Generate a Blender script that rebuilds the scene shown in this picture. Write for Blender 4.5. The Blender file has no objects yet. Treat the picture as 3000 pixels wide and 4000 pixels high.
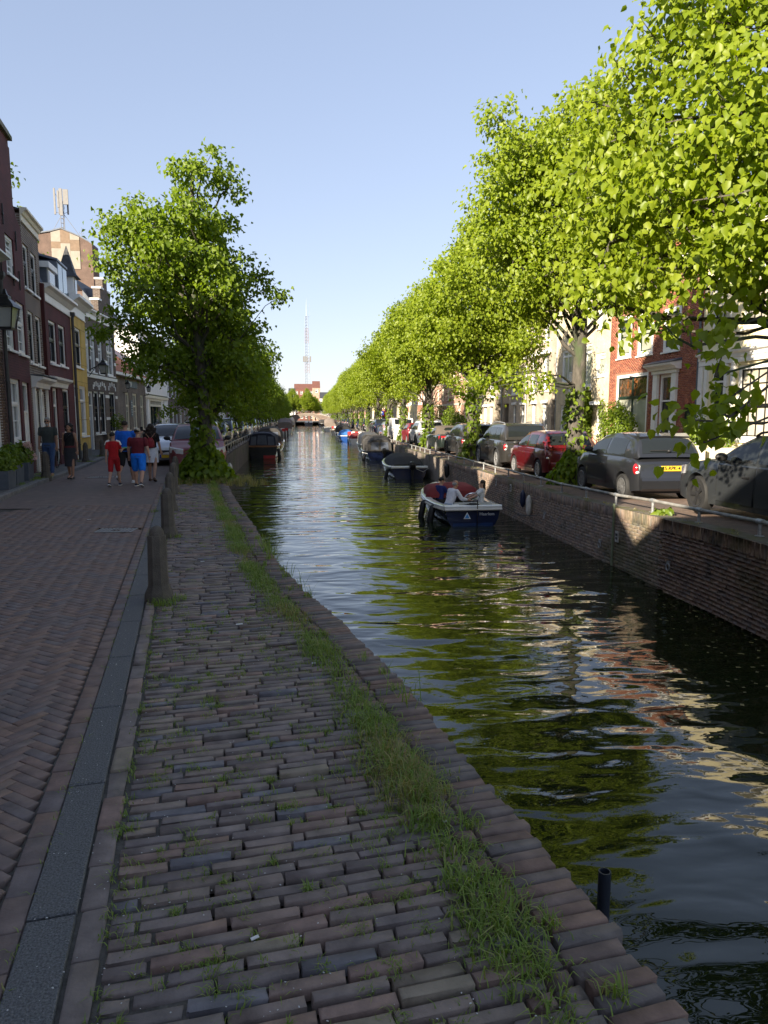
import bpy, math, random
import numpy as np
from mathutils import Vector, Matrix
R = math.radians
sc = bpy.context.scene
col = sc.collection
rnd = random.Random(11)
nr = np.random.default_rng(11)

# ---------------------------------------------------------------- camera
cam_d = bpy.data.cameras.new('camera')
cam = bpy.data.objects.new('camera', cam_d)
col.objects.link(cam)
cam.location = (0, 0, 1.85)
cam.rotation_euler = (R(90 - 7.597), 0, R(-6.422))
cam_d.sensor_fit = 'VERTICAL'
cam_d.sensor_height = 36.0
cam_d.lens = 36.0 * 2774 / 4000
cam_d.clip_end = 4000
sc.camera = cam

# ---------------------------------------------------------------- sky, sun, exposure
SUN_EL, SUN_DIR = 21.5, 46.0          # elevation; the light travels towards +X turned SUN_DIR towards +Y
ld = Vector((math.cos(R(SUN_DIR)) * math.cos(R(SUN_EL)), math.sin(R(SUN_DIR)) * math.cos(R(SUN_EL)), -math.sin(R(SUN_EL))))
w = bpy.data.worlds.new('World')
sc.world = w
w.use_nodes = True
nt = w.node_tree
sky = nt.nodes.new('ShaderNodeTexSky')
sky.sky_type = 'NISHITA'
sky.sun_disc = False
sky.sun_elevation = R(SUN_EL)
sky.sun_rotation = math.atan2(-ld.x, -ld.y)
sky.air_density, sky.dust_density, sky.ozone_density = 1.0, 0.6, 2.0
bg = nt.nodes['Background']
sky_tint = nt.nodes.new('ShaderNodeMix'); sky_tint.data_type = 'RGBA'; sky_tint.blend_type = 'MULTIPLY'
sky_tint.inputs[0].default_value = 1.0; sky_tint.inputs[7].default_value = (.95, .915, 1.14, 1)   # white balance of the whole sky
nt.links.new(sky.outputs[0], sky_tint.inputs[6])
# gentler rise towards the horizon: the whole sky through one gamma
def vmul(src, k):
    q = nt.nodes.new('ShaderNodeVectorMath'); q.operation = 'SCALE'; q.inputs[3].default_value = k
    nt.links.new(src, q.inputs[0]); return q.outputs[0]
gm = nt.nodes.new('ShaderNodeGamma'); gm.inputs[1].default_value = .50
nt.links.new(vmul(sky_tint.outputs[2], .5), gm.inputs[0])
nt.links.new(vmul(gm.outputs[0], 2.0), bg.inputs[0])
bg.inputs[1].default_value = 0.098
sun_d = bpy.data.lights.new('sun', 'SUN')
sun_d.energy, sun_d.angle, sun_d.color = 5.0, R(0.55), (1.0, 0.88, 0.70)
sun = bpy.data.objects.new('sun', sun_d)
col.objects.link(sun)
sun.rotation_euler = ld.to_track_quat('-Z', 'Y').to_euler()
sun.location = (-40, -25, 40)
sc.view_settings.view_transform = 'Standard'
sc.view_settings.look = 'None'
sc.view_settings.gamma = 1.0
sc.view_settings.use_curve_mapping = False
sc.view_settings.exposure = 1.62
sc.render.engine = 'CYCLES'
sc.cycles.use_denoising = True
sc.cycles.max_bounces = 8
sc.cycles.diffuse_bounces = 4
sc.cycles.glossy_bounces = 3
sc.cycles.transmission_bounces = 4
sc.cycles.caustics_reflective = False
sc.cycles.caustics_refractive = False
sc.cycles.sample_clamp_indirect = 6.0

# ---------------------------------------------------------------- helpers
def tag(o, label=None, cat=None, group=None, kind=None):
    if label: o['label'] = label
    if cat: o['category'] = cat
    if group: o['group'] = group
    if kind: o['kind'] = kind
    return o

def thing(name, label, cat, loc=(0, 0, 0), rz=0.0, group=None, kind=None):
    o = bpy.data.objects.new(name, None)
    o.empty_display_size = 0.2
    col.objects.link(o)
    o.location = loc
    o.rotation_euler = (0, 0, rz)
    return tag(o, label, cat, group, kind)

KIDS = {}
def link(name, me, parent=None, loc=None, rot=None, scale=None):
    o = bpy.data.objects.new(name, me)
    col.objects.link(o)
    if parent:
        o.parent = parent
        KIDS.setdefault(parent.name, []).append(o)
    if loc: o.location = loc
    if rot: o.rotation_euler = rot
    if scale: o.scale = scale
    return o

def dup(root, loc=None, rz=None, label=None, scale=None, parent=None):
    c = root.copy()
    col.objects.link(c)
    if parent:
        c.parent = parent
        KIDS.setdefault(parent.name, []).append(c)
    for ch in KIDS.get(root.name, []):
        dup(ch, parent=c)
    if loc: c.location = loc
    if rz is not None: c.rotation_euler = (0, 0, rz)
    if scale: c.scale = scale
    if label: c['label'] = label
    return c

class MB:
    """Collects shapes and links them as ONE mesh object."""
    def __init__(s):
        s.v, s.f, s.m, s.cur, s.T = [], [], [], 0, None
    def add(s, vs, fs):
        i = len(s.v)
        if s.T is not None:
            vs = [tuple(s.T @ Vector(p)) for p in vs]
        s.v += [tuple(p) for p in vs]
        s.f += [tuple(i + k for k in f) for f in fs]
        s.m += [s.cur] * len(fs)
        return s
    def face(s, *pts):
        return s.add(pts, [tuple(range(len(pts)))])
    def box(s, x0, x1, y0, y1, z0, z1, b=0.0):
        if b:
            r = []
            for z, k in ((z0, b), (z0 + b, 0), (z1 - b, 0), (z1, b)):
                r.append([(x0 + k, y0 + k, z), (x1 - k, y0 + k, z), (x1 - k, y1 - k, z), (x0 + k, y1 - k, z)])
            return s.loft(r)
        return s.add([(x0, y0, z0), (x1, y0, z0), (x1, y1, z0), (x0, y1, z0), (x0, y0, z1), (x1, y0, z1), (x1, y1, z1), (x0, y1, z1)],
                     [(0, 3, 2, 1), (4, 5, 6, 7), (0, 1, 5, 4), (1, 2, 6, 5), (2, 3, 7, 6), (3, 0, 4, 7)])
    def loft(s, rings, closed=True, cap=True):
        n = len(rings[0])
        vs = [p for r in rings for p in r]
        fs = []
        for j in range(len(rings) - 1):
            a, b = j * n, (j + 1) * n
            for k in range(n if closed else n - 1):
                k2 = (k + 1) % n
                fs.append((a + k, a + k2, b + k2, b + k))
        if cap:
            fs.append(tuple(range(n - 1, -1, -1)))
            e = (len(rings) - 1) * n
            fs.append(tuple(range(e, e + n)))
        return s.add(vs, fs)
    def tube(s, pts, r, n=8, cap=True):
        pts = [Vector(p) for p in pts]
        rs = r if isinstance(r, (list, tuple)) else [r] * len(pts)
        rings, up = [], None
        for i, p in enumerate(pts):
            d = (pts[min(i + 1, len(pts) - 1)] - pts[max(i - 1, 0)])
            d = d.normalized() if d.length > 1e-9 else Vector((0, 0, 1))
            if up is None:
                up = Vector((0, 0, 1)) if abs(d.z) < .9 else Vector((1, 0, 0))
            a = d.cross(up)
            a = a.normalized() if a.length > 1e-6 else d.orthogonal().normalized()
            b = a.cross(d).normalized()
            up = b
            rings.append([tuple(p + (a * math.cos(2 * math.pi * k / n) + b * math.sin(2 * math.pi * k / n)) * rs[i]) for k in range(n)])
        return s.loft(rings, True, cap)
    def lathe(s, prof, n=16, c=(0, 0, 0), axis='z', a0=0.0, sx=1.0, sy=1.0):
        rings = []
        for r, z in prof:
            ring = []
            for k in range(n):
                t = a0 + 2 * math.pi * k / n
                x, y = r * math.cos(t) * sx, r * math.sin(t) * sy
                p = {'z': (x, y, z), 'y': (x, z, -y), 'x': (z, x, y)}[axis]
                ring.append((p[0] + c[0], p[1] + c[1], p[2] + c[2]))
            rings.append(ring)
        return s.loft(rings)
    def ell(s, c, r, n=10, m=6):
        prof = [(max(1e-4, math.cos(-math.pi / 2 + math.pi * j / m)), math.sin(-math.pi / 2 + math.pi * j / m)) for j in range(m + 1)]
        rings = [[(c[0] + r[0] * q * math.cos(2 * math.pi * k / n), c[1] + r[1] * q * math.sin(2 * math.pi * k / n), c[2] + r[2] * z) for k in range(n)] for q, z in prof]
        return s.loft(rings)
    def prism(s, poly, y0, y1, plane='xz'):
        """poly in (x,z), extruded along y (or in (x,y) extruded along z)"""
        n = len(poly)
        if plane == 'xz':
            vs = [(x, y0, z) for x, z in poly] + [(x, y1, z) for x, z in poly]
        elif plane == 'xy':
            vs = [(x, y, y0) for x, y in poly] + [(x, y, y1) for x, y in poly]
        else:
            vs = [(y0, x, z) for x, z in poly] + [(y1, x, z) for x, z in poly]
        fs = [tuple(range(n - 1, -1, -1)), tuple(range(n, 2 * n))] + [(k, (k + 1) % n, n + (k + 1) % n, n + k) for k in range(n)]
        return s.add(vs, fs)
    def mesh(s, name, mats, smooth=False, angle=38):
        me = bpy.data.meshes.new(name)
        me.from_pydata(s.v, [], s.f)
        for m in (mats if isinstance(mats, (list, tuple)) else [mats]):
            me.materials.append(m)
        if len(s.m) and max(s.m):
            me.polygons.foreach_set('material_index', s.m)
        if smooth:
            me.polygons.foreach_set('use_smooth', [True] * len(s.f))
            me.set_sharp_from_angle(angle=R(angle))
        me.validate()
        return me
    def build(s, name, mats, parent=None, smooth=False, angle=38, loc=None, rot=None):
        return link(name, s.mesh(name, mats, smooth, angle), parent, loc, rot)

def npmesh(name, V, F, mats, smooth=False, midx=None):
    """mesh from numpy arrays; F is (m,k)"""
    me = bpy.data.meshes.new(name)
    V = np.ascontiguousarray(V, np.float32)
    m, k = F.shape
    me.vertices.add(len(V))
    me.vertices.foreach_set('co', V.ravel())
    me.loops.add(m * k)
    me.loops.foreach_set('vertex_index', np.ascontiguousarray(F, np.int32).ravel())
    me.polygons.add(m)
    me.polygons.foreach_set('loop_start', np.arange(0, m * k, k, dtype=np.int32))
    if midx is not None:
        me.polygons.foreach_set('material_index', np.ascontiguousarray(midx, np.int32))
    if smooth:
        me.polygons.foreach_set('use_smooth', np.ones(m, bool))
    for q in (mats if isinstance(mats, (list, tuple)) else [mats]):
        me.materials.append(q)
    me.update(calc_edges=True)
    return me

def scatter(tv, tf, X, Y, Z, P):
    """copies of template (tv,tf) with axes X,Y,Z (n,3) already scaled, at P (n,3)"""
    V = tv[None, :, 0:1] * X[:, None, :] + tv[None, :, 1:2] * Y[:, None, :] + tv[None, :, 2:3] * Z[:, None, :] + P[:, None, :]
    n, k = len(P), len(tv)
    F = tf[None] + (np.arange(n) * k)[:, None, None]
    return V.reshape(-1, 3), F.reshape(-1, tf.shape[1])

def norm(a):
    return a / np.maximum(np.linalg.norm(a, axis=1, keepdims=True), 1e-9)

def interp(x, tab):
    if x <= tab[0][0]: return tab[0][1]
    for (a, b), (c, d) in zip(tab, tab[1:]):
        if x <= c: return b + (d - b) * (x - a) / (c - a)
    return tab[-1][1]

# ---------------------------------------------------------------- materials
MATS = {}
def base_mat(name):
    m = bpy.data.materials.new(name)
    m.use_nodes = True
    n, l = m.node_tree.nodes, m.node_tree.links
    b = n['Principled BSDF']
    return m, n, l, b

def setin(b, k, v):
    if k in b.inputs: b.inputs[k].default_value = v

def vec_node(n, l, mode):
    tc = n.new('ShaderNodeTexCoord')
    if mode == 'obj': return tc.outputs['Object']
    g = n.new('ShaderNodeNewGeometry')
    return g.outputs['Position']

def M(name, c, rough=.8, var=.15, scale=4.0, bump=0.0, bscale=40.0, metal=0.0, spec=.4, coat=0.0, stain=None, stain_scale=1.5, stain_lo=.5, coords='obj', trans=0.0, emit=None, stretch=None):
    """plain procedural material: base colour with soft noise variation, optional second stain colour and bump"""
    if name in MATS: return MATS[name]
    m, n, l, b = base_mat(name)
    v = vec_node(n, l, coords)
    if stretch:
        mp = n.new('ShaderNodeMapping'); mp.inputs['Scale'].default_value = stretch
        l.new(v, mp.inputs[0]); v = mp.outputs[0]
    nz = n.new('ShaderNodeTexNoise'); nz.inputs['Scale'].default_value = scale; nz.inputs['Detail'].default_value = 5
    l.new(v, nz.inputs['Vector'])
    mr = n.new('ShaderNodeMapRange'); mr.inputs[1].default_value = .3; mr.inputs[2].default_value = .7
    mr.inputs[3].default_value = 1 - var; mr.inputs[4].default_value = 1 + var
    l.new(nz.outputs[0], mr.inputs[0])
    mx = n.new('ShaderNodeMix'); mx.data_type = 'RGBA'; mx.blend_type = 'MULTIPLY'; mx.inputs[0].default_value = 1
    mx.inputs[6].default_value = (*c, 1)
    l.new(mr.outputs[0], mx.inputs[7])
    out = mx.outputs[2]
    if stain:
        n2 = n.new('ShaderNodeTexNoise'); n2.inputs['Scale'].default_value = stain_scale; n2.inputs['Detail'].default_value = 6
        l.new(v, n2.inputs['Vector'])
        r2 = n.new('ShaderNodeMapRange'); r2.inputs[1].default_value = stain_lo; r2.inputs[2].default_value = stain_lo + .14
        l.new(n2.outputs[0], r2.inputs[0])
        m2 = n.new('ShaderNodeMix'); m2.data_type = 'RGBA'; m2.inputs[7].default_value = (*stain, 1)
        l.new(r2.outputs[0], m2.inputs[0]); l.new(out, m2.inputs[6]); out = m2.outputs[2]
    l.new(out, b.inputs['Base Color'])
    b.inputs['Roughness'].default_value = rough
    b.inputs['Metallic'].default_value = metal
    setin(b, 'Specular IOR Level', spec)
    setin(b, 'Coat Weight', coat); setin(b, 'Coat Roughness', .03)
    if bump:
        nb = n.new('ShaderNodeTexNoise'); nb.inputs['Scale'].default_value = bscale; nb.inputs['Detail'].default_value = 4
        l.new(v, nb.inputs['Vector'])
        bp = n.new('ShaderNodeBump'); bp.inputs['Strength'].default_value = bump; bp.inputs['Distance'].default_value = .02
        l.new(nb.outputs[0], bp.inputs['Height']); l.new(bp.outputs[0], b.inputs['Normal'])
    MATS[name] = m
    return m

def brick_piece(name, cols, rough=.85, moss=None, moss_lo=.62, wet=None):
    """material of real brick pieces: every piece takes a colour of its own; grime and pits on top"""
    m, n, l, b = base_mat(name)
    g = n.new('ShaderNodeNewGeometry'); oi = n.new('ShaderNodeObjectInfo')
    ad = n.new('ShaderNodeMath'); ad.operation = 'ADD'; l.new(g.outputs['Random Per Island'], ad.inputs[0]); l.new(oi.outputs['Random'], ad.inputs[1])
    fr = n.new('ShaderNodeMath'); fr.operation = 'FRACT'; l.new(ad.outputs[0], fr.inputs[0])
    cr = n.new('ShaderNodeValToRGB'); cr.color_ramp.interpolation = 'CONSTANT'
    el = cr.color_ramp.elements
    while len(el) < len(cols): el.new(.5)
    for i, c in enumerate(cols):
        el[i].position = i / len(cols); el[i].color = (*c, 1)
    l.new(fr.outputs[0], cr.inputs[0])
    nz = n.new('ShaderNodeTexNoise'); nz.inputs['Scale'].default_value = 9; nz.inputs['Detail'].default_value = 8
    l.new(g.outputs['Position'], nz.inputs['Vector'])
    mr = n.new('ShaderNodeMapRange'); mr.inputs[1].default_value = .25; mr.inputs[2].default_value = .75; mr.inputs[3].default_value = .62; mr.inputs[4].default_value = 1.35
    l.new(nz.outputs[0], mr.inputs[0])
    mx = n.new('ShaderNodeMix'); mx.data_type = 'RGBA'; mx.blend_type = 'MULTIPLY'; mx.inputs[0].default_value = 1
    l.new(cr.outputs[0], mx.inputs[6]); l.new(mr.outputs[0], mx.inputs[7])
    out = mx.outputs[2]
    if moss:
        for mc, sc_, lo in moss:
            n2 = n.new('ShaderNodeTexNoise'); n2.inputs['Scale'].default_value = sc_; n2.inputs['Detail'].default_value = 6; n2.inputs['Roughness'].default_value = .65
            l.new(g.outputs['Position'], n2.inputs['Vector'])
            r2 = n.new('ShaderNodeMapRange'); r2.inputs[1].default_value = lo; r2.inputs[2].default_value = lo + .12; r2.inputs[4].default_value = .8
            l.new(n2.outputs[0], r2.inputs[0])
            m2 = n.new('ShaderNodeMix'); m2.data_type = 'RGBA'; m2.inputs[7].default_value = (*mc, 1)
            l.new(r2.outputs[0], m2.inputs[0]); l.new(out, m2.inputs[6]); out = m2.outputs[2]
    l.new(out, b.inputs['Base Color'])
    b.inputs['Roughness'].default_value = rough
    nb = n.new('ShaderNodeTexNoise'); nb.inputs['Scale'].default_value = 60; nb.inputs['Detail'].default_value = 4
    l.new(g.outputs['Position'], nb.inputs['Vector'])
    bp = n.new('ShaderNodeBump'); bp.inputs['Strength'].default_value = .5; bp.inputs['Distance'].default_value = .006
    l.new(nb.outputs[0], bp.inputs['Height']); l.new(bp.outputs[0], b.inputs['Normal'])
    return m

def brick_wall(name, c1, c2, mortar, bw=.23, bh=.073, ms=.012, rough=.85, stain=None, stain_lo=.6, horiz=False):
    """wall too far off to tell its bricks apart: brick texture in the wall's own plane, with relief"""
    if name in MATS: return MATS[name]
    m, n, l, b = base_mat(name)
    tc = n.new('ShaderNodeTexCoord'); sp = n.new('ShaderNodeSeparateXYZ'); l.new(tc.outputs['Object'], sp.inputs[0])
    ad = n.new('ShaderNodeMath'); l.new(sp.outputs[0], ad.inputs[0]); l.new(sp.outputs[1], ad.inputs[1])
    cb = n.new('ShaderNodeCombineXYZ')
    if horiz:
        l.new(sp.outputs[0], cb.inputs[0]); l.new(sp.outputs[1], cb.inputs[1])
    else:
        l.new(ad.outputs[0], cb.inputs[0]); l.new(sp.outputs[2], cb.inputs[1])
    br = n.new('ShaderNodeTexBrick'); l.new(cb.outputs[0], br.inputs['Vector'])
    br.inputs['Color1'].default_value = (*c1, 1); br.inputs['Color2'].default_value = (*c2, 1); br.inputs['Mortar'].default_value = (*mortar, 1)
    br.inputs['Scale'].default_value = 1; br.inputs['Mortar Size'].default_value = ms
    br.inputs['Brick Width'].default_value = bw; br.inputs['Row Height'].default_value = bh
    nz = n.new('ShaderNodeTexNoise'); nz.inputs['Scale'].default_value = 1.3; nz.inputs['Detail'].default_value = 7
    l.new(tc.outputs['Object'], nz.inputs['Vector'])
    mr = n.new('ShaderNodeMapRange'); mr.inputs[1].default_value = .3; mr.inputs[2].default_value = .7; mr.inputs[3].default_value = .72; mr.inputs[4].default_value = 1.22
    l.new(nz.outputs[0], mr.inputs[0])
    mx = n.new('ShaderNodeMix'); mx.data_type = 'RGBA'; mx.blend_type = 'MULTIPLY'; mx.inputs[0].default_value = 1
    l.new(br.outputs[0], mx.inputs[6]); l.new(mr.outputs[0], mx.inputs[7])
    out = mx.outputs[2]
    if stain:
        n2 = n.new('ShaderNodeTexNoise'); n2.inputs['Scale'].default_value = .7; n2.inputs['Detail'].default_value = 8
        l.new(tc.outputs['Object'], n2.inputs['Vector'])
        r2 = n.new('ShaderNodeMapRange'); r2.inputs[1].default_value = stain_lo; r2.inputs[2].default_value = stain_lo + .15
        l.new(n2.outputs[0], r2.inputs[0])
        m2 = n.new('ShaderNodeMix'); m2.data_type = 'RGBA'; m2.inputs[7].default_value = (*stain, 1)
        l.new(r2.outputs[0], m2.inputs[0]); l.new(out, m2.inputs[6]); out = m2.outputs[2]
    l.new(out, b.inputs['Base Color']); b.inputs['Roughness'].default_value = rough
    bp = n.new('ShaderNodeBump'); bp.inputs['Strength'].default_value = .5; bp.inputs['Distance'].default_value = .01; bp.invert = True
    l.new(br.outputs['Fac'], bp.inputs['Height']); l.new(bp.outputs[0], b.inputs['Normal'])
    MATS[name] = m
    return m

def leaf_mat(name, cols, trans=.35, rough=.45):
    m, n, l, b = base_mat(name)
    g = n.new('ShaderNodeNewGeometry')
    cr = n.new('ShaderNodeValToRGB')
    el = cr.color_ramp.elements
    while len(el) < len(cols): el.new(.5)
    for i, c in enumerate(cols):
        el[i].position = i / (len(cols) - 1); el[i].color = (*c, 1)
    l.new(g.outputs['Random Per Island'], cr.inputs[0])
    l.new(cr.outputs[0], b.inputs['Base Color'])
    b.inputs['Roughness'].default_value = rough
    setin(b, 'Specular IOR Level', .35)
    tr = n.new('ShaderNodeBsdfTranslucent')
    hs = n.new('ShaderNodeMix'); hs.data_type = 'RGBA'; hs.blend_type = 'MULTIPLY'; hs.inputs[0].default_value = 1
    l.new(cr.outputs[0], hs.inputs[6]); hs.inputs[7].default_value = (1.4, 1.45, .4, 1)
    l.new(hs.outputs[2], tr.inputs[0])
    ms = n.new('ShaderNodeMixShader'); ms.inputs[0].default_value = trans
    l.new(b.outputs[0], ms.inputs[1]); l.new(tr.outputs[0], ms.inputs[2])
    l.new(ms.outputs[0], n['Material Output'].inputs[0])
    return m

def glass_mat(name, c, rough=.03, spec=.6, var=.3):
    return M(name, c, rough, var, 1.2, spec=spec, coat=.3)

WHITE = M('white_paint', (.82, .81, .78), .45, .06, 6)
CREAMP = M('cream_paint', (.72, .66, .52), .5, .08, 4)
GREYP = M('blue_grey_paint', (.38, .42, .47), .5, .08, 4)
BLACKP = M('black_paint', (.012, .012, .013), .35, .1, 5)
DKGREEN = M('dark_green_paint', (.012, .03, .022), .4, .1, 5)
STONE = M('grey_stone', (.16, .155, .15), .85, .25, 7, .5, 60)
LEAD = M('lead_grey_metal', (.10, .115, .14), .5, .2, 3)
STEEL = M('galvanised_steel', (.34, .35, .36), .45, .25, 12, .2, 50, metal=.55)
RUBBER = M('black_rubber', (.018, .018, .018), .75, .2, 10)
GLASS = glass_mat('window_glass', (.03, .037, .045))
GLASSL = glass_mat('window_glass_with_pale_blind', (.30, .30, .26), .06)
GLASSC = glass_mat('window_glass_with_curtain', (.16, .165, .16), .05)
ROOFT = M('orange_roof_tiles', (.30, .095, .045), .85, .35, 5, .8, 14)
ROOFD = M('dark_slate_roof', (.045, .047, .052), .6, .35, 6, .7, 12)
BARK = M('lime_bark', (.075, .066, .054), .95, .4, 9, 1.0, 26, stain=(.05, .07, .03), stain_scale=2.5, stretch=(1, 1, .35))
SOIL = M('sandy_soil', (.085, .078, .066), .95, .3, 14, .6, 50, coords='pos')
IRON = M('rusty_iron', (.06, .035, .025), .8, .3, 10)
# ---------------------------------------------------------------- ground, canal, quays
WZ = -1.41
QL = [(-40, 2.2), (-2, 1.45), (.5, 1.27), (1.84, 1.17), (2.62, 1.04), (3.53, .87), (4.63, .70), (5.25, .56), (6.2, .35), (7.5, 0), (8.85, -.30), (10.5, -.6), (12.1, -.83), (14, -1.17), (16, -1.5), (17.8, -1.79), (20.2, -2.13), (24, -2.75), (28, -3.3), (35, -3.75), (42, -4.0), (56, -4.3), (94, -4.8), (160, -5.2), (300, -7)]
QR = [(-40, 6.75), (45, 6.75), (60, 6.9), (107, 7.7), (200, 8.2), (300, 9.6)]
ql = lambda y: interp(y, QL)
qr = lambda y: interp(y, QR)
zr = lambda y: interp(y, [(11, 0.0), (18, -.2), (400, -.2)])
kx = lambda y: -.46 - .16 * y                                   # right edge of the concrete band
LK = [(-40, -1.2), (10, -5.7), (16.7, -6.75), (20.3, -7.25), (24, -7.65), (29, -8.3), (34, -9.0), (40, -10.2), (46, -10.9), (300, -11.4)]
lk = lambda y: interp(y, LK)                                    # kerb of the left pavement

def in_view(x, y, z=0.0, m=.06):
    a = R(6.422); p = R(7.597)
    z -= 1.85
    cx = x * math.cos(a) - y * math.sin(a); g = x * math.sin(a) + y * math.cos(a)
    fw = g * math.cos(p) - z * math.sin(p); up = g * math.sin(p) + z * math.cos(p)
    return fw > .3 and abs(cx / fw) < .5408 + m and abs(up / fw) < .721 + m

def strip(name, ys, fa, fb, za, zb, mat, kind='structure', sub=1):
    m = MB()
    for y0, y1 in zip(ys, ys[1:]):
        m.face((fa(y0), y0, za(y0)), (fb(y0), y0, zb(y0)), (fb(y1), y1, zb(y1)), (fa(y1), y1, za(y1)))
    return tag(m.build(name, mat), kind=kind)

c_ = lambda k: (lambda y: k)
EARTH = M('town_ground', (.09, .085, .075), .95, .3, .3, coords='pos')
ROADB = M('worn_brick_road', (.155, .118, .104), .8, .25, 5, .4, 22, stain=(.13, .105, .095), stain_scale=.35, coords='pos')
ROADR = M('red_brown_brick_road', (.16, .11, .085), .85, .3, 6, .4, 22, stain=(.11, .085, .07), stain_scale=.5, coords='pos')  # the right road's own warm dark red-brown brick
PAVEF = brick_wall('grey_pavers_seen_far_off', (.10, .095, .09), (.13, .12, .11), (.05, .05, .045), .3, .3, .012, horiz=True)
ysL = [-40, -10, -2, .5] + [1.84, 2.62, 3.53, 4.63, 5.25, 6.2, 7.5, 8.85, 10.5, 12.1, 14, 16, 17.8, 20.2, 24, 28, 35, 42, 56, 94, 160, 292]
strip('ground', ysL, c_(-900), lambda y: ql(y) - .02, c_(-.07), c_(-.07), SOIL)
strip('ground', ysL, lambda y: qr(y) + .05, c_(900), lambda y: zr(y) - .03, lambda y: zr(y) - .03, EARTH)
m = MB(); m.face((-900, 292, -.08), (900, 292, -.08), (900, 2500, -.08), (-900, 2500, -.08)); m.face((-900, -400, -.08), (900, -400, -.08), (900, -40, -.08), (-900, -40, -.08))
g2 = tag(m.build('ground', EARTH), kind='structure')

# water: dark, smooth, with wind ripples
def water_mat():
    m, n, l, b = base_mat('canal_water')
    b.inputs['Base Color'].default_value = (.010, .014, .005, 1)
    b.inputs['Roughness'].default_value = .015
    b.inputs['IOR'].default_value = 1.48
    g = n.new('ShaderNodeNewGeometry')
    mp = n.new('ShaderNodeMapping'); mp.inputs['Scale'].default_value = (.62, 1.25, 1); mp.inputs['Rotation'].default_value = (0, 0, R(8))
    l.new(g.outputs['Position'], mp.inputs[0])
    hs = None
    for s_, a_, d_ in ((1.05, 1.0, 1.6), (2.3, .24, 2.0), (5.5, .045, 1.0), (13, .012, 1.0)):
        nz = n.new('ShaderNodeTexNoise'); nz.inputs['Scale'].default_value = s_; nz.inputs['Detail'].default_value = 1.0; nz.inputs['Distortion'].default_value = d_ * .35
        l.new(mp.outputs[0], nz.inputs['Vector'])
        k = n.new('ShaderNodeMath'); k.operation = 'MULTIPLY'; k.inputs[1].default_value = a_
        l.new(nz.outputs[0], k.inputs[0])
        if hs is None: hs = k.outputs[0]
        else:
            q = n.new('ShaderNodeMath'); l.new(hs, q.inputs[0]); l.new(k.outputs[0], q.inputs[1]); hs = q.outputs[0]
    # patches of stiller and rougher water
    n3 = n.new('ShaderNodeTexNoise'); n3.inputs['Scale'].default_value = .16; n3.inputs['Detail'].default_value = 2
    l.new(g.outputs['Position'], n3.inputs['Vector'])
    mr = n.new('ShaderNodeMapRange'); mr.inputs[1].default_value = .35; mr.inputs[2].default_value = .7; mr.inputs[3].default_value = .55; mr.inputs[4].default_value = 1.1
    l.new(n3.outputs[0], mr.inputs[0])
    q = n.new('ShaderNodeMath'); q.operation = 'MULTIPLY'; l.new(hs, q.inputs[0]); l.new(mr.outputs[0], q.inputs[1])
    bp = n.new('ShaderNodeBump'); bp.inputs['Strength'].default_value = 1.0; bp.inputs['Distance'].default_value = .08
    l.new(q.outputs[0], bp.inputs['Height']); l.new(bp.outputs[0], b.inputs['Normal'])
    return m
m = MB(); m.face((-60, -60, WZ), (60, -60, WZ), (60, 700, WZ), (-60, 700, WZ))
tag(m.build('canal_water', water_mat()), kind='structure')

# roads and pavements beyond the built bricks
ysR = [-40, -10, 5, 8, 11, 13, 15, 18, 30, 45, 60, 107, 200, 292]
strip('right_road', ysR, lambda y: qr(y) + .32, lambda y: 13.4, lambda y: zr(y) - .002, lambda y: zr(y) - .002, ROADR)
strip('right_kerb', ysR, c_(13.4), c_(13.58), lambda y: zr(y) + .10, lambda y: zr(y) + .10, STONE)
strip('right_kerb', ysR, c_(13.399), c_(13.4), lambda y: zr(y) - .05, lambda y: zr(y) + .10, STONE)
strip('right_pavement', ysR, c_(13.58), c_(16.3), lambda y: zr(y) + .096, lambda y: zr(y) + .096, PAVEF)
ysl = [15.2, 17.8, 20.2, 24, 28, 35, 42, 56, 94, 160, 292]
strip('left_road', ysl, lk, lambda y: min(kx(y) - .28, ql(y) - .3) if y < 21.5 else ql(y) - .02, lambda y: -.012 if y < 17 else -.004, lambda y: -.012 if y < 17 else -.004, ROADB)
strip('left_road', [-40, -10, -2], lk, lambda y: ql(y) - .3, c_(-.004), c_(-.004), ROADB)
yk = [-40, -10, 5, 10, 13, 16.7, 20.3, 24, 29, 34, 40, 46, 70, 120, 292]
strip('left_pavement', yk, lambda y: lk(y) - 3.2, lambda y: lk(y) - .16, c_(.112), c_(.10), M('left_pavement_pavers', (.10, .098, .095), .9, .35, 9, .8, 30, stain=(.05, .075, .03), stain_scale=.8, stain_lo=.58, coords='pos'))
for y0, y1 in zip(yk[2:9], yk[3:10]):                             # kerb stones
    n_ = max(1, round((y1 - y0) / 1.0))
    for i in range(n_):
        a, b = y0 + (y1 - y0) * i / n_ + .01, y0 + (y1 - y0) * (i + 1) / n_ - .01
        mb = MB(); mb.loft([[(lk(t) - .16, t, -.1), (lk(t), t, -.1), (lk(t), t, .085), (lk(t) - .02, t, .105), (lk(t) - .16, t, .108)] for t in (a, b)])
        tag(mb.build('kerb_stone', STONE), kind='structure')
strip('left_kerb', [34, 40, 46, 70, 120, 292], lambda y: lk(y) - .16, lk, c_(.104), c_(.10), STONE)

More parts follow.
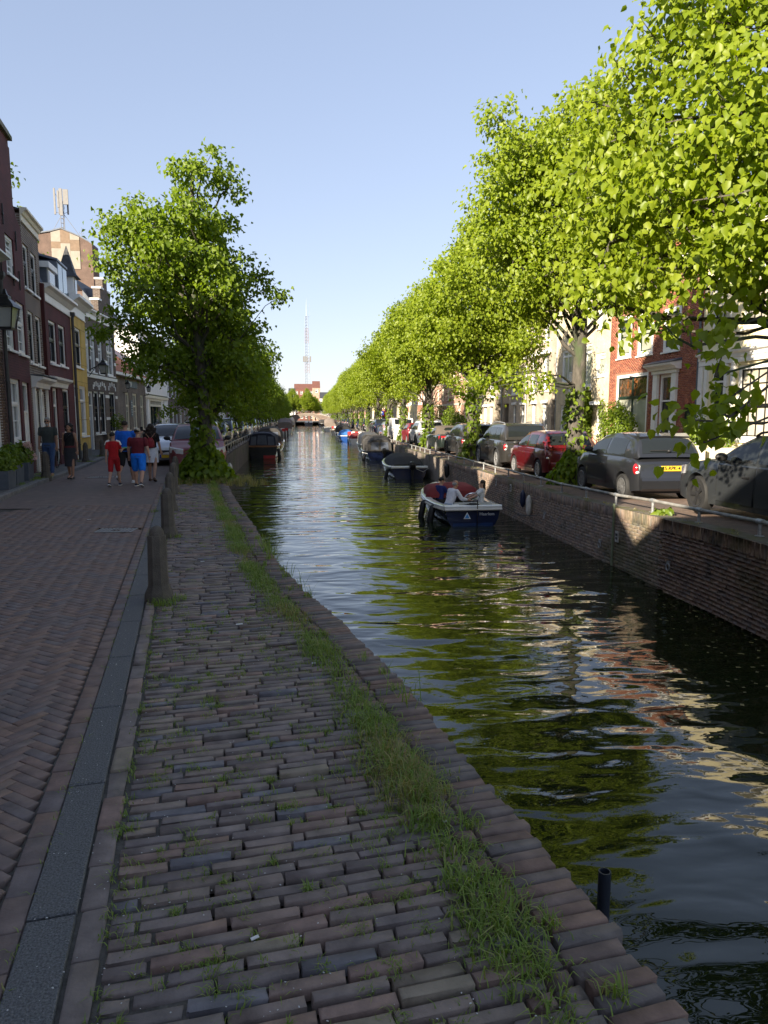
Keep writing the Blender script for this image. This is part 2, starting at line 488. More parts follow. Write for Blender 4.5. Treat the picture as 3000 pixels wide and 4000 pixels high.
# ---- real bricks
def brick_template(b, h):
    def f(ls, ws):
        n = len(ls); V = np.zeros((n, 12, 3)); k = 0
        for z, ins in ((-h, 0), (-b, 0), (0, b)):
            for sx, sy in ((-1, -1), (1, -1), (1, 1), (-1, 1)):
                V[:, k, 0] = sx * (ls / 2 - ins); V[:, k, 1] = sy * (ws / 2 - ins); V[:, k, 2] = z; k += 1
        return V
    F = [(8, 9, 10, 11)]
    for a in (0, 4):
        for k in range(4): F.append((a + k, a + (k + 1) % 4, a + 4 + (k + 1) % 4, a + 4 + k))
    return f, np.array(F)

def lay_bricks(B, mat, parent, bevel, h, near=300, jitter=.004, name='brick', variants=6, look=None):
    """B: list of (x,y,z,ang,l,w). The ones that show largest become objects sharing meshes, the rest one joined part."""
    look = look or (lambda b: in_view(b[0], b[1], b[2], .02))
    B = [b for b in B if in_view(b[0], b[1], b[2], .25)]
    vis = [b for b in B if look(b)]
    vis.sort(key=lambda b: b[0] ** 2 + b[1] ** 2 + (b[2] - 1.85) ** 2)
    ones = vis[:near]; ids = set(map(id, ones)); rest = [b for b in B if id(b) not in ids]
    tf, F = brick_template(bevel, h)
    l0 = float(np.median([b[4] for b in B])); w0 = float(np.median([b[5] for b in B]))
    ms = []
    for i in range(variants):
        V = tf(np.array([l0]), np.array([w0]))[0]
        V[4:] += nr.normal(0, jitter * .45, (8, 3)) * np.array([1, 1, .6])
        ms.append(npmesh(name, V, F, mat))
    for x, y, z, a, l, w_ in ones:
        link(name, rnd.choice(ms), parent, (x, y, z + rnd.gauss(0, jitter * .6)), (rnd.gauss(0, .014), rnd.gauss(0, .009), a + rnd.gauss(0, .008) + (math.pi if rnd.random() < .5 else 0)), (l / l0, w_ / w0, 1))
    if rest:
        A = np.array(rest); n = len(A)
        V = tf(A[:, 4], A[:, 5]); V[:, 4:] += nr.normal(0, jitter * .4, (n, 8, 3)) * np.array([1, 1, .5])
        c, s = np.cos(A[:, 3]), np.sin(A[:, 3])
        X = V[:, :, 0] * c[:, None] - V[:, :, 1] * s[:, None] + A[:, 0:1]; Y = V[:, :, 0] * s[:, None] + V[:, :, 1] * c[:, None] + A[:, 1:2]
        Z = V[:, :, 2] + A[:, 2:3] + nr.normal(0, jitter * .6, (n, 1))
        me = npmesh(name + 's', np.stack([X, Y, Z], 2).reshape(-1, 3), (F[None] + (np.arange(n) * 12)[:, None, None]).reshape(-1, 4), mat)
        tag(link(name + 's', me, parent), kind='stuff')

LICH = (.27, .28, .24)
PAVB = brick_piece('dark_paving_bricks', [(0.195, 0.153, 0.130), (0.169, 0.140, 0.125), (0.215, 0.156, 0.127), (0.146, 0.140, 0.150), (0.189, 0.153, 0.135), (0.215, 0.179, 0.133), (0.176, 0.143, 0.125), (0.208, 0.143, 0.117), (0.182, 0.151, 0.140), (0.150, 0.127, 0.117), (0.195, 0.156, 0.130), (0.166, 0.135, 0.122)],
                  .82, [((.10, .10, .05), 1.1, .60), ((.20, .18, .155), 14, .66)])
ROADP = brick_piece('road_bricks', [(0.163, 0.114, 0.096), (0.150, 0.112, 0.099), (0.176, 0.117, 0.094), (0.140, 0.114, 0.109), (0.159, 0.112, 0.094), (0.182, 0.120, 0.091)], .75, [((.105, .095, .095), .8, .54)])
COPB = brick_piece('coping_bricks', [(0.156, 0.114, 0.096), (0.137, 0.111, 0.098), (0.176, 0.117, 0.091), (0.124, 0.107, 0.099)], .9, [(LICH, 4.2, .655), ((.08, .08, .035), 2.2, .60)])
U = Vector((-.158, .9875)); Vv = Vector((.9875, .158)); O = Vector((-.46, 0))
ua = math.atan2(Vv.y, Vv.x)
def W2(u, v): return O + U * u + Vv * v

mb = MB()
for i in range(24):
    a, b = i * 1.0 - 1, i + 0.0
    p = [W2(a, -.30), W2(a, .4), W2(b, .4), W2(b, -.30)]
    mb.face(*[(q.x, q.y, -.016) for q in p])
pave = tag(mb.build('brick_pavement', SOIL), kind='structure')
B = []
u = 1.2
while u < 21.4:
    v = .118 + rnd.choice((0, -.13)) * 0 + rnd.uniform(0, .02)
    first = True
    while True:
        l = .25 + rnd.gauss(0, .006)
        if first: l *= rnd.choice((.35, .55, .75, 1)); first = False
        p = W2(u, v + l / 2)
        vend = v + l
        pe = W2(u, vend)
        lim = ql(pe.y) - .37
        if pe.x > lim:
            cut = pe.x - lim
            if l - cut > .07:
                l -= cut; p = W2(u, v + l / 2); B.append((p.x, p.y, 0, ua, l, .0485))
            break
        B.append((p.x, p.y, 0, ua, l, .0485))
        v = vend + .012 + abs(rnd.gauss(0, .004))
    u += .0702 + rnd.gauss(0, .0012)
u = 1.1
while u < 21.3:                                                  # edging row along the band
    p = W2(u, .055); B.append((p.x, p.y, .002, ua + math.pi / 2, .262, .088)); u += .275
lay_bricks(B, PAVB, pave, .0032, .05, jitter=.0075)

mb = MB(); mb.face((-9, -3, -.03), (-.2, -3, -.03), (-3.2, 16.5, -.03), (-9, 16.5, -.03))
road = tag(mb.build('herringbone_road', SOIL), kind='structure')
B = []
wq = .0685
GR = (-3.12, 12.02)
ca, sa = math.cos(ua + R(45)), math.sin(ua + R(45))
for i in range(-60, 290):
    for j in range(-220, 190):
        d = (i - j) % 6
        if d == 0: cx, cy, an = i + 1.5, j + .5, 0
        elif d == 3: cx, cy, an = i + .5, j - .5, math.pi / 2
        else: continue
        x = O.x + (cx * ca - cy * sa) * wq; y = O.y + (cx * sa + cy * ca) * wq
        if y > 15.6 or y < .6 or x > kx(y) - .345 or x < lk(y) + .05: continue
        if abs(x - GR[0]) < .33 and abs(y - GR[1]) < .25: continue
        B.append((x, y, 0, ua + R(45) + an, .2015, .0645))
u = .8
while u < 21:
    p = W2(u, -.235); B.append((p.x, p.y, .001, ua + math.pi / 2, .2, .1)); u += .206
lay_bricks(B, ROADP, road, .0025, .04, jitter=.0018)

# concrete band of kerb stones
BAND = M('exposed_aggregate_concrete', (.115, .118, .12), .9, .5, 120, .6, 160, coords='pos', stain=(.18, .19, .19), stain_scale=260, stain_lo=.62)
band = tag(MB().add([], []).build('concrete_band', BAND), kind='structure') if False else thing('concrete_band', None, None, kind='structure')
u = .6
while u < 21:
    mb = MB(); q = [W2(u, -.178), W2(u, -.006), W2(u + .985, -.006), W2(u + .985, -.178)]
    cx_, cy_ = sum(p.x for p in q) / 4, sum(p.y for p in q) / 4
    r0 = [(p.x, p.y, -.08) for p in q]; r1 = [(p.x, p.y, .002) for p in q]
    r2 = [(p.x + (cx_ - p.x) * .05, p.y + (cy_ - p.y) * .015, .009) for p in q]
    mb.loft([r0, r1, r2]).build('concrete_slab', BAND, band)
    u += 1.0

# near quay: wall down to the water, coping of bricks on edge
QWALL = brick_wall('dark_wet_quay_brick', (.085, .062, .05), (.062, .05, .044), (.09, .085, .075), .23, .07, .01, stain=(.045, .055, .02), stain_lo=.5)
mb = MB()
ysq = [y for y, _ in QL]
for y0, y1 in zip(ysq, ysq[1:]):
    mb.face((ql(y0) - .012, y0, -.05), (ql(y0) - .012, y0, -2.2), (ql(y1) - .012, y1, -2.2), (ql(y1) - .012, y1, -.05))
    mb.face((ql(y0) - .40, y0, -.055), (ql(y0) - .012, y0, -.05), (ql(y1) - .012, y1, -.05), (ql(y1) - .40, y1, -.055))
qwl = tag(mb.build('quay_wall', QWALL), 'low brick quay wall with lichen-spotted coping beside the paved walk', 'quay wall', kind='thing')
B = []
y = 1.0
while y < 27:
    dx = ql(y + .2) - ql(y - .2); a = math.atan2(.4, dx); nx, ny = math.sin(a), -math.cos(a)
    j = rnd.uniform(-.012, .012)
    ln = .245
    for k, (off, l) in enumerate(((.125, ln), (.31, .10))):
        if k == 1 and rnd.random() < .12: continue
        B.append((ql(y) - nx * (off - j), y - ny * off * .9, .002 - .004 * k, math.atan2(ny, nx), l * rnd.uniform(.93, 1.03), .060))
    y += .068 * math.sin(a) + .002
lay_bricks(B, COPB, qwl, .006, .07, jitter=.009)

# far quay wall with its bricks
QB = brick_piece('old_quay_bricks', [(0.260, 0.189, 0.146), (0.221, 0.163, 0.135), (0.286, 0.208, 0.153), (0.202, 0.166, 0.146), (0.247, 0.182, 0.140), (0.234, 0.163, 0.124)], .9,
                 [((.085, .082, .035), .55, .52), ((.055, .055, .05), 1.6, .56), ((.26, .24, .2), 3.2, .70)])
MORT = M('quay_mortar', (.23, .215, .19), .95, .35, 3, stain=(.07, .08, .03), stain_scale=.6, stain_lo=.5, coords='pos')
mb = MB()
ysq = [-40, 5, 8, 11, 13, 15, 18, 25, 34, 45, 60, 107, 200, 300]
for y0, y1 in zip(ysq, ysq[1:]):
    far = y0 >= 34
    mb.cur = 1 if far else 0
    o = 0 if far else .012
    mb.face((qr(y0) + o, y0, -2.2), (qr(y0) + o, y0, zr(y0) - .012), (qr(y1) + o, y1, zr(y1) - .012), (qr(y1) + o, y1, -2.2))
    mb.cur = 0
    mb.face((qr(y0) + o, y0, zr(y0) - .012), (qr(y0) + .34, y0, zr(y0) - .012), (qr(y1) + .34, y1, zr(y1) - .012), (qr(y1) + o, y1, zr(y1) - .012))
QFAR = brick_wall('far_quay_brick', (.20, .15, .12), (.16, .125, .10), (.24, .22, .19), .23, .07, .012, stain=(.075, .072, .035), stain_lo=.52)
qwr = tag(mb.build('quay_wall', [MORT, QFAR]), 'weathered brick quay wall below the parked cars across the canal', 'quay wall', kind='thing')
tf, F = brick_template(.006, .05)
rows = []
z = -.245
r = 0
while z > -1.5:
    y = 8.0 + (.115 if r % 2 else 0)
    while y < 34:
        rows.append((y, z + zr(y), .222, .062)); y += .233
    z -= .073; r += 1
y = 8.0
while y < 34:
    rows.append((y, zr(y) - .115, .062, .225)); y += .0705
# brick front faces the canal: local x->world y, local y->world z, local z->world -x
def wall_bricks(rows, parent, mat, X, near):
    rows.sort(key=lambda b: (b[0] - 2) ** 2 if b[0] > 9.3 else 1e6 + b[0])
    rot = Matrix(((0, 0, -1), (1, 0, 0), (0, 1, 0))).to_euler()
    vs = {}
    for y, z, l, w_ in rows[:near]:
        k = l > w_
        if (k) not in vs:
            vs[k] = []
            for i in range(4):
                V = tf(np.array([l]), np.array([w_]))[0]; V[4:] += nr.normal(0, .0025, (8, 3)); vs[k].append(npmesh('brick', V, F, mat))
        link('brick', rnd.choice(vs[k]), parent, (X - .001 + rnd.gauss(0, .004), y, z), rot)
    A = np.array(rows[near:]); n = len(A)
    V = tf(A[:, 2], A[:, 3]); V[:, 4:] += nr.normal(0, .002, (n, 8, 3))
    P = np.stack([X - V[:, :, 2] + nr.normal(0, .004, (n, 1)), V[:, :, 0] + A[:, 0:1], V[:, :, 1] + A[:, 1:2]], 2)
    tag(link('bricks', npmesh('bricks', P.reshape(-1, 3), (F[None] + (np.arange(n) * 12)[:, None, None]).reshape(-1, 4), mat), parent), kind='stuff')
wall_bricks(rows, qwr, QB, 6.75, 300)
COPR = M('mossy_coping', (.13, .115, .09), .95, .35, 9, .8, 30, stain=(.09, .085, .03), stain_scale=1.4, stain_lo=.5, coords='pos')
strip('right_coping', ysR, lambda y: qr(y) + .0, lambda y: qr(y) + .33, lambda y: zr(y) + .002, lambda y: zr(y) + .006, COPR)
# ---------------------------------------------------------------- houses
BR = dict(
    brown=brick_wall('brown_house_brick', (0.152, 0.102, 0.072), (0.109, 0.072, 0.058), (0.304, 0.275, 0.239), stain=(0.087, 0.065, 0.051), stain_lo=.62),
    pale=brick_wall('brown_house_brick_pale_joints', (0.168, 0.098, 0.063), (0.119, 0.073, 0.050), (0.476, 0.434, 0.364)),
    maroon=brick_wall('maroon_painted_brick', (0.101, 0.023, 0.026), (0.088, 0.022, 0.023), (0.072, 0.019, 0.021), ms=.008),
    oxblood=brick_wall('oxblood_painted_brick', (0.084, 0.016, 0.014), (0.074, 0.014, 0.013), (0.058, 0.013, 0.013), ms=.008),
    dark=brick_wall('dark_brown_brick', (0.102, 0.062, 0.043), (0.072, 0.046, 0.036), (0.189, 0.167, 0.145)),
    ochre=M('ochre_plaster', (.60, .41, .11), .85, .1, 2.5, .15, 40, stain=(.42, .28, .08), stain_scale=.9, stain_lo=.55),
    white=M('white_plaster', (.80, .79, .76), .8, .06, 2, .1, 40),
    red=brick_wall('red_house_brick', (.33, .11, .06), (.25, .08, .045), (.36, .27, .2)),
    yellow=M('pale_yellow_plaster', (.80, .71, .45), .8, .06, 1.5, .1, 40),
    cream=brick_wall('cream_brick', (.66, .55, .35), (.56, .46, .29), (.58, .52, .40)),
    beige=brick_wall('beige_modern_brick', (.45, .37, .28), (.36, .29, .22), (.42, .37, .3)),
    pink=brick_wall('salmon_red_brick', (.42, .19, .13), (.34, .15, .10), (.44, .35, .28)),
    grey=M('grey_plaster', (.42, .41, .39), .85, .1, 2),
)
BEIGES = brick_wall('recess_brick_painted_shade', (.28, .22, .165), (.22, .175, .13), (.30, .27, .22))  # darker copy of the beige brick: recess shade put into the colour
RSTONE = M('pale_sandstone', (.52, .47, .38), .85, .15, 5, .3, 40)

def facade_grid(mb, W, H, ops, d=.16, y=0.0):
    """front wall with real openings and reveals; ops = [(x0,x1,z0,z1)]"""
    xs = sorted({0, W, *[q for o in ops for q in (max(0, o[0]), min(W, o[1]))]}); zs = sorted({-.3, H, *[q for o in ops for q in o[2:4] if -.3 < q < H]})
    for x0, x1 in zip(xs, xs[1:]):
        for z0, z1 in zip(zs, zs[1:]):
            cx, cz = (x0 + x1) / 2, (z0 + z1) / 2
            if any(o[0] < cx < o[1] and o[2] < cz < o[3] for o in ops): continue
            mb.face((x0, y, z0), (x1, y, z0), (x1, y, z1), (x0, y, z1))
    for x0, x1, z0, z1 in ops:
        mb.face((x0, y, z0), (x0, y, z1), (x0, y + d, z1), (x0, y + d, z0)); mb.face((x1, y, z0), (x1, y + d, z0), (x1, y + d, z1), (x1, y, z1))
        mb.face((x0, y, z1), (x1, y, z1), (x1, y + d, z1), (x0, y + d, z1)); mb.face((x0, y, z0), (x0, y + d, z0), (x1, y + d, z0), (x1, y, z0))

def window(h, x0, x1, z0, z1, cols=2, rows=2, fr=WHITE, pane=GLASS, bw=.085, y=.05, sash=None, sash_mat=None, sill=True, top=None, mw=.03, pane_top=None, sillm=None):
    """a window of the house h: frame with glazing bars > two panes and a sill"""
    mb = MB()
    Y0, Y1 = y, y + .10
    mb.box(x0, x0 + bw, Y0, Y1, z0, z1); mb.box(x1 - bw, x1, Y0, Y1, z0, z1)
    mb.box(x0 + bw, x1 - bw, Y0, Y1, z1 - bw, z1); mb.box(x0 + bw, x1 - bw, Y0, Y1, z0, z0 + bw)
    zm = z0 + (z1 - z0) * (sash if sash else .6)
    if sash_mat: mb.cur = 1
    sb = .045
    if sash != 0:
        mb.box(x0 + bw, x1 - bw, Y0 + .015, Y1, zm - sb / 2, zm + sb / 2)
    else: zm = z1 - bw
    for a, b in ((z0 + bw, zm - sb / 2), (zm + sb / 2, z1 - bw)):
        if b - a < .1: continue
        mb.box(x0 + bw, x0 + bw + sb, Y0 + .03, Y1, a, b); mb.box(x1 - bw - sb, x1 - bw, Y0 + .03, Y1, a, b)
        mb.box(x0 + bw + sb, x1 - bw - sb, Y0 + .03, Y1, a, a + sb); mb.box(x0 + bw + sb, x1 - bw - sb, Y0 + .03, Y1, b - sb, b)
    for i in range(1, cols):
        x = x0 + bw + (x1 - x0 - 2 * bw) * i / cols
        mb.box(x - mw / 2, x + mw / 2, Y0 + .04, Y1 - .01, z0 + bw + sb, zm - sb / 2); mb.box(x - mw / 2, x + mw / 2, Y0 + .04, Y1 - .01, zm + sb / 2, z1 - bw - sb)
    for i in range(1, rows):
        z = z0 + (z1 - z0) * i / rows
        if abs(z - zm) < .12: continue
        mb.box(x0 + bw + sb, x1 - bw - sb, Y0 + .042, Y1 - .012, z - mw / 2, z + mw / 2)
    o = mb.build('window', [fr, sash_mat or fr], h)
    for a, b, pm in ((z0 + bw, zm, pane), (zm, z1 - bw, pane_top or pane)):
        if b - a < .1: continue
        q = MB(); t = rnd.gauss(0, .004)
        q.face((x0 + bw, Y1 - .02 + t, a), (x1 - bw, Y1 - .02 - t, a), (x1 - bw, Y1 - .02 - t, b), (x0 + bw, Y1 - .02 + t, b)); q.build('pane', pm, o)
    if sill:
        q = MB(); q.box(x0 - .05, x1 + .05, -.07, y + .02, z0 - .075, z0 - .004, .006); q.build('sill', sillm or fr, o)
    return o

def door(h, x0, x1, z0, z1, fr=WHITE, leaf=DKGREEN, light=.45, y=.06, pane=GLASS, panels=2, bw=.1):
    mb = MB()
    mb.box(x0, x0 + bw, y, y + .1, z0, z1); mb.box(x1 - bw, x1, y, y + .1, z0, z1); mb.box(x0 + bw, x1 - bw, y, y + .1, z1 - bw, z1)
    zt = z1 - bw - light
    if light: mb.box(x0 + bw, x1 - bw, y, y + .1, zt - .07, zt)
    mb.cur = 1
    top = zt - .07 if light else z1 - bw
    mb.box(x0 + bw, x1 - bw, y + .05, y + .1, z0, top)
    for i in range(panels):
        a = z0 + .12 + (top - z0 - .12) * i / panels; b = z0 + (top - z0 - .06) * (i + 1) / panels
        for xa, xb, za, zb in ((x0 + bw + .09, x1 - bw - .09, a, a + .02), (x0 + bw + .09, x1 - bw - .09, b - .02, b), (x0 + bw + .09, x0 + bw + .11, a + .02, b - .02), (x1 - bw - .11, x1 - bw - .09, a + .02, b - .02)):
            mb.box(xa, xb, y + .035, y + .05, za, zb)
    o = mb.build('door', [fr, leaf], h)
    if light:
        q = MB(); q.face((x0 + bw, y + .07, zt), (x1 - bw, y + .07, zt), (x1 - bw, y + .07, z1 - bw), (x0 + bw, y + .07, z1 - bw)); q.build('pane', pane, o)
    q = MB(); q.ell((x0 + bw + .09, y + .02, z0 + 1.05), (.03, .03, .03)); q.build('handle', STEEL, o)
    return o

def cornice(h, W, z, hgt=.5, dep=.35, m=WHITE, x0=0.0, x1=None, name='cornice'):
    mb = MB(); x1 = W if x1 is None else x1
    prof = [(0, z), (-.05, z), (-.06, z + .04), (-.03, z + .05), (-.03, z + hgt * .5), (-.08, z + hgt * .55), (-dep * .6, z + hgt * .75), (-dep, z + hgt * .85), (-dep, z + hgt), (0, z + hgt)]
    mb.loft([[(x, y, q) for y, q in prof] for x in (x0 - .02, x1 + .02)])
    return mb.build(name, m, h)

def roof_pitch(h, W, z, depth, rise, m, over=.15, y0=0.0, name='roof', ends=None):
    """ridge along the street"""
    mb = MB()
    a = [(0 - .01, y0 - over, z), (W + .01, y0 - over, z), (W + .01, depth / 2, z + rise), (-.01, depth / 2, z + rise)]
    b = [(0 - .01, depth + over, z), (W + .01, depth + over, z)]
    mb.face(*a); mb.face(a[3], a[2], b[1], b[0])
    mb.face((-.01, y0, z), a[3], (-.01, depth, z)); mb.face((W + .01, y0, z), (W + .01, depth, z), a[2])
    return mb.build(name, m, h)

def roof_cross(h, W, z, depth, rise, m, flat=None, name='roof', y0=.2):
    """ridge running back from the street; flat cuts the top off"""
    mb = MB(); t = min(rise, flat) if flat else rise
    k = t / rise * W / 2
    for y in (y0,):
        sec = [(0, z), (k, z + t), (W - k, z + t), (W, z)]
        mb.loft([[(x, yy, q) for x, q in sec] for yy in (y0, depth)], closed=True)
    return mb.build(name, m, h)

def chimney(p, x, y, z0, z1, m=None):
    mb = MB(); mb.box(x - .3, x + .3, y - .25, y + .25, z0, z1); mb.box(x - .35, x + .35, y - .3, y + .3, z1, z1 + .12)
    mb.lathe([(.09, z1 + .12), (.08, z1 + .42)], 8, (x - .13, y, 0)); mb.lathe([(.09, z1 + .12), (.08, z1 + .38)], 8, (x + .14, y, 0))
    mb.build('chimney', m or BR['dark'], p)

def shell(h, W, H, D, ops, wall, side=None, d=.16, name='wall'):
    mb = MB(); facade_grid(mb, W, H, ops, d)
    mb.face((0, 0, -.3), (0, 0, H), (0, D, H), (0, D, -.3)); mb.face((W, 0, -.3), (W, D, -.3), (W, D, H), (W, 0, H))
    mb.face((0, D, -.3), (0, D, H), (W, D, H), (W, D, -.3)); mb.face((0, 0, H), (W, 0, H), (W, D, H), (0, D, H))
    return mb.build(name, wall, h)

def rz_for(hd): return math.pi / 2 + math.atan(-hd)
def lhouse(name, label, P, hd): return thing(name, label, 'house', (P[0], P[1], 0), rz_for(hd), 'houses on the left side of the street')
LP = M('iron_downpipe', (.06, .058, .056), .6, .2, 5)
def pipe(h, x, z0, z1, y=-.09, r=.05, m=LP, hopper=True):
    mb = MB(); mb.tube([(x, y, z0), (x, y, z1)], r, 8)
    if hopper: mb.loft([[(x - k, y - k, z), (x + k, y - k, z), (x + k, y + k, z), (x - k, y + k, z)] for k, z in ((.05, z1 - .05), (.1, z1 + .06), (.1, z1 + .16))])
    for z in (z0 + .6, (z0 + z1) / 2, z1 - .5): mb.lathe([(r + .015, z), (r + .015, z + .04)], 8, (x, y, 0))
    return mb.build('downpipe', m, h)

# --- H0 : brown brick, pale joints (only its far edge is in view)
hd = -.147
P0 = (-8.0 + .147 * 4.6, 20.5 - 4.6)
h = lhouse('brown_brick_house', 'brown brick house with pale joints and blue-grey door at the left edge', P0, hd)
L0 = math.hypot(1, hd) * 4.6
ops = [(.5, 1.5, .9, 2.9), (1.8, 2.7, .15, 2.9), (L0 - 1.35, L0 - .5, .15, 2.95), (.6, 1.6, 3.9, 5.6), (2.6, 3.6, 3.9, 5.6)]
shell(h, L0, 5.9, 9, ops, BR['pale'])
for o in (ops[0], ops[3], ops[4]): window(h, *o, cols=2, rows=4)
door(h, *ops[1]); door(h, *ops[2], leaf=GREYP, light=.5)
cornice(h, L0, 5.75, .3)
r_ = roof_pitch(h, L0, 6.0, 9, 3.0, ROOFT); chimney(r_, .6, 5, 9.4, 11)
# real bricks on the strip that shows
def brick_skin(h, x0, x1, z0, z1, ops, mat, bl=.222, bh=.062, jx=.011, jz=.011, pr=.008, name='bricks'):
    rows_, r = [], 0
    z = z0
    while z < z1:
        x = x0 - (bl / 2 if r % 2 else 0)
        while x < x1:
            a, b = max(x, x0), min(x + bl, x1)
            segs = [(a, b)]
            for o in ops:
                if o[2] - .01 < z + bh / 2 < o[3] + .01:
                    segs = [q for s_, e in segs for q in ((s_, min(e, o[0])), (max(s_, o[1]), e)) if q[1] - q[0] > .03]
            rows_ += [(s_, e, z) for s_, e in segs if e - s_ > .03]
            x += bl + jx
        z += bh + jz; r += 1
    A = np.array(rows_); n = len(A)
    p = nr.normal(pr, .002, n); V = np.zeros((n, 8, 3))
    for k, (sx, sz, f) in enumerate(((0, 0, 0), (1, 0, 0), (1, 1, 0), (0, 1, 0), (0, 0, 1), (1, 0, 1), (1, 1, 1), (0, 1, 1))):
        V[:, k, 0] = np.where(sx, A[:, 1], A[:, 0]); V[:, k, 2] = A[:, 2] + sz * bh; V[:, k, 1] = -p if f else .001
    F = np.array([(4, 5, 6, 7), (0, 1, 5, 4), (1, 2, 6, 5), (2, 3, 7, 6), (3, 0, 4, 7)])
    me = npmesh(name, V.reshape(-1, 3), (F[None] + (np.arange(n) * 8)[:, None, None]).reshape(-1, 4), mat)
    return tag(link(name, me, h), kind='stuff')
HB0 = brick_piece('brown_facing_bricks', [(.12, .07, .045), (.10, .058, .04), (.14, .08, .05), (.085, .05, .038)])
brick_skin(h, L0 - 2.4, L0 - .005, .1, 3.6, ops, HB0)
pipe(h, L0 - .08, .1, 5.5)

# --- H1 : maroon gable house
P1 = (-8.0, 20.5); n1 = math.hypot(1, hd)
h = lhouse('maroon_gable_house', 'maroon painted brick house with narrow neck gable and white sash windows', P1, hd)
ops = [(1.1, 2.1, 5.87, 6.95), (.5, 1.5, 3.74, 5.26), (1.88, 2.95, 3.72, 5.24), (.6, 1.75, 1.15, 2.94), (2.03, 2.9, .12, 2.9)]
shell(h, 3.18, 7.1, 10, ops, BR['maroon'])
for o in ops[:3]: window(h, *o, cols=2, rows=4, pane=GLASSC)
window(h, *ops[3], cols=2, rows=3, pane=GLASSC); door(h, *ops[4], leaf=WHITE, light=.75)
mb = MB(); mb.prism([(0, 7.1), (3.18, 7.1), (3.1, 7.55), (2.7, 7.7), (2.35, 8.0), (2.22, 8.3), (2.22, 9.75), (.95, 9.75), (.95, 8.3), (.8, 8.0), (.45, 7.7), (.08, 7.55)], 0, .45); mb.build('gable', BR['maroon'], h)
mb = MB(); mb.box(.85, 2.32, -.10, .55, 9.75, 9.87); mb.box(.95, 2.22, -.05, .5, 9.87, 9.97); mb.build('gable_cap', M('weathered_stone', (.2, .19, .15), .9, .3, 6, stain=(.09, .11, .05), stain_scale=3), h)
mb = MB(); mb.box(2.22, 2.45, .02, .4, 7.6, 9.6); mb.box(2.36, 2.6, .05, .35, 7.5, 7.9); mb.build('gable_side', BR['oxblood'], h)
for x, z in ((.9, 7.1), (2.3, 6.7), (2.45, 5.6), (.35, 5.75), (1.72, 5.6)):
    mb = MB(); mb.tube([(x, -.03, z), (x, -.03, z + .55)], .02, 6); mb.ell((x, -.03, z + .28), (.035, .03, .05)); mb.build('wall_anchor', BLACKP, h)
roof_cross(h, 3.18, 7.0, 10, 2.3, ROOFD, y0=.45)
# --- H2 : brown brick house with white cornice
P2 = (P1[0] - .147 * 3.18 / n1, P1[1] + 3.18 / n1)
h = lhouse('brown_brick_house', 'three storey brown brick house with white cornice and tall white windows', P2, hd)
o_ = lambda a, b, c, d: (a - 3.18, b - 3.18, c, d)
ops = [o_(3.3, 4.05, 5.84, 7.18), o_(4.35, 5.2, 5.83, 7.15), o_(3.4, 4.22, 3.56, 5.18), o_(4.5, 5.35, 3.55, 5.16), o_(3.45, 4.35, 1.0, 2.7), o_(4.5, 5.4, .12, 2.72)]
W = 2.5
shell(h, W, 8.0, 10, ops, BR['brown'])
for o in ops[:4]: window(h, *o, cols=1, rows=2, sash_mat=BLACKP, pane=GLASSC)
window(h, *ops[4], cols=2, rows=3); door(h, *ops[5], leaf=WHITE, light=.4)
cornice(h, W, 7.75, .42, .2, CREAMP)
mb = MB(); mb.loft([[(x, y, z) for y, z in ((0, 2.78), (-.12, 2.8), (-.16, 2.95), (-.34, 3.05), (-.36, 3.12), (0, 3.16))] for x in (.1, 2.4)]); mb.cur = 1; mb.box(.08, 2.42, -.38, .02, 3.16, 3.19); mb.build('door_hood', [WHITE, LEAD], h)
for x in (.22, 1.16, 2.28):
    mb = MB(); mb.box(x - .06, x + .06, -.08, -.002, .12, 2.78); mb.build('pilaster', WHITE, h)
r_ = roof_pitch(h, W, 8.1, 10, 1.2, ROOFD); chimney(r_, .5, 3, 8.4, 9.8)
# --- H3 : oxblood house with mansard and dormers
P3, h3 = (-8.81, 25.99), -.11
h = lhouse('oxblood_house', 'dark red two storey house with zinc mansard roof, skylights and dormer', P3, h3)
W = 4.85
ops = [(.95, 2.15, 3.78, 5.3), (2.5, 3.7, 3.8, 5.33), (1.0, 1.75, .12, 2.9), (2.6, 3.8, 1.2, 2.93), (.15, .85, .12, 2.9)]
shell(h, W, 6.0, 10, ops, BR['maroon'])
for o in ops[:2]: window(h, *o, cols=1, rows=1, sash_mat=BLACKP, sash=.56)
window(h, *ops[3], cols=2, rows=2, sash_mat=BLACKP); door(h, *ops[2], leaf=BLACKP, light=.5); door(h, *ops[4], leaf=WHITE, light=.4)
mb = MB(); mb.box(-.05, .12, -.12, .05, .1, 6.35); mb.build('pilaster', BR['oxblood'], h)
cornice(h, W, 5.85, .55, .32, WHITE, x0=.15)
mb = MB(); mb.loft([[(x, y, z) for y, z in ((0, 2.92), (-.1, 2.94), (-.14, 3.1), (-.3, 3.18), (-.32, 3.26), (0, 3.3))] for x in (.1, 3.1)]); mb.build('door_hood', WHITE, h)
ZINC = M('zinc_sheet', (.12, .14, .18), .42, .15, 2, metal=.25)
mb = MB()
mb.face((0, .1, 6.35), (W, .1, 6.35), (W, 1.7, 9.5), (0, 1.7, 9.5)); mb.face((0, 1.7, 9.5), (W, 1.7, 9.5), (W, 8, 9.8), (0, 8, 9.8))
mb.face((0, .1, 6.35), (0, 1.7, 9.5), (0, 8, 9.8), (0, 10, 6.35)); mb.face((W, .1, 6.35), (W, 10, 6.35), (W, 8, 9.8), (W, 1.7, 9.5))
mb.cur = 1
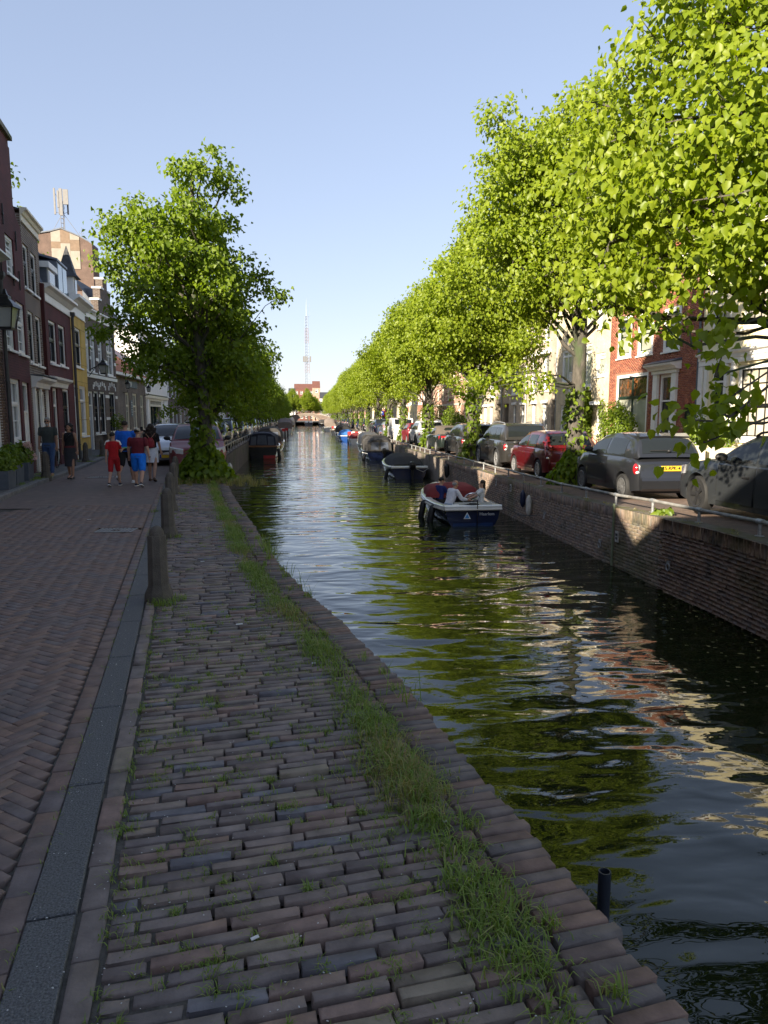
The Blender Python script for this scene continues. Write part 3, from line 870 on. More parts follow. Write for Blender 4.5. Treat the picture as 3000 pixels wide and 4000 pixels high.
for i in range(12):
    x = .1 + i * (W - .2) / 11
    mb.add([(x - .025, .08, 6.36), (x + .025, .08, 6.36), (x + .025, 1.68, 9.52), (x - .025, 1.68, 9.52), (x, .02, 6.4), (x, 1.62, 9.56)], [(0, 4, 5, 3), (4, 1, 2, 5)])
rf = mb.build('roof', [ZINC, M('zinc_seam', (.16, .19, .24), .4, .1, 3, metal=.25)], h)
mb = MB(); mb.box(.95, 2.1, -.05, 1.4, 6.4, 7.05); mb.cur = 1; mb.box(.85, 2.25, -.15, 1.5, 7.05, 7.25); dm = mb.build('dormer', [LEAD, WHITE], h)
q = MB(); q.box(1.05, 2.0, -.09, -.052, 6.48, 7.0); q.build('frame', WHITE, dm); q = MB(); q.box(1.13, 1.92, -.10, -.092, 6.54, 6.95); q.build('pane', GLASSC, dm)
q = MB(); q.box(3.0, 4.7, .02, 1.5, 6.42, 7.7); q.cur = 1; q.loft([[(2.95, -.02, 7.7), (4.75, -.02, 7.7), (4.75, 1.6, 8.1), (2.95, 1.6, 8.1)], [(2.95, -.02, 7.78), (4.75, -.02, 7.78), (4.75, 1.6, 8.18), (2.95, 1.6, 8.18)]]); dm = q.build('dormer', [LEAD, ZINC], h)
for a, b in ((3.08, 3.8), (3.9, 4.62)):
    q = MB(); q.box(a, b, -.0, .019, 6.55, 7.62); q.build('pane', glass_mat('blue_skylight', (.12, .2, .24)), dm)
pipe(h, W - .02, .1, 5.9, r=.055)
# --- H4 : yellow house
P4, h4 = (-9.34, 30.81), -.11
h = lhouse('yellow_house', 'ochre yellow plastered house with white cornice and grey plinth', P4, h4)
W = 3.15
ops = [(.5, 2.1, 3.96, 5.6), (1.15, 2.6, 1.05, 3.2), (.0, .68, .12, 3.2)]
shell(h, W, 6.2, 10, ops, BR['ochre'])
window(h, *ops[0], cols=1, rows=1, sash_mat=BLACKP, sash=.58); window(h, *ops[1], cols=1, rows=1, pane=GLASSC, sash=.7); door(h, .06, .68, .12, 3.2, leaf=WHITE, light=.4)
cornice(h, W, 6.05, .75, .42, WHITE); mb = MB(); mb.box(.7, W, -.03, -.001, .05, .45); mb.build('plinth', STONE, h)
for z in (1.0, 1.75, 2.5, 3.35, 4.1, 4.85, 5.6):
    mb = MB(); mb.box(.7, W - .01, -.004, -.0005, z, z + .02); mb.build('plaster_joint', M('ochre_joint', (.33, .22, .06), .9), h)
mb = MB(); mb.box(1.3, 1.95, .02, .6, 6.8, 7.7); tw = mb.build('turret', WHITE, h)
q = MB(); q.loft([[(1.62 + k * sx,   .3 + k * sy, z) for sx, sy in ((-1, -1), (1, -1), (1, 1), (-1, 1))] for k, z in ((.46, 7.7), (.3, 7.9), (.2, 8.3), (.01, 9.0))]); q.build('spire', ROOFD, tw)
q = MB(); q.box(1.42, 1.83, -.01, .019, 6.95, 7.6); q.build('pane', GLASSC, tw)
roof_pitch(h, W, 6.75, 10, 2.0, ROOFD)
# --- H5 : dark brick with white bands
P5 = (-11.2, 34.6); ox = 39.3 - 34.6
h = lhouse('dark_brick_house', 'dark brown brick house with white stone bands and black lantern', P5, 0.0)
W = ox + 5.85
b5 = [(-.1, .55), (.75, 1.68), (2.2, 3.08), (3.95, 5.45)]
ops = [(ox + a, ox + b, 4.25, 6.5) for a, b in b5] + [(ox + .02, ox + .85, .12, 3.22), (ox + .98, ox + 1.9, .95, 3.25), (ox + 2.1, ox + 3.2, .95, 3.26), (ox + 4.02, ox + 5.4, .95, 3.3), (1, 2.2, .9, 3.2), (1, 2.2, 4.25, 6.5)]
shell(h, W, 7.1, 10, ops, BR['dark'])
for o in ops[:4] + ops[9:]: window(h, *o, cols=2, rows=2, fr=WHITE, pane=GLASSC)
door(h, *ops[4], leaf=GREYP, light=.6)
for o in ops[5:9]: window(h, *o, cols=2, rows=2, sash=.62, sash_mat=BLACKP)
mb = MB()
for z in (1.7, 2.95, 4.9):
    for a, b in ((0, 1), (2.2, ox - .1 if z > 4 else ox), (ox + .56, ox + .75), (ox + 1.68, ox + 2.2), (ox + 3.08, ox + 3.95), (ox + 5.45, W)) if z > 4 else ((0, 1), (2.2, ox), (ox + .86, ox + .97), (ox + 1.91, ox + 2.09), (ox + 3.21, ox + 4.01), (ox + 5.41, W)):
        mb.box(a + .003, b - .003, -.025, .001, z, z + .16)
mb.box(0, W, -.06, .001, 3.95, 4.12); mb.build('stone_band', WHITE, h)
mb = MB()
for a, b in ((.98, 1.9), (2.1, 3.2), (4.02, 5.4)):
    c, r = ox + (a + b) / 2, (b - a) / 2 + .1
    for k, t in enumerate((20, 55, 90, 125, 160)):
        x, z = c + math.cos(R(t)) * r * 1.0, 3.22 + math.sin(R(t)) * r * .5 + .04
        mb.box(x - .06, x + .06, -.03, .001, z, z + .24)
mb.build('arch_stones', WHITE, h)
cornice(h, W, 7.05, .45, .25, WHITE)
mb = MB(); mb.prism([(W - 3.1, 7.1), (W, 7.1), (W, 8.3), (W - .5, 8.3), (W - .5, 9.0), (W - 1.1, 9.0), (W - 1.1, 9.6), (W - 2.0, 9.6), (W - 2.0, 9.0), (W - 2.6, 9.0), (W - 2.6, 8.3), (W - 3.1, 8.3)], .01, .4); mb.build('gable', BR['dark'], h)
mb = MB()
for a, b, z in ((W - .5, W + .05, 8.3), (W - 1.1, W - .45, 9.0), (W - 2.05, W - 1.05, 9.6), (W - 2.65, W - 2.0, 9.0), (W - 3.15, W - 2.6, 8.3)): mb.box(a, b, -.06, .45, z, z + .1)
mb.build('gable_coping', WHITE, h)
rf = roof_pitch(h, W - 3.1, 7.5, 10, 3.0, ROOFD); chimney(rf, 1, 5, 9.8, 11.2)
mb = MB(); mb.tube([(ox + .1, -.06, 4.3), (ox + .1, -.45, 4.5), (ox + .1, -.75, 4.6)], .025, 6); mb.tube([(ox + .1, -.05, 4.0), (ox + .1, -.4, 4.45)], .018, 6); mb.build('lantern_bracket', BLACKP, h)
def lantern(parent, c, s=1.0):
    x, y, z = c
    mb = MB()
    mb.loft([[(x + k * sx * s, y + k * sy * s, z + q * s) for sx, sy in ((-1, -1), (1, -1), (1, 1), (-1, 1))] for k, q in ((.26, .0), (.24, .06), (.1, .2), (.1, .26), (.05, .3), (.02, .42))])
    mb.loft([[(x + k * sx * s, y + k * sy * s, z + q * s) for sx, sy in ((-1, -1), (1, -1), (1, 1), (-1, 1))] for k, q in ((.14, -.5), (.15, -.46), (.13, -.44))])
    for sx, sy in ((-1, -1), (1, -1), (1, 1), (-1, 1)): mb.tube([(x + .14 * sx * s, y + .14 * sy * s, z - .46 * s), (x + .215 * sx * s, y + .215 * sy * s, z)], .014 * s, 5)
    o = mb.build('lantern', BLACKP, parent)
    q = MB(); q.loft([[(x + k * sx * s, y + k * sy * s, z + t * s) for sx, sy in ((-1, -1), (1, -1), (1, 1), (-1, 1))] for k, t in ((.125, -.455), (.2, -.005))]); q.build('lamp_glass', M('lantern_glass', (.35, .36, .33), .1, .1, 3), o)
    return o
lantern(h, (ox + .1, -.8, 4.55), .9)
# --- H6 : low brown house with orange roof
P6 = (-12.2, 45.2); W = 12.6; o6 = 47 - 45.2
h = lhouse('low_tiled_house', 'low brown brick house with orange tiled roof and painted name board', P6, 0.0)
ops = [(o6 + 4.4, o6 + 5.45, .98, 3.56), (o6 + 6.45, o6 + 7.8, .98, 3.55), (o6 + 1, o6 + 2, .12, 3.3), (o6 + 8.9, o6 + 10, .98, 3.5)]
shell(h, W, 4.6, 9, ops, BR['brown'])
for o in ops[:2] + ops[3:]: window(h, *o, cols=2, rows=2, fr=CREAMP, pane=GLASSC, sash=.65)
door(h, *ops[2])
rf = roof_pitch(h, W, 4.75, 9, 3.6, ROOFT, over=.35); chimney(rf, 2, 4.5, 8, 9.2)
mb = MB(); mb.box(-.02, W + .02, -.4, -.02, 4.6, 4.78); mb.build('gutter', WHITE, h)
SIGN = M('blue_grey_sign', (.16, .2, .21), .7, .2, 3)
mb = MB(); mb.box(o6 + 4.6, o6 + 7.9, -.05, -.002, 3.93, 4.4); sg = mb.build('name_board', SIGN, h)
def text(parent, body, size, loc, rot, mat, name='lettering', extr=.004, align='CENTER', bold=0.0):
    c = bpy.data.curves.new(name, 'FONT'); c.body = body; c.size = size; c.extrude = extr; c.align_x = align; c.align_y = 'CENTER'; c.offset = bold
    c.materials.append(mat)
    t = bpy.data.objects.new(name, c); col.objects.link(t)
    me = bpy.data.meshes.new_from_object(t.evaluated_get(bpy.context.evaluated_depsgraph_get())) if False else t.to_mesh().copy()
    bpy.data.objects.remove(t)
    me.name = name
    if not me.materials: me.materials.append(mat)
    o = link(name, me, parent, loc, rot)
    return o
text(sg, 'KAN', .5, (o6 + 5.6, -.055, 4.16), (math.pi / 2, 0, 0), WHITE, bold=.012)
mb = MB(); mb.box(o6 + 5.75, o6 + 6.25, -.04, -.002, 1.9, 3.05); pb = mb.build('notice_board', SIGN, h)
for i in range(6):
    q = MB(); q.box(o6 + 5.8, o6 + 6.2, -.045, -.041, 2.0 + i * .17, 2.09 + i * .17); q.build('board_strip', M('board_print', (.42, .44, .42), .7), pb)
for x in (o6 + 3.7, o6 + 10.3):
    mb = MB(); mb.tube([(x, -.02, 3.5), (x, -.3, 3.55), (x, -.35, 3.7)], .02, 6); mb.build('lantern_bracket', BLACKP, h); lantern(h, (x, -.36, 4.1), .65)
# --- H7 : white house with balconies over a shop
P7 = (-12.6, 57.9); W = 11.3; o7 = -.9
h = lhouse('white_shop_house', 'white plastered house with three small iron balconies over a shop front', P7, 0.0)
w7 = [(1.6, 3.4), (4.5, 6.2), (7.6, 9.6)]
ops = [(o7 + a, o7 + b, 5.1, 6.88) for a, b in w7] + [(o7 + 2.3, o7 + 3.4, .12, 3.4), (o7 + 4.0, o7 + 9.0, .1, 3.35), (o7 + 9.6, o7 + 10.3, .12, 3.3)]
shell(h, W, 8.5, 10, ops, BR['white'])
for o in ops[:3]: window(h, *o, cols=3, rows=4, pane=GLASSC, sill=False)
window(h, *ops[3], cols=1, rows=1); door(h, *ops[5], leaf=BLACKP)
mb = MB()
x0, x1 = ops[4][:2]
for x in (x0, x0 + .12 * 1, x1 - .15): mb.box(x, x + .13, -.02, .14, .12, 3.35)
mb.box(x0, x1, -.03, .14, 2.75, 2.92); mb.box(x0, x1, -.03, .14, 3.22, 3.35)
for i in range(1, 8): mb.box(x0 + (x1 - x0) * i / 8 - .04, x0 + (x1 - x0) * i / 8 + .04, -.0, .1, 2.92, 3.22)
sh = mb.build('shop_front', CREAMP, h)
q = MB(); q.face((x0, .12, .2), (x1, .12, .2), (x1, .12, 3.25), (x0, .12, 3.25)); q.build('pane', GLASS, sh)
q = MB(); q.box(x0 + 1.2, x0 + 1.3, .0, .13, .12, 2.75); q.box(x0 + 2.6, x0 + 2.7, .0, .13, .12, 2.75); q.build('door_post', DKGREEN, sh)
mb = MB(); mb.box(o7 + 1.2, W - .3, -.12, -.002, 3.42, 3.62); mb.cur = 1; mb.box(1.0, W - .2, -.02, -.002, 3.66, 3.75); mb.build('fascia', [CREAMP, BLACKP], h)
for x0, x1, *_ in ops[:3]:
    mb = MB(); mb.box(x0 - .05, x1 + .05, -.3, -.002, 5.0, 5.07)
    mb.tube([(x0, -.28, 5.6), (x1, -.28, 5.6)], .02, 5)
    for i in range(11): mb.tube([(x0 + (x1 - x0) * i / 10, -.28, 5.05), (x0 + (x1 - x0) * i / 10, -.28, 5.6)], .012, 4)
    mb.build('balcony_railing', BLACKP, h)
cornice(h, W, 7.4, .25, .18, WHITE); cornice(h, W, 8.2, .4, .4, WHITE)
rf = roof_pitch(h, W, 8.6, 10, .7, ROOFD)
mb = MB(); mb.box(3.0, 10.0, 3.5, 9.5, 4, 9.5); mb.cur = 1; mb.box(2.9, 10.1, 3.3, 9.7, 9.5, 10.0); an = mb.build('rear_wing', [BR['grey'], WHITE], h)
q = MB(); q.face((2.9, 3.3, 10.0), (10.1, 3.3, 10.0), (10.1, 5.6, 13), (2.9, 5.6, 13)); q.face((2.9, 5.6, 13), (10.1, 5.6, 13), (10.1, 9.7, 13), (2.9, 9.7, 13)); q.build('tiled_slope', ROOFD, an)
q = MB(); q.box(4.4, 6.6, 3.6, 5.2, 11.0, 12.3); q.cur = 1; q.box(4.6, 6.4, 3.57, 3.599, 11.1, 12.2); q.build('roof_window', [LEAD, glass_mat('blue_skylight', (.12, .2, .24))], an)

# --- further left houses, smaller and simpler, each with its windows and door
def row_house(name, label, base, W, H, wall, rooft, n, storeys, rot, roof='pitch', fr=WHITE, group=None, loc_z=0.0, pane=GLASSC, mullions=True, ground=3.0, blind=.0, D=9, kind_door=DKGREEN):
    h = thing(name, label, 'house', (base[0], base[1], loc_z), rot, group)
    ops, dr = [], None
    k = W / n
    di = rnd.randrange(n)
    for s_ in range(storeys):
        z0 = .95 if s_ == 0 else ground + .75 + (s_ - 1) * 2.75; z1 = 2.75 if s_ == 0 else z0 + 1.75
        if z1 > H - .2: break
        for i in range(n):
            c = k * (i + .5); w_ = min(.62, k * .33)
            if s_ == 0 and i == di: dr = (c - .5, c + .5, .1, 2.75); ops.append(dr)
            else: ops.append((c - w_, c + w_, z0, z1))
    shell(h, W, H, D, ops, wall)
    for o in ops:
        if o is dr: door(h, *o, leaf=rnd.choice((kind_door, BLACKP, GREYP)), fr=fr)
        else: window(h, *o, cols=2 if mullions else 1, rows=2, fr=fr, pane=rnd.choice((pane, GLASSC)) if not blind else GLASSL)
    cornice(h, W, H - .1, .35, .28, fr)
    if roof == 'pitch': rf = roof_pitch(h, W, H + .2, D, W * .3 + 1, rooft)
    elif roof == 'cross': rf = roof_cross(h, W, H + .2, D, W * .45, rooft)
    else:
        mb = MB(); mb.box(0, W, .3, D, H + .2, H + .35); rf = mb.build('roof', rooft, h)
    chimney(rf, W * .8, D * .45, H + (W * .2 if roof != 'flat' else .2), H + W * .3 + 1.3)
    return h
y = 69.3
spec = [('dark_brick_house', 'brown brick house with tall cream framed windows next to the white shop house', 6.6, 7.6, 'dark', ROOFT, 3, 'pitch'), ('low_brick_house', 'low brown brick house with red tiled roof further along the left street', 8, 5.4, 'brown', ROOFT, 3, 'pitch'),
        ('white_house', 'white plastered house behind the left row of parked cars', 7.5, 7.6, 'white', ROOFD, 3, 'flat'), ('red_brick_house', 'bare red brick house between pale houses on the left', 6, 7.2, 'red', ROOFT, 2, 'cross'),
        ('pale_house', 'pale grey plastered house with narrow windows far on the left', 8, 8, 'grey', ROOFD, 4, 'flat'), ('brown_brick_house', 'brown brick house with cross gable far on the left', 7, 7.4, 'brown', ROOFT, 3, 'cross'),
        ('white_house', 'second white house, far along the left street', 9, 8.2, 'white', ROOFD, 4, 'flat'), ('brick_house', 'maroon brick house far along the left street', 7, 7, 'maroon', ROOFT, 3, 'pitch'),
        ('pale_house', 'far grey house before the end of the left row', 9, 7.6, 'grey', ROOFT, 4, 'pitch'), ('brick_house', 'last brown brick house seen past the left trees', 9, 8, 'dark', ROOFD, 4, 'cross')]
for nm, lb, W, H, wl, rf, n, rt in spec:
    row_house(nm, lb, (-12.75 - (y - 69) * .004, y), W - .02, H, BR[wl], rf, n, 2, rz_for(0), rt, group='houses on the left side of the street'); y += W
while y < 285:
    W = rnd.choice((8, 10, 12))
    row_house('distant_house', 'small distant house beyond the left trees towards the bridge', (-13.2, y), W - .02, rnd.choice((7, 8, 9)), BR[rnd.choice(('brown', 'grey', 'red', 'dark'))], rnd.choice((ROOFT, ROOFD)), 3, 2, rz_for(0), rnd.choice(('pitch', 'cross')), group='distant houses on the left'); y += W
# --- houses beside and behind the camera on the left (they cast the shade the street lies in)
def back_house(y0, y1, x0, H, rise, flat, label, wall, hd_=-.14):
    W = (y1 - y0) * math.hypot(1, hd_)
    h = lhouse('street_house', label, (x0, y0), hd_)
    n = max(2, round(W / 2.6)); k = W / n
    ops = [(k * (i + .5) - .55, k * (i + .5) + .55, z, z + 1.8) for i in range(n) for z in (1.0, 4.0)]
    shell(h, W, H, 10, ops, BR[wall])
    for o in ops: window(h, *o, cols=2, rows=3)
    roof_cross(h, W, H, 10, rise, ROOFT, flat=flat, y0=.05)
back_house(12.5, 15.88, -6.85, 6.6, 3.2, 1.1, 'narrow brick house beside the viewer, just left of the frame', 'maroon')
back_house(.6, 12.48, -5.2, 5.6, 5.0, 3.4, 'brick house with tiled roof beside the viewer, left of the frame', 'brown')
back_house(-12.0, .58, -3.4, 5.6, 6.2, 2.9, 'tall brick house behind the viewer on the left', 'dark')
back_house(-28.0, -12.02, -1.6, 6.4, 5.6, 2.6, 'brick house further behind the viewer on the left', 'maroon', -.12)
# ---------------------------------------------------------------- right side houses
GR_R = 'houses on the right quay'
def rhouse(name, label, ymax, x=16.0): return thing(name, label, 'house', (x, ymax, -.1), -math.pi / 2, GR_R)
# red brick house
YM = 36.33; W = 8.72
h = rhouse('red_brick_house', 'red brick house with stained glass window, hooded white door and arched green gate', YM)
f = lambda a, b, c, d: (YM - a, YM - b, c + .1, d + .1)
ops = [f(35.43, 32.04, .95, 3.96), f(30.95, 29.75, .12, 3.75), f(35.5, 33.95, 4.8, 6.85), f(33.3, 31.75, 4.76, 6.75), f(30.85, 29.35, 4.72, 6.6), f(28.85, 27.75, .05, 2.45)]
shell(h, W, 8.6, 10, ops, BR['red'])
HBR = brick_piece('red_facing_bricks', [(.35, .115, .06), (.29, .09, .05), (.39, .14, .075), (.25, .075, .045), (.32, .10, .06)], .85, [((.44, .3, .22), 2.5, .68)])
brick_skin(h, 0.004, W - .004, .15, 7.4, [(o[0] - .1, o[1] + .1, o[2] - .08, o[3] + .1) for o in ops], HBR)
STG = M('stained_glass', (.07, .045, .03), .12, .8, 6, spec=.6, stain=(.22, .07, .02), stain_scale=5, stain_lo=.52)
CURT = glass_mat('pane_with_white_curtain', (.42, .43, .34), .08)  # pale tone is the white curtain behind the glass
window(h, *ops[0], cols=2, rows=1, sash=.62, bw=.16, pane=CURT, pane_top=STG, sash_mat=DKGREEN, mw=.13, y=.02)
for o in ops[2:5]: window(h, *o, cols=1, rows=2, sash=.68, bw=.2, pane=CURT, sash_mat=DKGREEN, y=.03, pane_top=GLASS)
door(h, *ops[1], leaf=BLACKP, light=1.0, panels=1, pane=STG, bw=.14)
mb = MB()
a, b = ops[1][0], ops[1][1]
mb.box(a - .42, a - .02, -.12, -.001, .1, 3.85); mb.box(b + .02, b + .42, -.12, -.001, .1, 3.85); mb.box(a - .5, b + .5, -.16, -.001, 3.86, 4.0); mb.box(a - .44, a - .0, -.17, -.12, .1, .4); mb.box(b, b + .44, -.17, -.12, .1, .4)
mb.build('door_surround', WHITE, h)
mb = MB(); mb.loft([[(x, y, z) for y, z in ((0, 4.0), (-.25, 4.02), (-.32, 4.12), (-.5, 4.2), (-.52, 4.28), (0, 4.36))] for x in (a - .65, b + .65)]); mb.cur = 1; mb.loft([[(x, y, z) for y, z in ((0, 4.365), (-.54, 4.285), (-.54, 4.31), (0, 4.48))] for x in (a - .68, b + .68)]); mb.build('door_hood', [WHITE, LEAD], h)
mb = MB()
c = (ops[5][0] + ops[5][1]) / 2; r = (ops[5][1] - ops[5][0]) / 2
arc = [(c + r * math.cos(R(t)), 2.0 + .55 * math.sin(R(t))) for t in range(0, 181, 15)]
mb.prism([(c + r, .05)] + arc + [(c - r, .05)], .1, .14)
gt = mb.build('gate', DKGREEN, h)
mb = MB()
for t in range(0, 180, 12):
    p = [(c + rr * math.cos(R(q)), 2.0 + rr * .95 * math.sin(R(q))) for rr, q in ((r + .02, t + 1), (r + .27, t + 1), (r + .27, t + 11), (r + .02, t + 11))]
    mb.prism(p, -.018, .1)
mb.build('gate_arch', HBR, h)
mb = MB(); mb.prism([(c + r + .01, 2.0)] + [(c + r * math.cos(R(t)), 2.0 + .55 * math.sin(R(t))) for t in range(0, 181, 15)] + [(c - r - .01, 2.0), (c - r - .01, 2.56), (c + r + .01, 2.56)], .0, .09); mb.build('arch_fill', BR['red'], h)
cornice(h, W, 8.5, .5, .4, WHITE); rf = roof_pitch(h, W, 8.9, 10, 3.2, ROOFT); chimney(rf, 1.2, 5, 11, 13)
pipe(h, W - .06, .1, 8.3, m=LEAD, hopper=False)
mb = MB(); mb.tube([(3.1, -.02, 3.85), (3.1, -.35, 3.9), (3.4, -.4, 3.85)], .03, 6); mb.ell((3.4, -.42, 3.8), (.07, .07, .1)); mb.build('wall_lamp', BLACKP, h)
# yellow house on the near side
YM = 27.6; W = 12.6
h = rhouse('pale_yellow_house', 'pale yellow plastered house with white pilasters at the right edge', YM)
f = lambda a, b, c, d: (YM - a, YM - b, c + .1, d + .1)
ops = [f(26.8, 25.9, .12, 3.85), f(25.1, 22.9, 1.0, 3.75), f(27.0, 25.7, 5.05, 7.2), f(25.0, 23.2, 5.05, 7.2), f(21.6, 19.4, 1.0, 3.75), f(21.6, 19.4, 5.05, 7.2), f(18, 16, 1.0, 3.75), f(18, 16, 5.05, 7.2)]
shell(h, W, 9.0, 10, ops, BR['yellow'])
door(h, *ops[0], leaf=DKGREEN, light=.5, panels=3)
for o in ops[1:]: window(h, *o, cols=4 if o[1] - o[0] > 1.5 else 2, rows=4, pane=glass_mat('pane_with_cream_blind', (.55, .50, .40), .1), fr=WHITE, sash_mat=BLACKP, sash=.46, bw=.16)
mb = MB()
for a, b in ((-.02, .30), (.42, .62), (1.78, 1.98), (2.2, 2.4), (4.8, 5.0)): mb.box(a, b, -.1, -.001, .42, 3.95)
mb.cur = 1
for a, b in ((-.04, .32), (.40, .64), (1.76, 2.0)): mb.box(a, b, -.13, -.001, .0, .42)
mb.build('pilaster', [WHITE, LEAD], h)
mb = MB(); mb.loft([[(x, y, z) for y, z in ((0, 3.96), (-.1, 3.97), (-.1, 4.15), (-.14, 4.18), (-.14, 4.3), (-.25, 4.36), (-.27, 4.44), (0, 4.47))] for x in (-.02, W)]); mb.build('string_course', WHITE, h)
cornice(h, W, 8.8, .55, .45, WHITE); roof_pitch(h, W, 9.3, 10, 3.2, ROOFD)
# cream brick house with ivy
YM = 44.2; W = 7.85
h = rhouse('cream_brick_house', 'cream brick house with white balcony doors next to the ivy', YM)
f = lambda a, b, c, d: (YM - a, YM - b, c + .1, d + .1)
ops = [f(38.15, 36.95, 4.05, 5.3), f(37.9, 36.95, .95, 2.5), f(40.6, 38.75, 3.6, 5.95), f(43.4, 41.8, 4.0, 5.9), f(43.4, 41.8, .95, 2.6), f(38.1, 37.0, 6.6, 8), f(40.5, 38.8, 6.6, 8.2)]
shell(h, W, 9.2, 10, ops, BR['cream'])
for o in ops: window(h, *o, cols=1 if o[1] - o[0] < 1.4 else 2, rows=1, pane=CURT, sash=.8)
mb = MB(); a, b = YM - 40.8, YM - 38.6
mb.box(a, b, -.5, -.002, 3.45, 3.6)
for i in range(17): mb.box(a + (b - a) * i / 16 - .015, a + (b - a) * i / 16 + .015, -.49, -.46, 3.6, 4.5)
mb.box(a, b, -.5, -.45, 4.5, 4.56); mb.build('balcony', WHITE, h)
mb = MB(); mb.loft([[(x, y, z) for y, z in ((-.002, 2.62), (-.35, 2.62), (-.35, 2.8), (-.002, 2.85))] for x in (YM - 38.05, YM - 36.8)]); mb.build('blind_box', WHITE, h)
cornice(h, W, 9.1, .35, .25, WHITE); roof_pitch(h, W, 9.4, 10, 3, ROOFD)
# modern beige brick terrace with recessed doors
YM = 64.4; W = 20.1
h = rhouse('beige_brick_terrace', 'long modern beige brick terrace with deep door recesses darkened as shade and a cream awning', YM, 16.3)
f = lambda a, b, c, d: (YM - a, YM - b, c + .1, d + .1)
gw = [(63.6, 62.6), (61.6, 60.5), (54.6, 53.8), (52.5, 51.7), (49.9, 49.0), (47.6, 46.7)]
dr = [(59.7, 58.1), (57.3, 55.8), (45.9, 44.5)]
uw = [(61.9, 60.2), (55.3, 53.2), (50.3, 49.0), (47.7, 46.6), (58.9, 58.0), (57.0, 56.2)]
ops = [f(a, b, .95, 2.9) for a, b in gw] + [f(a, b, .1, 2.95) for a, b in dr] + [f(a, b, 3.6, 6.0) for a, b in uw] + [f(a, b, 6.9, 8.6) for a, b in uw]
shell(h, W, 10.2, 10, ops, BR['beige'], d=.16)
for o in ops[:6]:
    window(h, *o, cols=1, rows=1, sash=0, pane=GLASSC, bw=.12)
    mb = MB(); mb.loft([[(x, y, z) for y, z in ((-.002, o[3] - .1), (-.16, o[3] - .1), (-.16, o[3] + .06), (-.002, o[3] + .1))] for x in (o[0] - .05, o[1] + .05)]); mb.build('blind_box', WHITE, h)
for o in ops[6:9]:
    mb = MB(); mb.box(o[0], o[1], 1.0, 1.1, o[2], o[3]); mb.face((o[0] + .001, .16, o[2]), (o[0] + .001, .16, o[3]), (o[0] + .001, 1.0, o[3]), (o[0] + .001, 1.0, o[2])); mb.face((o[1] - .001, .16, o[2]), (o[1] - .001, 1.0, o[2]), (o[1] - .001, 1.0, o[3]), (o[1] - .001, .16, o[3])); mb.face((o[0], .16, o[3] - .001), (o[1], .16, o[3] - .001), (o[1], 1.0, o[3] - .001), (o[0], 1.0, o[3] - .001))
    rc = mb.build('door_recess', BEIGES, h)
    mb = MB(); mb.box(o[0] + .1, o[0] + .9, .93, .999, o[2], o[3] - .4); mb.build('door', M('brown_door', (.07, .045, .03), .5), rc)
    mb = MB(); mb.box(o[1] - .7, o[1] - .35, .97, .999, 1.6, 1.95); mb.build('nameplate', WHITE, rc)
for o in ops[9:]: window(h, *o, cols=2 if o[1] - o[0] > 1.5 else 1, rows=1, sash=.3 if o[3] < 6.5 else .6, pane=GLASSC, bw=.1)
mb = MB()
for x in (YM - 57.72, YM - 51.2, YM - 43.9 - 1): mb.tube([(x, -.08, .1), (x, -.08, 9.9)], .06, 8)
mb.build('downpipe', STEEL, h)
for a, b in ((62.3, 59.9), (55.6, 51.4), (50.6, 46.2)):
    mb = MB(); mb.box(YM - a, YM - b, -.28, -.002, 6.15, 6.4); mb.box(YM - a, YM - b, -.3, -.002, 9.9, 10.3); mb.build('projecting_band', WHITE, h)
mb = MB(); a, b = YM - 59.2, YM - 55.5
mb.face((a, -.05, 6.1), (b, -.05, 6.1), (b, -1.6, 5.35), (a, -1.6, 5.35)); mb.face((a, -1.6, 5.35), (b, -1.6, 5.35), (b, -1.6, 5.2), (a, -1.6, 5.2)); mb.face((a, -.05, 6.08), (a, -1.6, 5.33), (b, -1.6, 5.33), (b, -.05, 6.08)); mb.tube([(a, -.05, 5.3), (a, -1.58, 5.34)], .02, 5); mb.tube([(b, -.05, 5.3), (b, -1.58, 5.34)], .02, 5)
mb.build('awning', M('cream_awning_cloth', (.72, .62, .42), .9, .05), h)
mb = MB(); mb.box(-.05, W + .05, -.12, 10, 10.2, 10.38); mb.build('roof', LEAD, h)
# narrow pale house, arched salmon house, and on
row_house('narrow_cream_house', 'narrow pale cream house squeezed between beige terrace and salmon brick house', (16.3, 69.9), 5.4, 9, BR['yellow'], ROOFT, 2, 3, -math.pi / 2, 'flat', group=GR_R, blind=1, loc_z=-.1)
YM = 94; W = 24
h = rhouse('salmon_brick_house', 'salmon red brick house with arched stone window heads', YM, 16.4)
ops = []
for i in range(8):
    c = 1.5 + i * 3
    ops.append((c - .55, c + .55, 1.0, 2.9) if i % 3 != 1 else (c - .6, c + .6, .1, 3.0)); ops.append((c - .5, c + .5, 3.9, 5.4)); ops.append((c - .5, c + .5, 6.2, 7.6))
shell(h, W, 8.6, 10, ops, BR['pink'])
for o in ops: window(h, *o, cols=2, rows=2, pane=GLASSC, fr=CREAMP, sill=True)
for i in range(8):
    c = 1.5 + i * 3
    mb = MB()
    for t in range(0, 180, 30):
        mb.prism([(c + rr * math.cos(R(q)), (5.4 if i % 2 else 2.95) + rr * .8 * math.sin(R(q))) for rr, q in ((.52, t + 1), (.75, t + 1), (.75, t + 29), (.52, t + 29))], -.05, -.002)
    mb.build('stone_arch', RSTONE, h)
mb = MB(); mb.box(0, W, -.06, -.002, 3.25, 3.45); mb.box(0, W, -.06, -.002, 5.75, 5.9); mb.build('string_course', RSTONE, h)
cornice(h, W, 8.5, .4, .35, CREAMP); rf = roof_pitch(h, W, 8.8, 10, 3.5, ROOFT); chimney(rf, 5, 5, 11, 13); chimney(rf, 17, 5, 11, 13)
y = 94.1
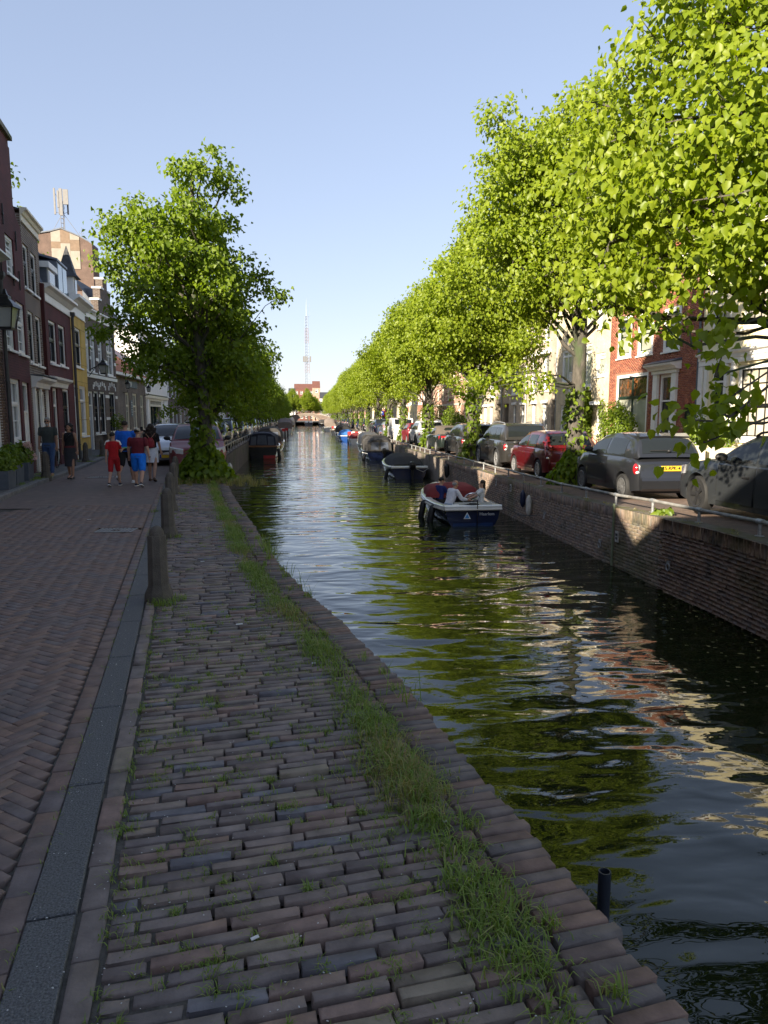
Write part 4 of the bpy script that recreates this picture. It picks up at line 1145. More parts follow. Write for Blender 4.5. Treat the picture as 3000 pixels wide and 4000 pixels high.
sp = [('brick_house', 'orange brick house beyond the salmon brick house on the right', 9, 8.5, 'red', ROOFT, 4, 'cross'), ('cream_house', 'cream house partly behind the red kiosk', 8, 9, 'yellow', ROOFD, 3, 'pitch'), ('brick_house', 'pinkish brick house behind the far right trees', 12, 8.6, 'pink', ROOFT, 5, 'pitch')]
while y < 280:
    if sp: nm, lb, W, H, wl, rf, n, rt = sp.pop(0)
    else: nm, lb, W, H, wl, rf, n, rt = 'distant_house', 'small distant house behind the far right trees', rnd.choice((10, 12, 14)), rnd.choice((8, 9)), rnd.choice(('pink', 'red', 'cream', 'beige', 'yellow')), rnd.choice((ROOFT, ROOFD)), 4, rnd.choice(('pitch', 'cross'))
    row_house(nm, lb, (16.5 + max(0, y - 100) * .008, y + W), W - .02, H, BR[wl], rf, n, 2, -math.pi / 2, rt, group=GR_R if nm != 'distant_house' else 'distant houses on the right', loc_z=-.1)
    y += W

# ---------------------------------------------------------------- block with the phone antennas behind the left houses
h = thing('brick_tower_block', 'tall block with a chequered cream and tan end wall behind the left roofs', 'apartment block', (-28.35, 92, 0), 0)
prof_t = [(-2.8, 23.45), (-1.2, 23.73), (0, 24.08), (2.06, 23.23), (3.06, 22.67), (3.47, 22.39)]
mb = MB(); mb.prism([(-2.8, 0), (3.47, 0)] + prof_t[::-1], 0, 2.6); mb.build('wall', brick_wall('tower_brown_brick', (.115, .07, .052), (.10, .06, .046), (.14, .10, .08)), h)
pal = M('pale_wall_panel', (.27, .245, .205), .8, .1, 2); tan = M('tan_wall_panel', (.185, .13, .088), .8, .12, 3)
for xa, zz in ((-1.2, (19.5, 21.85, 22.6)), (-.12, (19.5, 20.6, 22.45)), (.97, (19.5, 21.6, 22.85))):
    xb = xa + 1.075
    for j in range(3):
        z0 = zz[j]; mt = (pal, tan, pal)[j] if xa != -.12 else (tan, pal, tan)[j]
        mb = MB()
        if j < 2: mb.box(xa, xb, -.06, -.002, z0, zz[j + 1] - .015)
        else: mb.prism([(xa, z0), (xb, z0), (xb, interp(xb, prof_t) - .05)] + ([(0, 24.03)] if xa < 0 < xb else []) + [(xa, interp(xa, prof_t) - .05)], -.06, -.002)
        mb.build('wall_panel', mt, h)
mb = MB()
for (xa, za), (xb, zb) in zip(prof_t, prof_t[1:]): mb.loft([[(xa, -.15, za), (xa, 2.7, za), (xa, 2.7, za + .14), (xa, -.15, za + .14)], [(xb, -.15, zb), (xb, 2.7, zb), (xb, 2.7, zb + .14), (xb, -.15, zb + .14)]])
mb.build('roof_edge', LEAD, h)
an = thing('phone_antenna_mast', 'cluster of grey phone antenna panels on a short braced mast above the chequered wall', 'antenna', (-28.4, 93, 24.1)); an.scale = (.72, .72, .76)
GA = M('antenna_grey', (.17, .165, .16), .5, .08, 3)
mb = MB()
for x, y in ((-.28, 0), (.28, 0), (0, .4)): mb.tube([(x, y, 0), (x, y, 4.6)], .05, 6)
for z in (.5, 1.2, 1.9, 2.6): mb.tube([(-.28, 0, z), (.28, 0, z), (0, .4, z), (-.28, 0, z)], .03, 5)
mb.build('lattice_pole', GA, an)
for x, y, z0, z1, w_ in ((-1.05, -.2, 2.4, 6.4, .13), (-.45, -.35, 3.4, 6.0, .13), (.0, -.4, 2.2, 6.3, .24), (.75, -.3, 3.9, 6.2, .42), (.8, .5, 2.6, 5.6, .12), (-.6, .6, 2.6, 6, .13)):
    q = MB(); q.box(x - w_, x + w_, y - .09, y + .09, z0, z1, .04); q.build('antenna_panel', GA, an)
    q = MB(); q.tube([(x * .2, y * .2, 2.6), (x, y, z0 + .4)], .03, 5); q.tube([(x * .2, y * .2, 4.2), (x, y, z1 - .6)], .03, 5); q.build('arm', GA, an)
mb = MB(); mb.tube([(-.2, 0, 2.3), (-1.9, 0, -.4)], .035, 5); mb.tube([(.2, 0, 2.6), (3.2, 0, -1.5)], .035, 5); mb.build('stay', GA, an)
mb = MB(); mb.tube([(2.95, 0, -1.6), (2.95, 0, .6)], .03, 5); mb.tube([(2.6, 0, .0), (2.6, 0, -.3), (2.95, 0, -.4), (3.3, 0, -.3), (3.3, 0, .2)], .02, 5); mb.build('whip_antenna', GA, an)

# ---------------------------------------------------------------- bridge
YB = 286
h = thing('arched_bridge', 'low brick arch bridge crossing the far end of the canal', 'bridge', (1.3, YB, 0))
BB = brick_wall('bridge_brick', (.17, .11, .085), (.13, .085, .07), (.2, .17, .14))
mb = MB(); c = .55; r = 5.0
top = lambda x, c=.55: 3.2 - .018 * (x - c) ** 2 if abs(x - c) < 11 else 1.0
xs = [-10.5 + i * .75 for i in range(29)]
low = lambda x, c=.55, r=5.0: WZ + .2 + 3.7 * math.sqrt(max(0, 1 - ((x - c) / r) ** 2)) if abs(x - c) < r else -2.5
xs = sorted(set(xs + [c - r, c + r, c - r + .05, c + r - .05, c - r + .3, c + r - .3]))
for yy, s_ in ((0, 1), (7, -1)):
    for a, b in zip(xs, xs[1:]):
        q = [(a, yy, low(a + 1e-4)), (b, yy, low(b - 1e-4)), (b, yy, top(b)), (a, yy, top(a))]
        mb.face(*(q if s_ > 0 else q[::-1]))
for a, b in zip(xs, xs[1:]):
    mb.face((a, 0, top(a)), (b, 0, top(b)), (b, 7, top(b)), (a, 7, top(a))); mb.face((a, 0, low(a + 1e-4)), (a, 7, low(a + 1e-4)), (b, 7, low(b - 1e-4)), (b, 0, low(b - 1e-4)))
mb.build('arch_wall', BB, h)
mb = MB()
for i in range(24):
    t0, t1 = 180 * i / 24 + .6, 180 * (i + 1) / 24 - .6
    mb.prism([(c + (r + d) * math.cos(R(t)), WZ + .2 + (3.7 + d) * math.sin(R(t))) for d, t in ((-.02, t0), (.55, t0), (.55, t1), (-.02, t1))], -.08, -.002)
mb.build('arch_ring', M('bridge_stone', (.22, .19, .16), .85, .3, 2), h)
mb = MB()
for xa, xb in ((-8.3, -6.9), (8.1, 9.5)): mb.box(xa, xb, -.15, -.002, -2.2, 1.7)
mb.build('buttress', M('bridge_stone', (.22, .19, .16)), h)
mb = MB()
for a, b in zip(xs, xs[1:]): mb.loft([[(q, -.1, top(q)), (q, .35, top(q)), (q, .35, top(q) + .2), (q, -.1, top(q) + .2)] for q in (a, b)])
mb.build('coping', M('pale_coping_stone', (.33, .30, .25), .85), h)
mb = MB()
for i in range(29):
    x = -10.3 + i * .75; mb.tube([(x, .15, top(x) + .1), (x, .15, top(x) + 1.15)], .03, 5)
for k in (.6, 1.15): mb.tube([(x, .15, top(x) + k) for x in [-10.3 + i * .75 for i in range(29)]], .03, 5)
mb.build('railing', IRON, h)

# ---------------------------------------------------------------- lattice radio mast and the roofs beyond the bridge
h = thing('radio_mast', 'tall thin lattice radio mast rising above the far end of the canal', 'radio mast', (2.9, 470, 0))
MR_ = M('mast_red', (.29, .23, .23), .5, .1); MW_ = M('mast_grey', (.30, .34, .40), .5, .1)
mb = MB(); N = 34; zt = 66.0
for i in range(N):
    z0, z1 = 2 + (zt - 2) * i / N, 2 + (zt - 2) * (i + 1) / N
    w0, w1 = 1.9 - 1.0 * i / N, 1.9 - 1.0 * (i + 1) / N
    mb.cur = (i // 5) % 2
    P = [(-1, -.6), (1, -.6), (0, 1)]
    for k in range(3):
        a, b = P[k], P[(k + 1) % 3]
        mb.tube([(a[0] * w0, a[1] * w0, z0), (a[0] * w1, a[1] * w1, z1)], .14, 4, False)
        mb.tube([(a[0] * w0, a[1] * w0, z0), (b[0] * w1, b[1] * w1, z1)], .07, 3, False); mb.tube([(a[0] * w1, a[1] * w1, z1), (b[0] * w1, b[1] * w1, z1)], .07, 3, False)
mb.build('lattice', [MW_, MR_], h)
mb = MB(); mb.tube([(0, 0, zt), (0, 0, zt + 4), (0, 0, zt + 11)], [.3, .25, .04], 6); mb.tube([(2, 0, zt + 8), (2, 0, zt), (-1.2, 0, zt - 1)], .08, 4); mb.build('whip_antenna', MW_, h)
for z, xx in ((39, (-2.2, -1.2, 0, 2.2)), (22, (-2,)), (20, (-1.9,))):
    for x in xx: q = MB(); q.box(x - .45, x + .45, -1.3, -.7, z - 1.8 if z > 30 else z - .5, z + 1.8 if z > 30 else z + .6, .1); q.build('antenna_panel', GA, h)
FARB = M('dusky_far_brick', (.15, .065, .05), .9, .15, 1); ROOFF = M('dusky_far_tiles', (.14, .06, .045), .9, .2, 2)
for lb, x0, x1, y, z0, z1, wl, rf in (('wide red brick building beyond the bridge, left of the mast foot', -5.2, 6.2, 430, 18.5, 21.8, 'red', ROOFF), ('pale building low behind the bridge trees', -8, -4.2, 400, 14, 18, 'white', ROOFD),
                                      ('orange brick stepped gable right of the mast foot', 5.2, 9.5, 400, 18, 22, 'pink', ROOFF), ('brown roofed house between mast and right trees', 9, 17, 390, 12, 15.5, 'grey', ROOFD)):
    h = thing('far_building', lb, 'building', (x0, y, 0))
    W = x1 - x0
    nw = max(1, round(W / 3)); ops = [(W * (i + .5) / nw - .7, W * (i + .5) / nw + .7, z, z + 1.9) for i in range(nw) for z in (1.2, 4.8, 8.2)] + ([(W * (i + .5) / nw - .7, W * (i + .5) / nw + .7, 15.5, 17.2) for i in range(nw)] if z0 > 17.5 else [])
    shell(h, W, z0, 14, ops, BR[wl] if wl != 'red' else FARB)
    for o in ops: window(h, *o, cols=2, rows=2)
    roof_pitch(h, W, z0, 14, z1 - z0, rf)
# ---------------------------------------------------------------- trees
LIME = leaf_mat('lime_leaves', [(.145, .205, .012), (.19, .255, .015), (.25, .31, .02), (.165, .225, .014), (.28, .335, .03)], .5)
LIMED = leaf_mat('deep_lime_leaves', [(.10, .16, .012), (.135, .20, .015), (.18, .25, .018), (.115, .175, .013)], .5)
IVY = leaf_mat('ivy_leaves', [(.09, .15, .014), (.13, .19, .018), (.17, .23, .02)], .38)
LV7 = np.array([(0, 0, 0), (0, .5, -.08), (0, 1.05, -.34), (-.37, .10, .13), (-.40, .58, .10), (.37, .10, .13), (.40, .58, .10)])
LF7 = np.array([(0, 1, 3), (3, 1, 4), (1, 2, 4), (0, 5, 1), (5, 6, 1), (1, 6, 2)])
LV4 = np.array([(0, 0, 0), (0, 1, -.25), (-.42, .42, .15), (.42, .42, .15)])
LF4 = np.array([(0, 1, 2), (0, 3, 1)])

def clumps(blobs, g, dens, power=.38):
    C = []
    for x, y, z, r in blobs:
        n = max(3, int(dens * r ** 2.2))
        d = norm(g.normal(size=(n, 3)))
        rr = r * g.random(n) ** power
        c = np.array([x, y, z]) + d * rr[:, None] * np.array([1, 1, .88])
        C.append(np.concatenate([c, np.tile([x, y, z], (n, 1))], 1))
    return np.concatenate(C)

def leaves(C, g, per, sig, size, tv, tf, droop=.55):
    """C: clump centres and the centres they grow out from"""
    n = len(C)
    k = np.repeat(np.arange(n), g.poisson(per, n))
    m = len(k)
    P = C[k, :3] + g.normal(size=(m, 3)) * sig * np.array([1, 1, .75])
    out = norm(C[k, :3] - C[k, 3:] + g.normal(size=(m, 3)) * .25)
    Yd = norm(out * .55 + np.array([0, 0, -droop]) + g.normal(size=(m, 3)) * .45)
    N = norm(out * .45 + np.array([-.46, -.44, .5]) + g.normal(size=(m, 3)) * .42)
    X = norm(np.cross(Yd, N)); N = np.cross(X, Yd)
    s = size * g.uniform(.65, 1.2, m)[:, None]
    return scatter(tv, tf, X * s, Yd * s, N * s, P)

def limb(mb, a, b, r0, r1, g, n=5, seg=5, sag=.15):
    a, b = np.array(a), np.array(b); L = np.linalg.norm(b - a)
    pts = []
    for i in range(seg + 1):
        t = i / seg
        p = a + (b - a) * t + np.array([0, 0, -sag * L * math.sin(math.pi * t)]) + (g.normal(size=3) * .035 * L if 0 < i < seg else 0)
        pts.append(tuple(p))
    mb.tube(pts, [r0 + (r1 - r0) * i / seg for i in range(seg + 1)], n)
    return pts

def crown_mesh(blobs, seed, dens=30, per=34, sig=.17, size=.10, near=False, mat=LIME, name='crown'):
    g = np.random.default_rng(seed)
    C = clumps(blobs, g, dens)
    V, F = leaves(C, g, per, sig, size, LV7 if near else LV4, LF7 if near else LF4)
    return npmesh(name, V, F, mat), C

def trunk_mesh(blobs, C, seed, h0, r, top, lean=(0, 0), twigs=True):
    g = np.random.default_rng(seed + 5)
    mb = MB()
    pts, rs = [], []
    N = 9
    for i in range(N + 1):
        t = i / N; z = top * t
        pts.append((lean[0] * t + .10 * math.sin(t * 5 + seed) * (t > 0), lean[1] * t + .08 * math.cos(t * 4 + seed) * (t > 0), z - .15))
        rs.append(r * (1.28 if i == 0 else 1.0) * (1 - .82 * t ** 1.2))
    mb.tube(pts, rs, 12)
    for x, y, z, q in blobs:
        zz = min(max(h0, z - .9 * math.hypot(x, y) - .2), top - .3)
        t = zz / top
        s = (lean[0] * t, lean[1] * t, zz)
        limb(mb, s, (x, y, z), max(.014, min(r * .34 * (1 - t * .6), q * .11)), min(.02, q * .04), g, 5, 5, -.06)
    if twigs:
        for i in range(0, len(C), 2):
            c = C[i]; limb(mb, c[3:], c[:3], .014, .006, g, 3, 2, .05)
    return mb.mesh('trunk', BARK, True, 60)

def shoots_mesh(seed, r, z0, z1, n, size, mat=IVY, rad=None, name='basal_shoots', cone=False):
    """leafy shoots round the foot of a trunk or ivy up it"""
    g = np.random.default_rng(seed)
    t = g.random(n); a = g.random(n) * 2 * math.pi
    rr = (rad if rad else r) * (np.sqrt(g.random(n)) * (1 - .75 * t) if cone else g.uniform(.75, 1.35, n))
    P = np.stack([rr * np.cos(a), rr * np.sin(a), z0 + (z1 - z0) * t], 1)
    out = norm(np.stack([np.cos(a), np.sin(a), np.zeros(n)], 1) + g.normal(size=(n, 3)) * .3)
    Yd = norm(out * .5 + np.array([0, 0, -.6]) + g.normal(size=(n, 3)) * .4); N = norm(out * .6 + np.array([0, 0, .5]) + g.normal(size=(n, 3)) * .35)
    X = norm(np.cross(Yd, N)); N = np.cross(X, Yd); s = size * g.uniform(.6, 1.3, n)[:, None]
    V, F = scatter(LV7, LF7, X * s, Yd * s, N * s, P)
    return npmesh(name, V, F, mat)

BL1 = [(0.29, 8.64, 0.84), (1.02, 8.34, 0.55), (-0.29, 8.39, 0.58), (-1.73, 7.86, 0.55), (-2.19, 7.07, 0.62), (-1.47, 7.05, 0.88), (-0.52, 7.54, 0.84), (0.14, 7.3, 0.8), (0.69, 7.71, 0.51), (-2.36, 6.21, 0.47), (-1.9, 6.29, 0.84), (-0.9, 6.25, 0.91), (0.11, 6.27, 0.91), (0.96, 6.29, 0.73), (1.57, 6.07, 0.51), (1.98, 5.78, 0.33), (2.35, 5.43, 0.2), (-1.34, 5.3, 0.95), (-0.2, 5.26, 1.02), (0.93, 5.28, 0.84), (-2.32, 4.45, 0.36), (-2.78, 4.39, 0.24), (-1.87, 4.73, 0.55), (-1.6, 4.05, 0.55), (-2.18, 3.74, 0.33), (-0.3, 4.24, 0.95), (0.9, 4.26, 0.84), (1.47, 4.85, 0.33), (-1.01, 3.45, 0.69), (0.01, 3.32, 0.88), (1.06, 3.53, 0.77)]
BR0 = [(-4.21, 1, 4.82, 0.9), (-4.41, 1, 4.04, 0.8), (-4.37, 1.5, 3.99, 0.6), (-3.91, 1, 5.58, 0.9), (-4.19, 1.5, 5.61, 0.7), (-4.24, 2, 6.13, 0.45), (-4.52, 1.5, 5.12, 0.6), (-3.71, 0.5, 5.96, 0.9), (-3.66, 1, 6.43, 0.6), (-3.56, 0, 6.14, 1.0), (-3.32, 0, 6.93, 1.2), (-3.78, 0, 4.79, 1.0), (-3.65, -0.5, 5.01, 1.0), (-4.04, 0, 4.1, 0.9), (-3.73, -0.5, 3.97, 1.0), (-4.21, 0.5, 3.62, 0.55), (-3.84, 0, 3.65, 0.55), (-3.53, -0.5, 3.6, 0.6), (-3.51, -1, 4.21, 1.0), (-3.31, -1, 3.48, 1), (-2.82, -0.5, 5.43, 1.3), (-2.04, 0, 4.58, 1.3), (-4.31, 1, 3.28, 0.5), (-3.99, 0.5, 2.91, 0.38), (-4.64, -1.5, 2.52, 0.36), (-4.36, -1.7, 2.58, 0.4), (-4.3, -2, 2.72, 0.5), (-4.69, -2, 2.21, 0.26), (-4.42, -2.2, 2.26, 0.33), (-5.05, -2.2, 1.83, 0.2), (-4.78, -2.4, 1.85, 0.26), (-4.61, -2.5, 1.72, 0.24), (-4.99, -2.4, 1.64, 0.2), (-4.55, -2.2, 2.09, 0.2), (-5.25, -2.2, 1.83, 0.11), (-4.3, 0.5, 3.03, 0.35), (-4.43, 1.3, 3.52, 0.35)]
g_ = np.random.default_rng(3)
# the tree on the left pavement
t = thing('lime_tree', 'tall lime tree on the left pavement edge with leafy shoots round its foot', 'tree', (-2.9, 21.1, 0), 0, 'street limes')
bl = [(x, float(g_.uniform(-.9, 1.1)) * min(1.0, .4 + r), z, r) for x, z, r in BL1] + [(x * .7, s_ * float(g_.uniform(1.0, 1.8)), z, r * .9) for s_ in (-1, 1) for x, z, r in BL1[5:20:2] if r > .6]
bl = [(x * .97, y, z - .22 - .03 * max(0, z - 6), r * (.9 if z > 5 else 1.08)) for x, y, z, r in bl]
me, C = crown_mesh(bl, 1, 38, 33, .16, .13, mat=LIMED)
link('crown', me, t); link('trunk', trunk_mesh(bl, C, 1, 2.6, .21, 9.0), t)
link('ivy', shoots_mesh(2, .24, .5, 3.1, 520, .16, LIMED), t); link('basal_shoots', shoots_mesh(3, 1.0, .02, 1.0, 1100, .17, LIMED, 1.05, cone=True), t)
# the big tree near the right edge, its trunk out of frame
t = thing('lime_tree', 'large near lime tree overhanging the canal from the right edge of the frame', 'tree', (8.3, 8.0, 0), 0, 'street limes')
bl = BR0 + [(x, y, z, r) for x, y, z, r in ((0, 1, 5, 1.6), (0, -2, 6, 1.6), (1.5, 0, 7, 1.8), (-1, .5, 8.5, 1.6), (2.5, 1.5, 5.5, 1.5), (1, -2.5, 8, 1.5), (0, 0, 10, 1.5), (-2.4, .8, 7.4, 1.1), (-2.5, -2, 5, 1.5), (-1.5, -4, 5.5, 1.6), (-3, -3.5, 6.6, 1.3), (-.5, -4, 4.5, 1.5), (-1, -1.5, 4, 1.4), (-3.2, -4.6, 5.2, 1.0), (-1, -5.5, 7, 1.5))]
low = [b for b in BR0 if b[3] < .51 and b[2] < 3]
BR0 = [b for i, b in enumerate(BR0) if b not in low or i % 3 != 1]; low = [b for b in low if b in BR0]; bl = [b for b in bl if b[3] > .51 or b[2] >= 3 or b in low]
me, C = crown_mesh([b for b in BR0 if b not in low], 4, 40, 21, .165, .09, near=True)
me3, C3 = crown_mesh(low, 44, 9, 11, .11, .095, near=True); link('crown', me3, t)
C = np.concatenate([C, C3])
me2, C2 = crown_mesh([b for b in bl if b not in BR0], 5, 13, 30, .2, .12)
link('crown', me, t); link('crown', me2, t); link('trunk', trunk_mesh(bl, C, 4, 2.2, .24, 10.5), t)
# right row: first three each grown for itself, the rest share three crowns
def gen_blobs(seed, h0, h1, rad, n=30, low=True):
    g = np.random.default_rng(seed); B = [(0, 0, h1 - 1.0, .95), (.3, .1, h1 - .55, .6)]
    for i in range(n):
        t = (i + .5) / n; z = h0 + (h1 - 1.3 - h0) * t
        R_ = rad * (math.sin(math.pi * (.20 + .74 * t)) ** .7) * g.uniform(.62, 1.06)
        a = i * 2.4 + g.uniform(-.4, .4); k = g.uniform(.5, .8)
        B.append((R_ * k * math.cos(a), R_ * k * math.sin(a), z, R_ * .36 * g.uniform(.8, 1.2) + .18))
    if low:
        for i in range(5):
            a = g.uniform(0, 6.28); B.append((rad * .75 * math.cos(a), rad * .75 * math.sin(a), h0 - g.uniform(.2, .8), .36)); B.append((rad * .92 * math.cos(a), rad * .92 * math.sin(a), h0 - g.uniform(.7, 1.2), .24))
    return B
bl = [b for b in gen_blobs(21, 5.2, 11.9, 3.5, 44, False) if not (b[0] > .3 and b[2] - b[3] < 4.7)] + [(-2.3, -.6, 3.3, .4), (-3.0, -.9, 2.95, .32), (-3.6, -1.1, 2.75, .25), (-1.4, -1.2, 3.2, .4), (-1.9, -1.5, 2.75, .28), (-2.5, 0, 10.6, .6)]
t = thing('lime_tree', 'lime tree beside the dark red hatchback, shoots at its foot hiding the car corner', 'tree', (8.25, 21.1, -.2), 0, 'street limes')
me, C = crown_mesh(bl, 6, 34, 32, .18, .13)
link('crown', me, t); link('trunk', trunk_mesh(bl, C, 6, 3.0, .25, 11.2), t); link('ivy', shoots_mesh(7, .27, 1.0, 3.0, 150, .13), t); link('basal_shoots', shoots_mesh(8, .8, .02, 1.05, 620, .16, LIMED, .85, cone=True), t)
protos = []
for s_, (h1, rd) in ((31, (11.6, 3.5)), (32, (11.3, 3.3)), (33, (11.9, 3.6))):
    bl = gen_blobs(s_, 4.7, h1, rd, 34)
    me, C = crown_mesh(bl, s_, 27, 28, .22, .16)
    protos.append((me, trunk_mesh(bl, C, s_, 2.8, .23, h1 - .6, lean=(.15, .1), twigs=False)))
rt = [(8.3, 34.6, 'leaning lime tree with bright shoots between two dark parked cars'), (8.35, 47.6, 'lime tree with ivy trunk between convertible and white sport utility car'), (8.5, 60.5, 'lime tree beside the covered car under its grey sheet'), (8.9, 74, 'lime tree by the silver car and green wheeled bins'), (9.2, 87, 'lime tree in front of the red kiosk')]
sm = [shoots_mesh(40 + i, .8, .02, 1.3, 330, .2, IVY, .7, cone=True) for i in range(2)]; im = [shoots_mesh(45 + i, .27, .8, 3.0, 230, .17) for i in range(2)]
for i, (x, y, lb) in enumerate(rt):
    t = thing('lime_tree', lb, 'tree', (x, y, -.2), rnd.uniform(0, 6.28), 'street limes')
    c, k = protos[i % 3]
    link('crown', c, t); link('trunk', k, t); link('ivy', im[i % 2], t); link('basal_shoots', sm[i % 2], t)
y = 99
while y < 279:
    t = thing('lime_tree', 'small lime tree far along the right quay towards the bridge', 'tree', (qr(y) + 1.3, y, -.2), rnd.uniform(0, 6.28), 'far limes on the right quay')
    c, k = protos[rnd.randrange(3)]; s_ = rnd.uniform(.93, 1.04); t.scale = (s_, s_, s_)
    link('crown', c, t); link('trunk', k, t); link('ivy', im[0], t)
    y += 12.5
# left row
lp = []
for s_, (h1, rd) in ((51, (8.6, 3.0)), (52, (8.9, 3.1))):
    bl = gen_blobs(s_, 3.0, h1, rd, 30)
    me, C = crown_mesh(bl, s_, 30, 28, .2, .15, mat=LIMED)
    lp.append((me, trunk_mesh(bl, C, s_, 2.4, .2, h1 - .6, twigs=False)))
lt = [(-4.65, 39, 'second lime tree of the left row, just behind the first'), (-4.9, 54, 'third lime tree of the left row with yellow-green ivy on its trunk'), (-5.2, 72, 'fourth lime tree of the left row')]
y = 90
while y < 280: lt.append((ql(y) - .7, y, 'small lime tree far along the left quay')); y += 15
for i, (x, y, lb) in enumerate(lt):
    t = thing('lime_tree', lb, 'tree', (x, y, 0), rnd.uniform(0, 6.28), 'street limes' if i < 3 else 'far limes on the left quay')
    c, k = lp[i % 2]
    link('crown', c, t); link('trunk', k, t); link('ivy', im[i % 2], t)
# trees behind houses and beyond the bridge
bl = gen_blobs(61, 7.5, 14.2, 3.2, 22, False)
me, C = crown_mesh(bl, 61, 14, 22, .24, .17, mat=LIMED)
t = thing('garden_tree', 'dark green tree showing over the roof of the white-corniced house', 'tree', (-13.6, 35, -2.6), 0); link('crown', me, t); link('trunk', trunk_mesh(bl, C, 61, 6, .3, 13), t)
bl = [(x * .55, y * .55, z * 1.0, r * .7) for x, y, z, r in gen_blobs(62, 7.5, 11.5, 2.5, 12, False)]
me, C = crown_mesh(bl, 62, 14, 22, .2, .16, mat=LIMED)
t = thing('garden_tree', 'small tree top peeping over the maroon gable at the left edge', 'tree', (-11.9, 29, 1.6), 0); link('crown', me, t); link('trunk', trunk_mesh(bl, C, 62, 6, .2, 10.5), t)
for i, x in enumerate((-22, -17, -12, -7.5, -3, 1.5, 6, 10.5, 15, 20, 25, -5, 4)):
    t = thing('lime_tree', 'lime tree beyond the bridge with bicycles', 'tree', (x + rnd.uniform(-1, 1), 312 + rnd.uniform(0, 25), .5), rnd.uniform(0, 6), 'trees beyond the bridge')
    c, k = protos[i % 3]; t.scale = (1.1, 1.1, .95 + .12 * (i % 3)); link('crown', c, t); link('trunk', k, t)
# climbing ivy on the cream house, shrubs
def leaf_box(name, label, cat, boxes, n, size, mat, seed, loc=(0, 0, 0), group=None, parent=None):
    g = np.random.default_rng(seed); P, O_ = [], []
    tot = sum(b[3] * b[4] * b[5] for b in boxes)
    for x, y, z, a, b, c in boxes:
        m = int(n * a * b * c / tot); d = norm(g.normal(size=(m, 3))); q = d * (g.random(m) ** .3)[:, None] * np.array([a, b, c]); P.append(q + np.array([x, y, z])); O_.append(d)
    P = np.concatenate(P); out = np.concatenate(O_); m = len(P)
    Yd = norm(out * .5 + np.array([0, 0, -.5]) + g.normal(size=(m, 3)) * .45); N = norm(out * .7 + np.array([-.2, 0, .5]) + g.normal(size=(m, 3)) * .35)
    X = norm(np.cross(Yd, N)); N = np.cross(X, Yd); s = size * g.uniform(.6, 1.3, m)[:, None]
    V, F = scatter(LV4, LF4, X * s, Yd * s, N * s, P)
    o = link(name, npmesh(name, V, F, mat), parent, loc)
    return tag(o, label, cat, group) if label else o
def stems(parent, pts, r=.03):
    mb = MB()
    for p in pts: mb.tube(p, [r] * (len(p) - 1) + [r * .4], 5)
    return mb.build('stem', BARK, parent)
iv = leaf_box('ivy_climber', 'thick bright ivy covering the ground floor of the cream brick house', 'climbing plant', [(0, .9, 2.2, .45, .8, 1.2), (0, 2.0, 2.3, .45, .9, 1.25), (0, 1.4, 1.0, .5, 1.3, .9), (0, 2.9, 1.8, .35, .5, 1.3)], 5200, .15, IVY, 71, (15.65, 38, 0)); stems(iv, [[(.2, 1, 0), (.1, .8, 1.5), (.1, .9, 2.6)], [(.2, 2, 0), (.1, 2.2, 1.4), (.1, 2, 2.8)]])
iv = leaf_box('climbing_rose', 'thin climber on the wall between cream and red brick houses', 'climbing plant', [(0, 0, 1.2, .2, .3, .9), (0, .1, 2.3, .2, .25, .6)], 420, .11, IVY, 72, (15.8, 36.6, 0)); stems(iv, [[(0, 0, 0), (0, .1, 1.2), (0, 0, 2.6)]])
iv = leaf_box('window_shrub', 'round dark shrub in front of the stained glass window', 'shrub', [(0, 0, 1.5, .7, 1.1, .9), (0, .5, 2.2, .4, .6, .5)], 2200, .12, LIMED, 73, (15.2, 33.2, 0)); stems(iv, [[(0, 0, .0), (0, .1, 1.3)], [(0, .1, 0), (.1, .4, 1.5)]])
for i, (y, s_, lb) in enumerate(((73, 1.2, 'pale shrub in front of the narrow cream house'), (80, 1.5, 'white flowering shrub against the salmon brick house'), (88, 1.4, 'tall shrub at the far end of the salmon brick house'), (69, .9, 'low shrub beside the beige terrace end'))):
    iv = leaf_box('street_shrub', lb, 'shrub', [(0, 0, 1.3 * s_, .8 * s_, 1.0 * s_, 1.0 * s_), (0, .5, 2.2 * s_, .5, .6, .5)], 900, .17, IVY, 80 + i, (15.2, y, 0)); stems(iv, [[(0, 0, 0), (0, .1, 1.2 * s_)]])
# ---------------------------------------------------------------- cars
def paint(name, c, metal=.35, rough=.28, coat=1.0, var=.05):
    return M(name, c, rough, var, 2.0, metal=metal, coat=coat, spec=.5)
CGLASS = M('car_glass', (.014, .017, .018), .03, .1, 1.2, spec=.4)
PLASTIC = M('black_plastic', (.02, .02, .021), .5, .1, 8)
TAIL = M('red_lens', (.35, .012, .018), .15, .15, 20, spec=.6, coat=.8)
CLEAR = M('clear_lens', (.62, .64, .66), .12, .1, 8, spec=.7, coat=.8)
ALLOY = M('alloy_rim', (.50, .50, .51), .3, .08, 6, metal=.7)
DARKRIM = M('black_rim', (.03, .03, .032), .35, .1, 6, metal=.3)
CHROME = M('chrome', (.7, .7, .7), .12, .03, 3, metal=1.0)
PLATE = M('yellow_plate', (.75, .47, .03), .45, .04, 10)
PBLUE = M('plate_blue', (.01, .05, .35), .5)
INK = M('black_ink', (.01, .01, .01), .6)

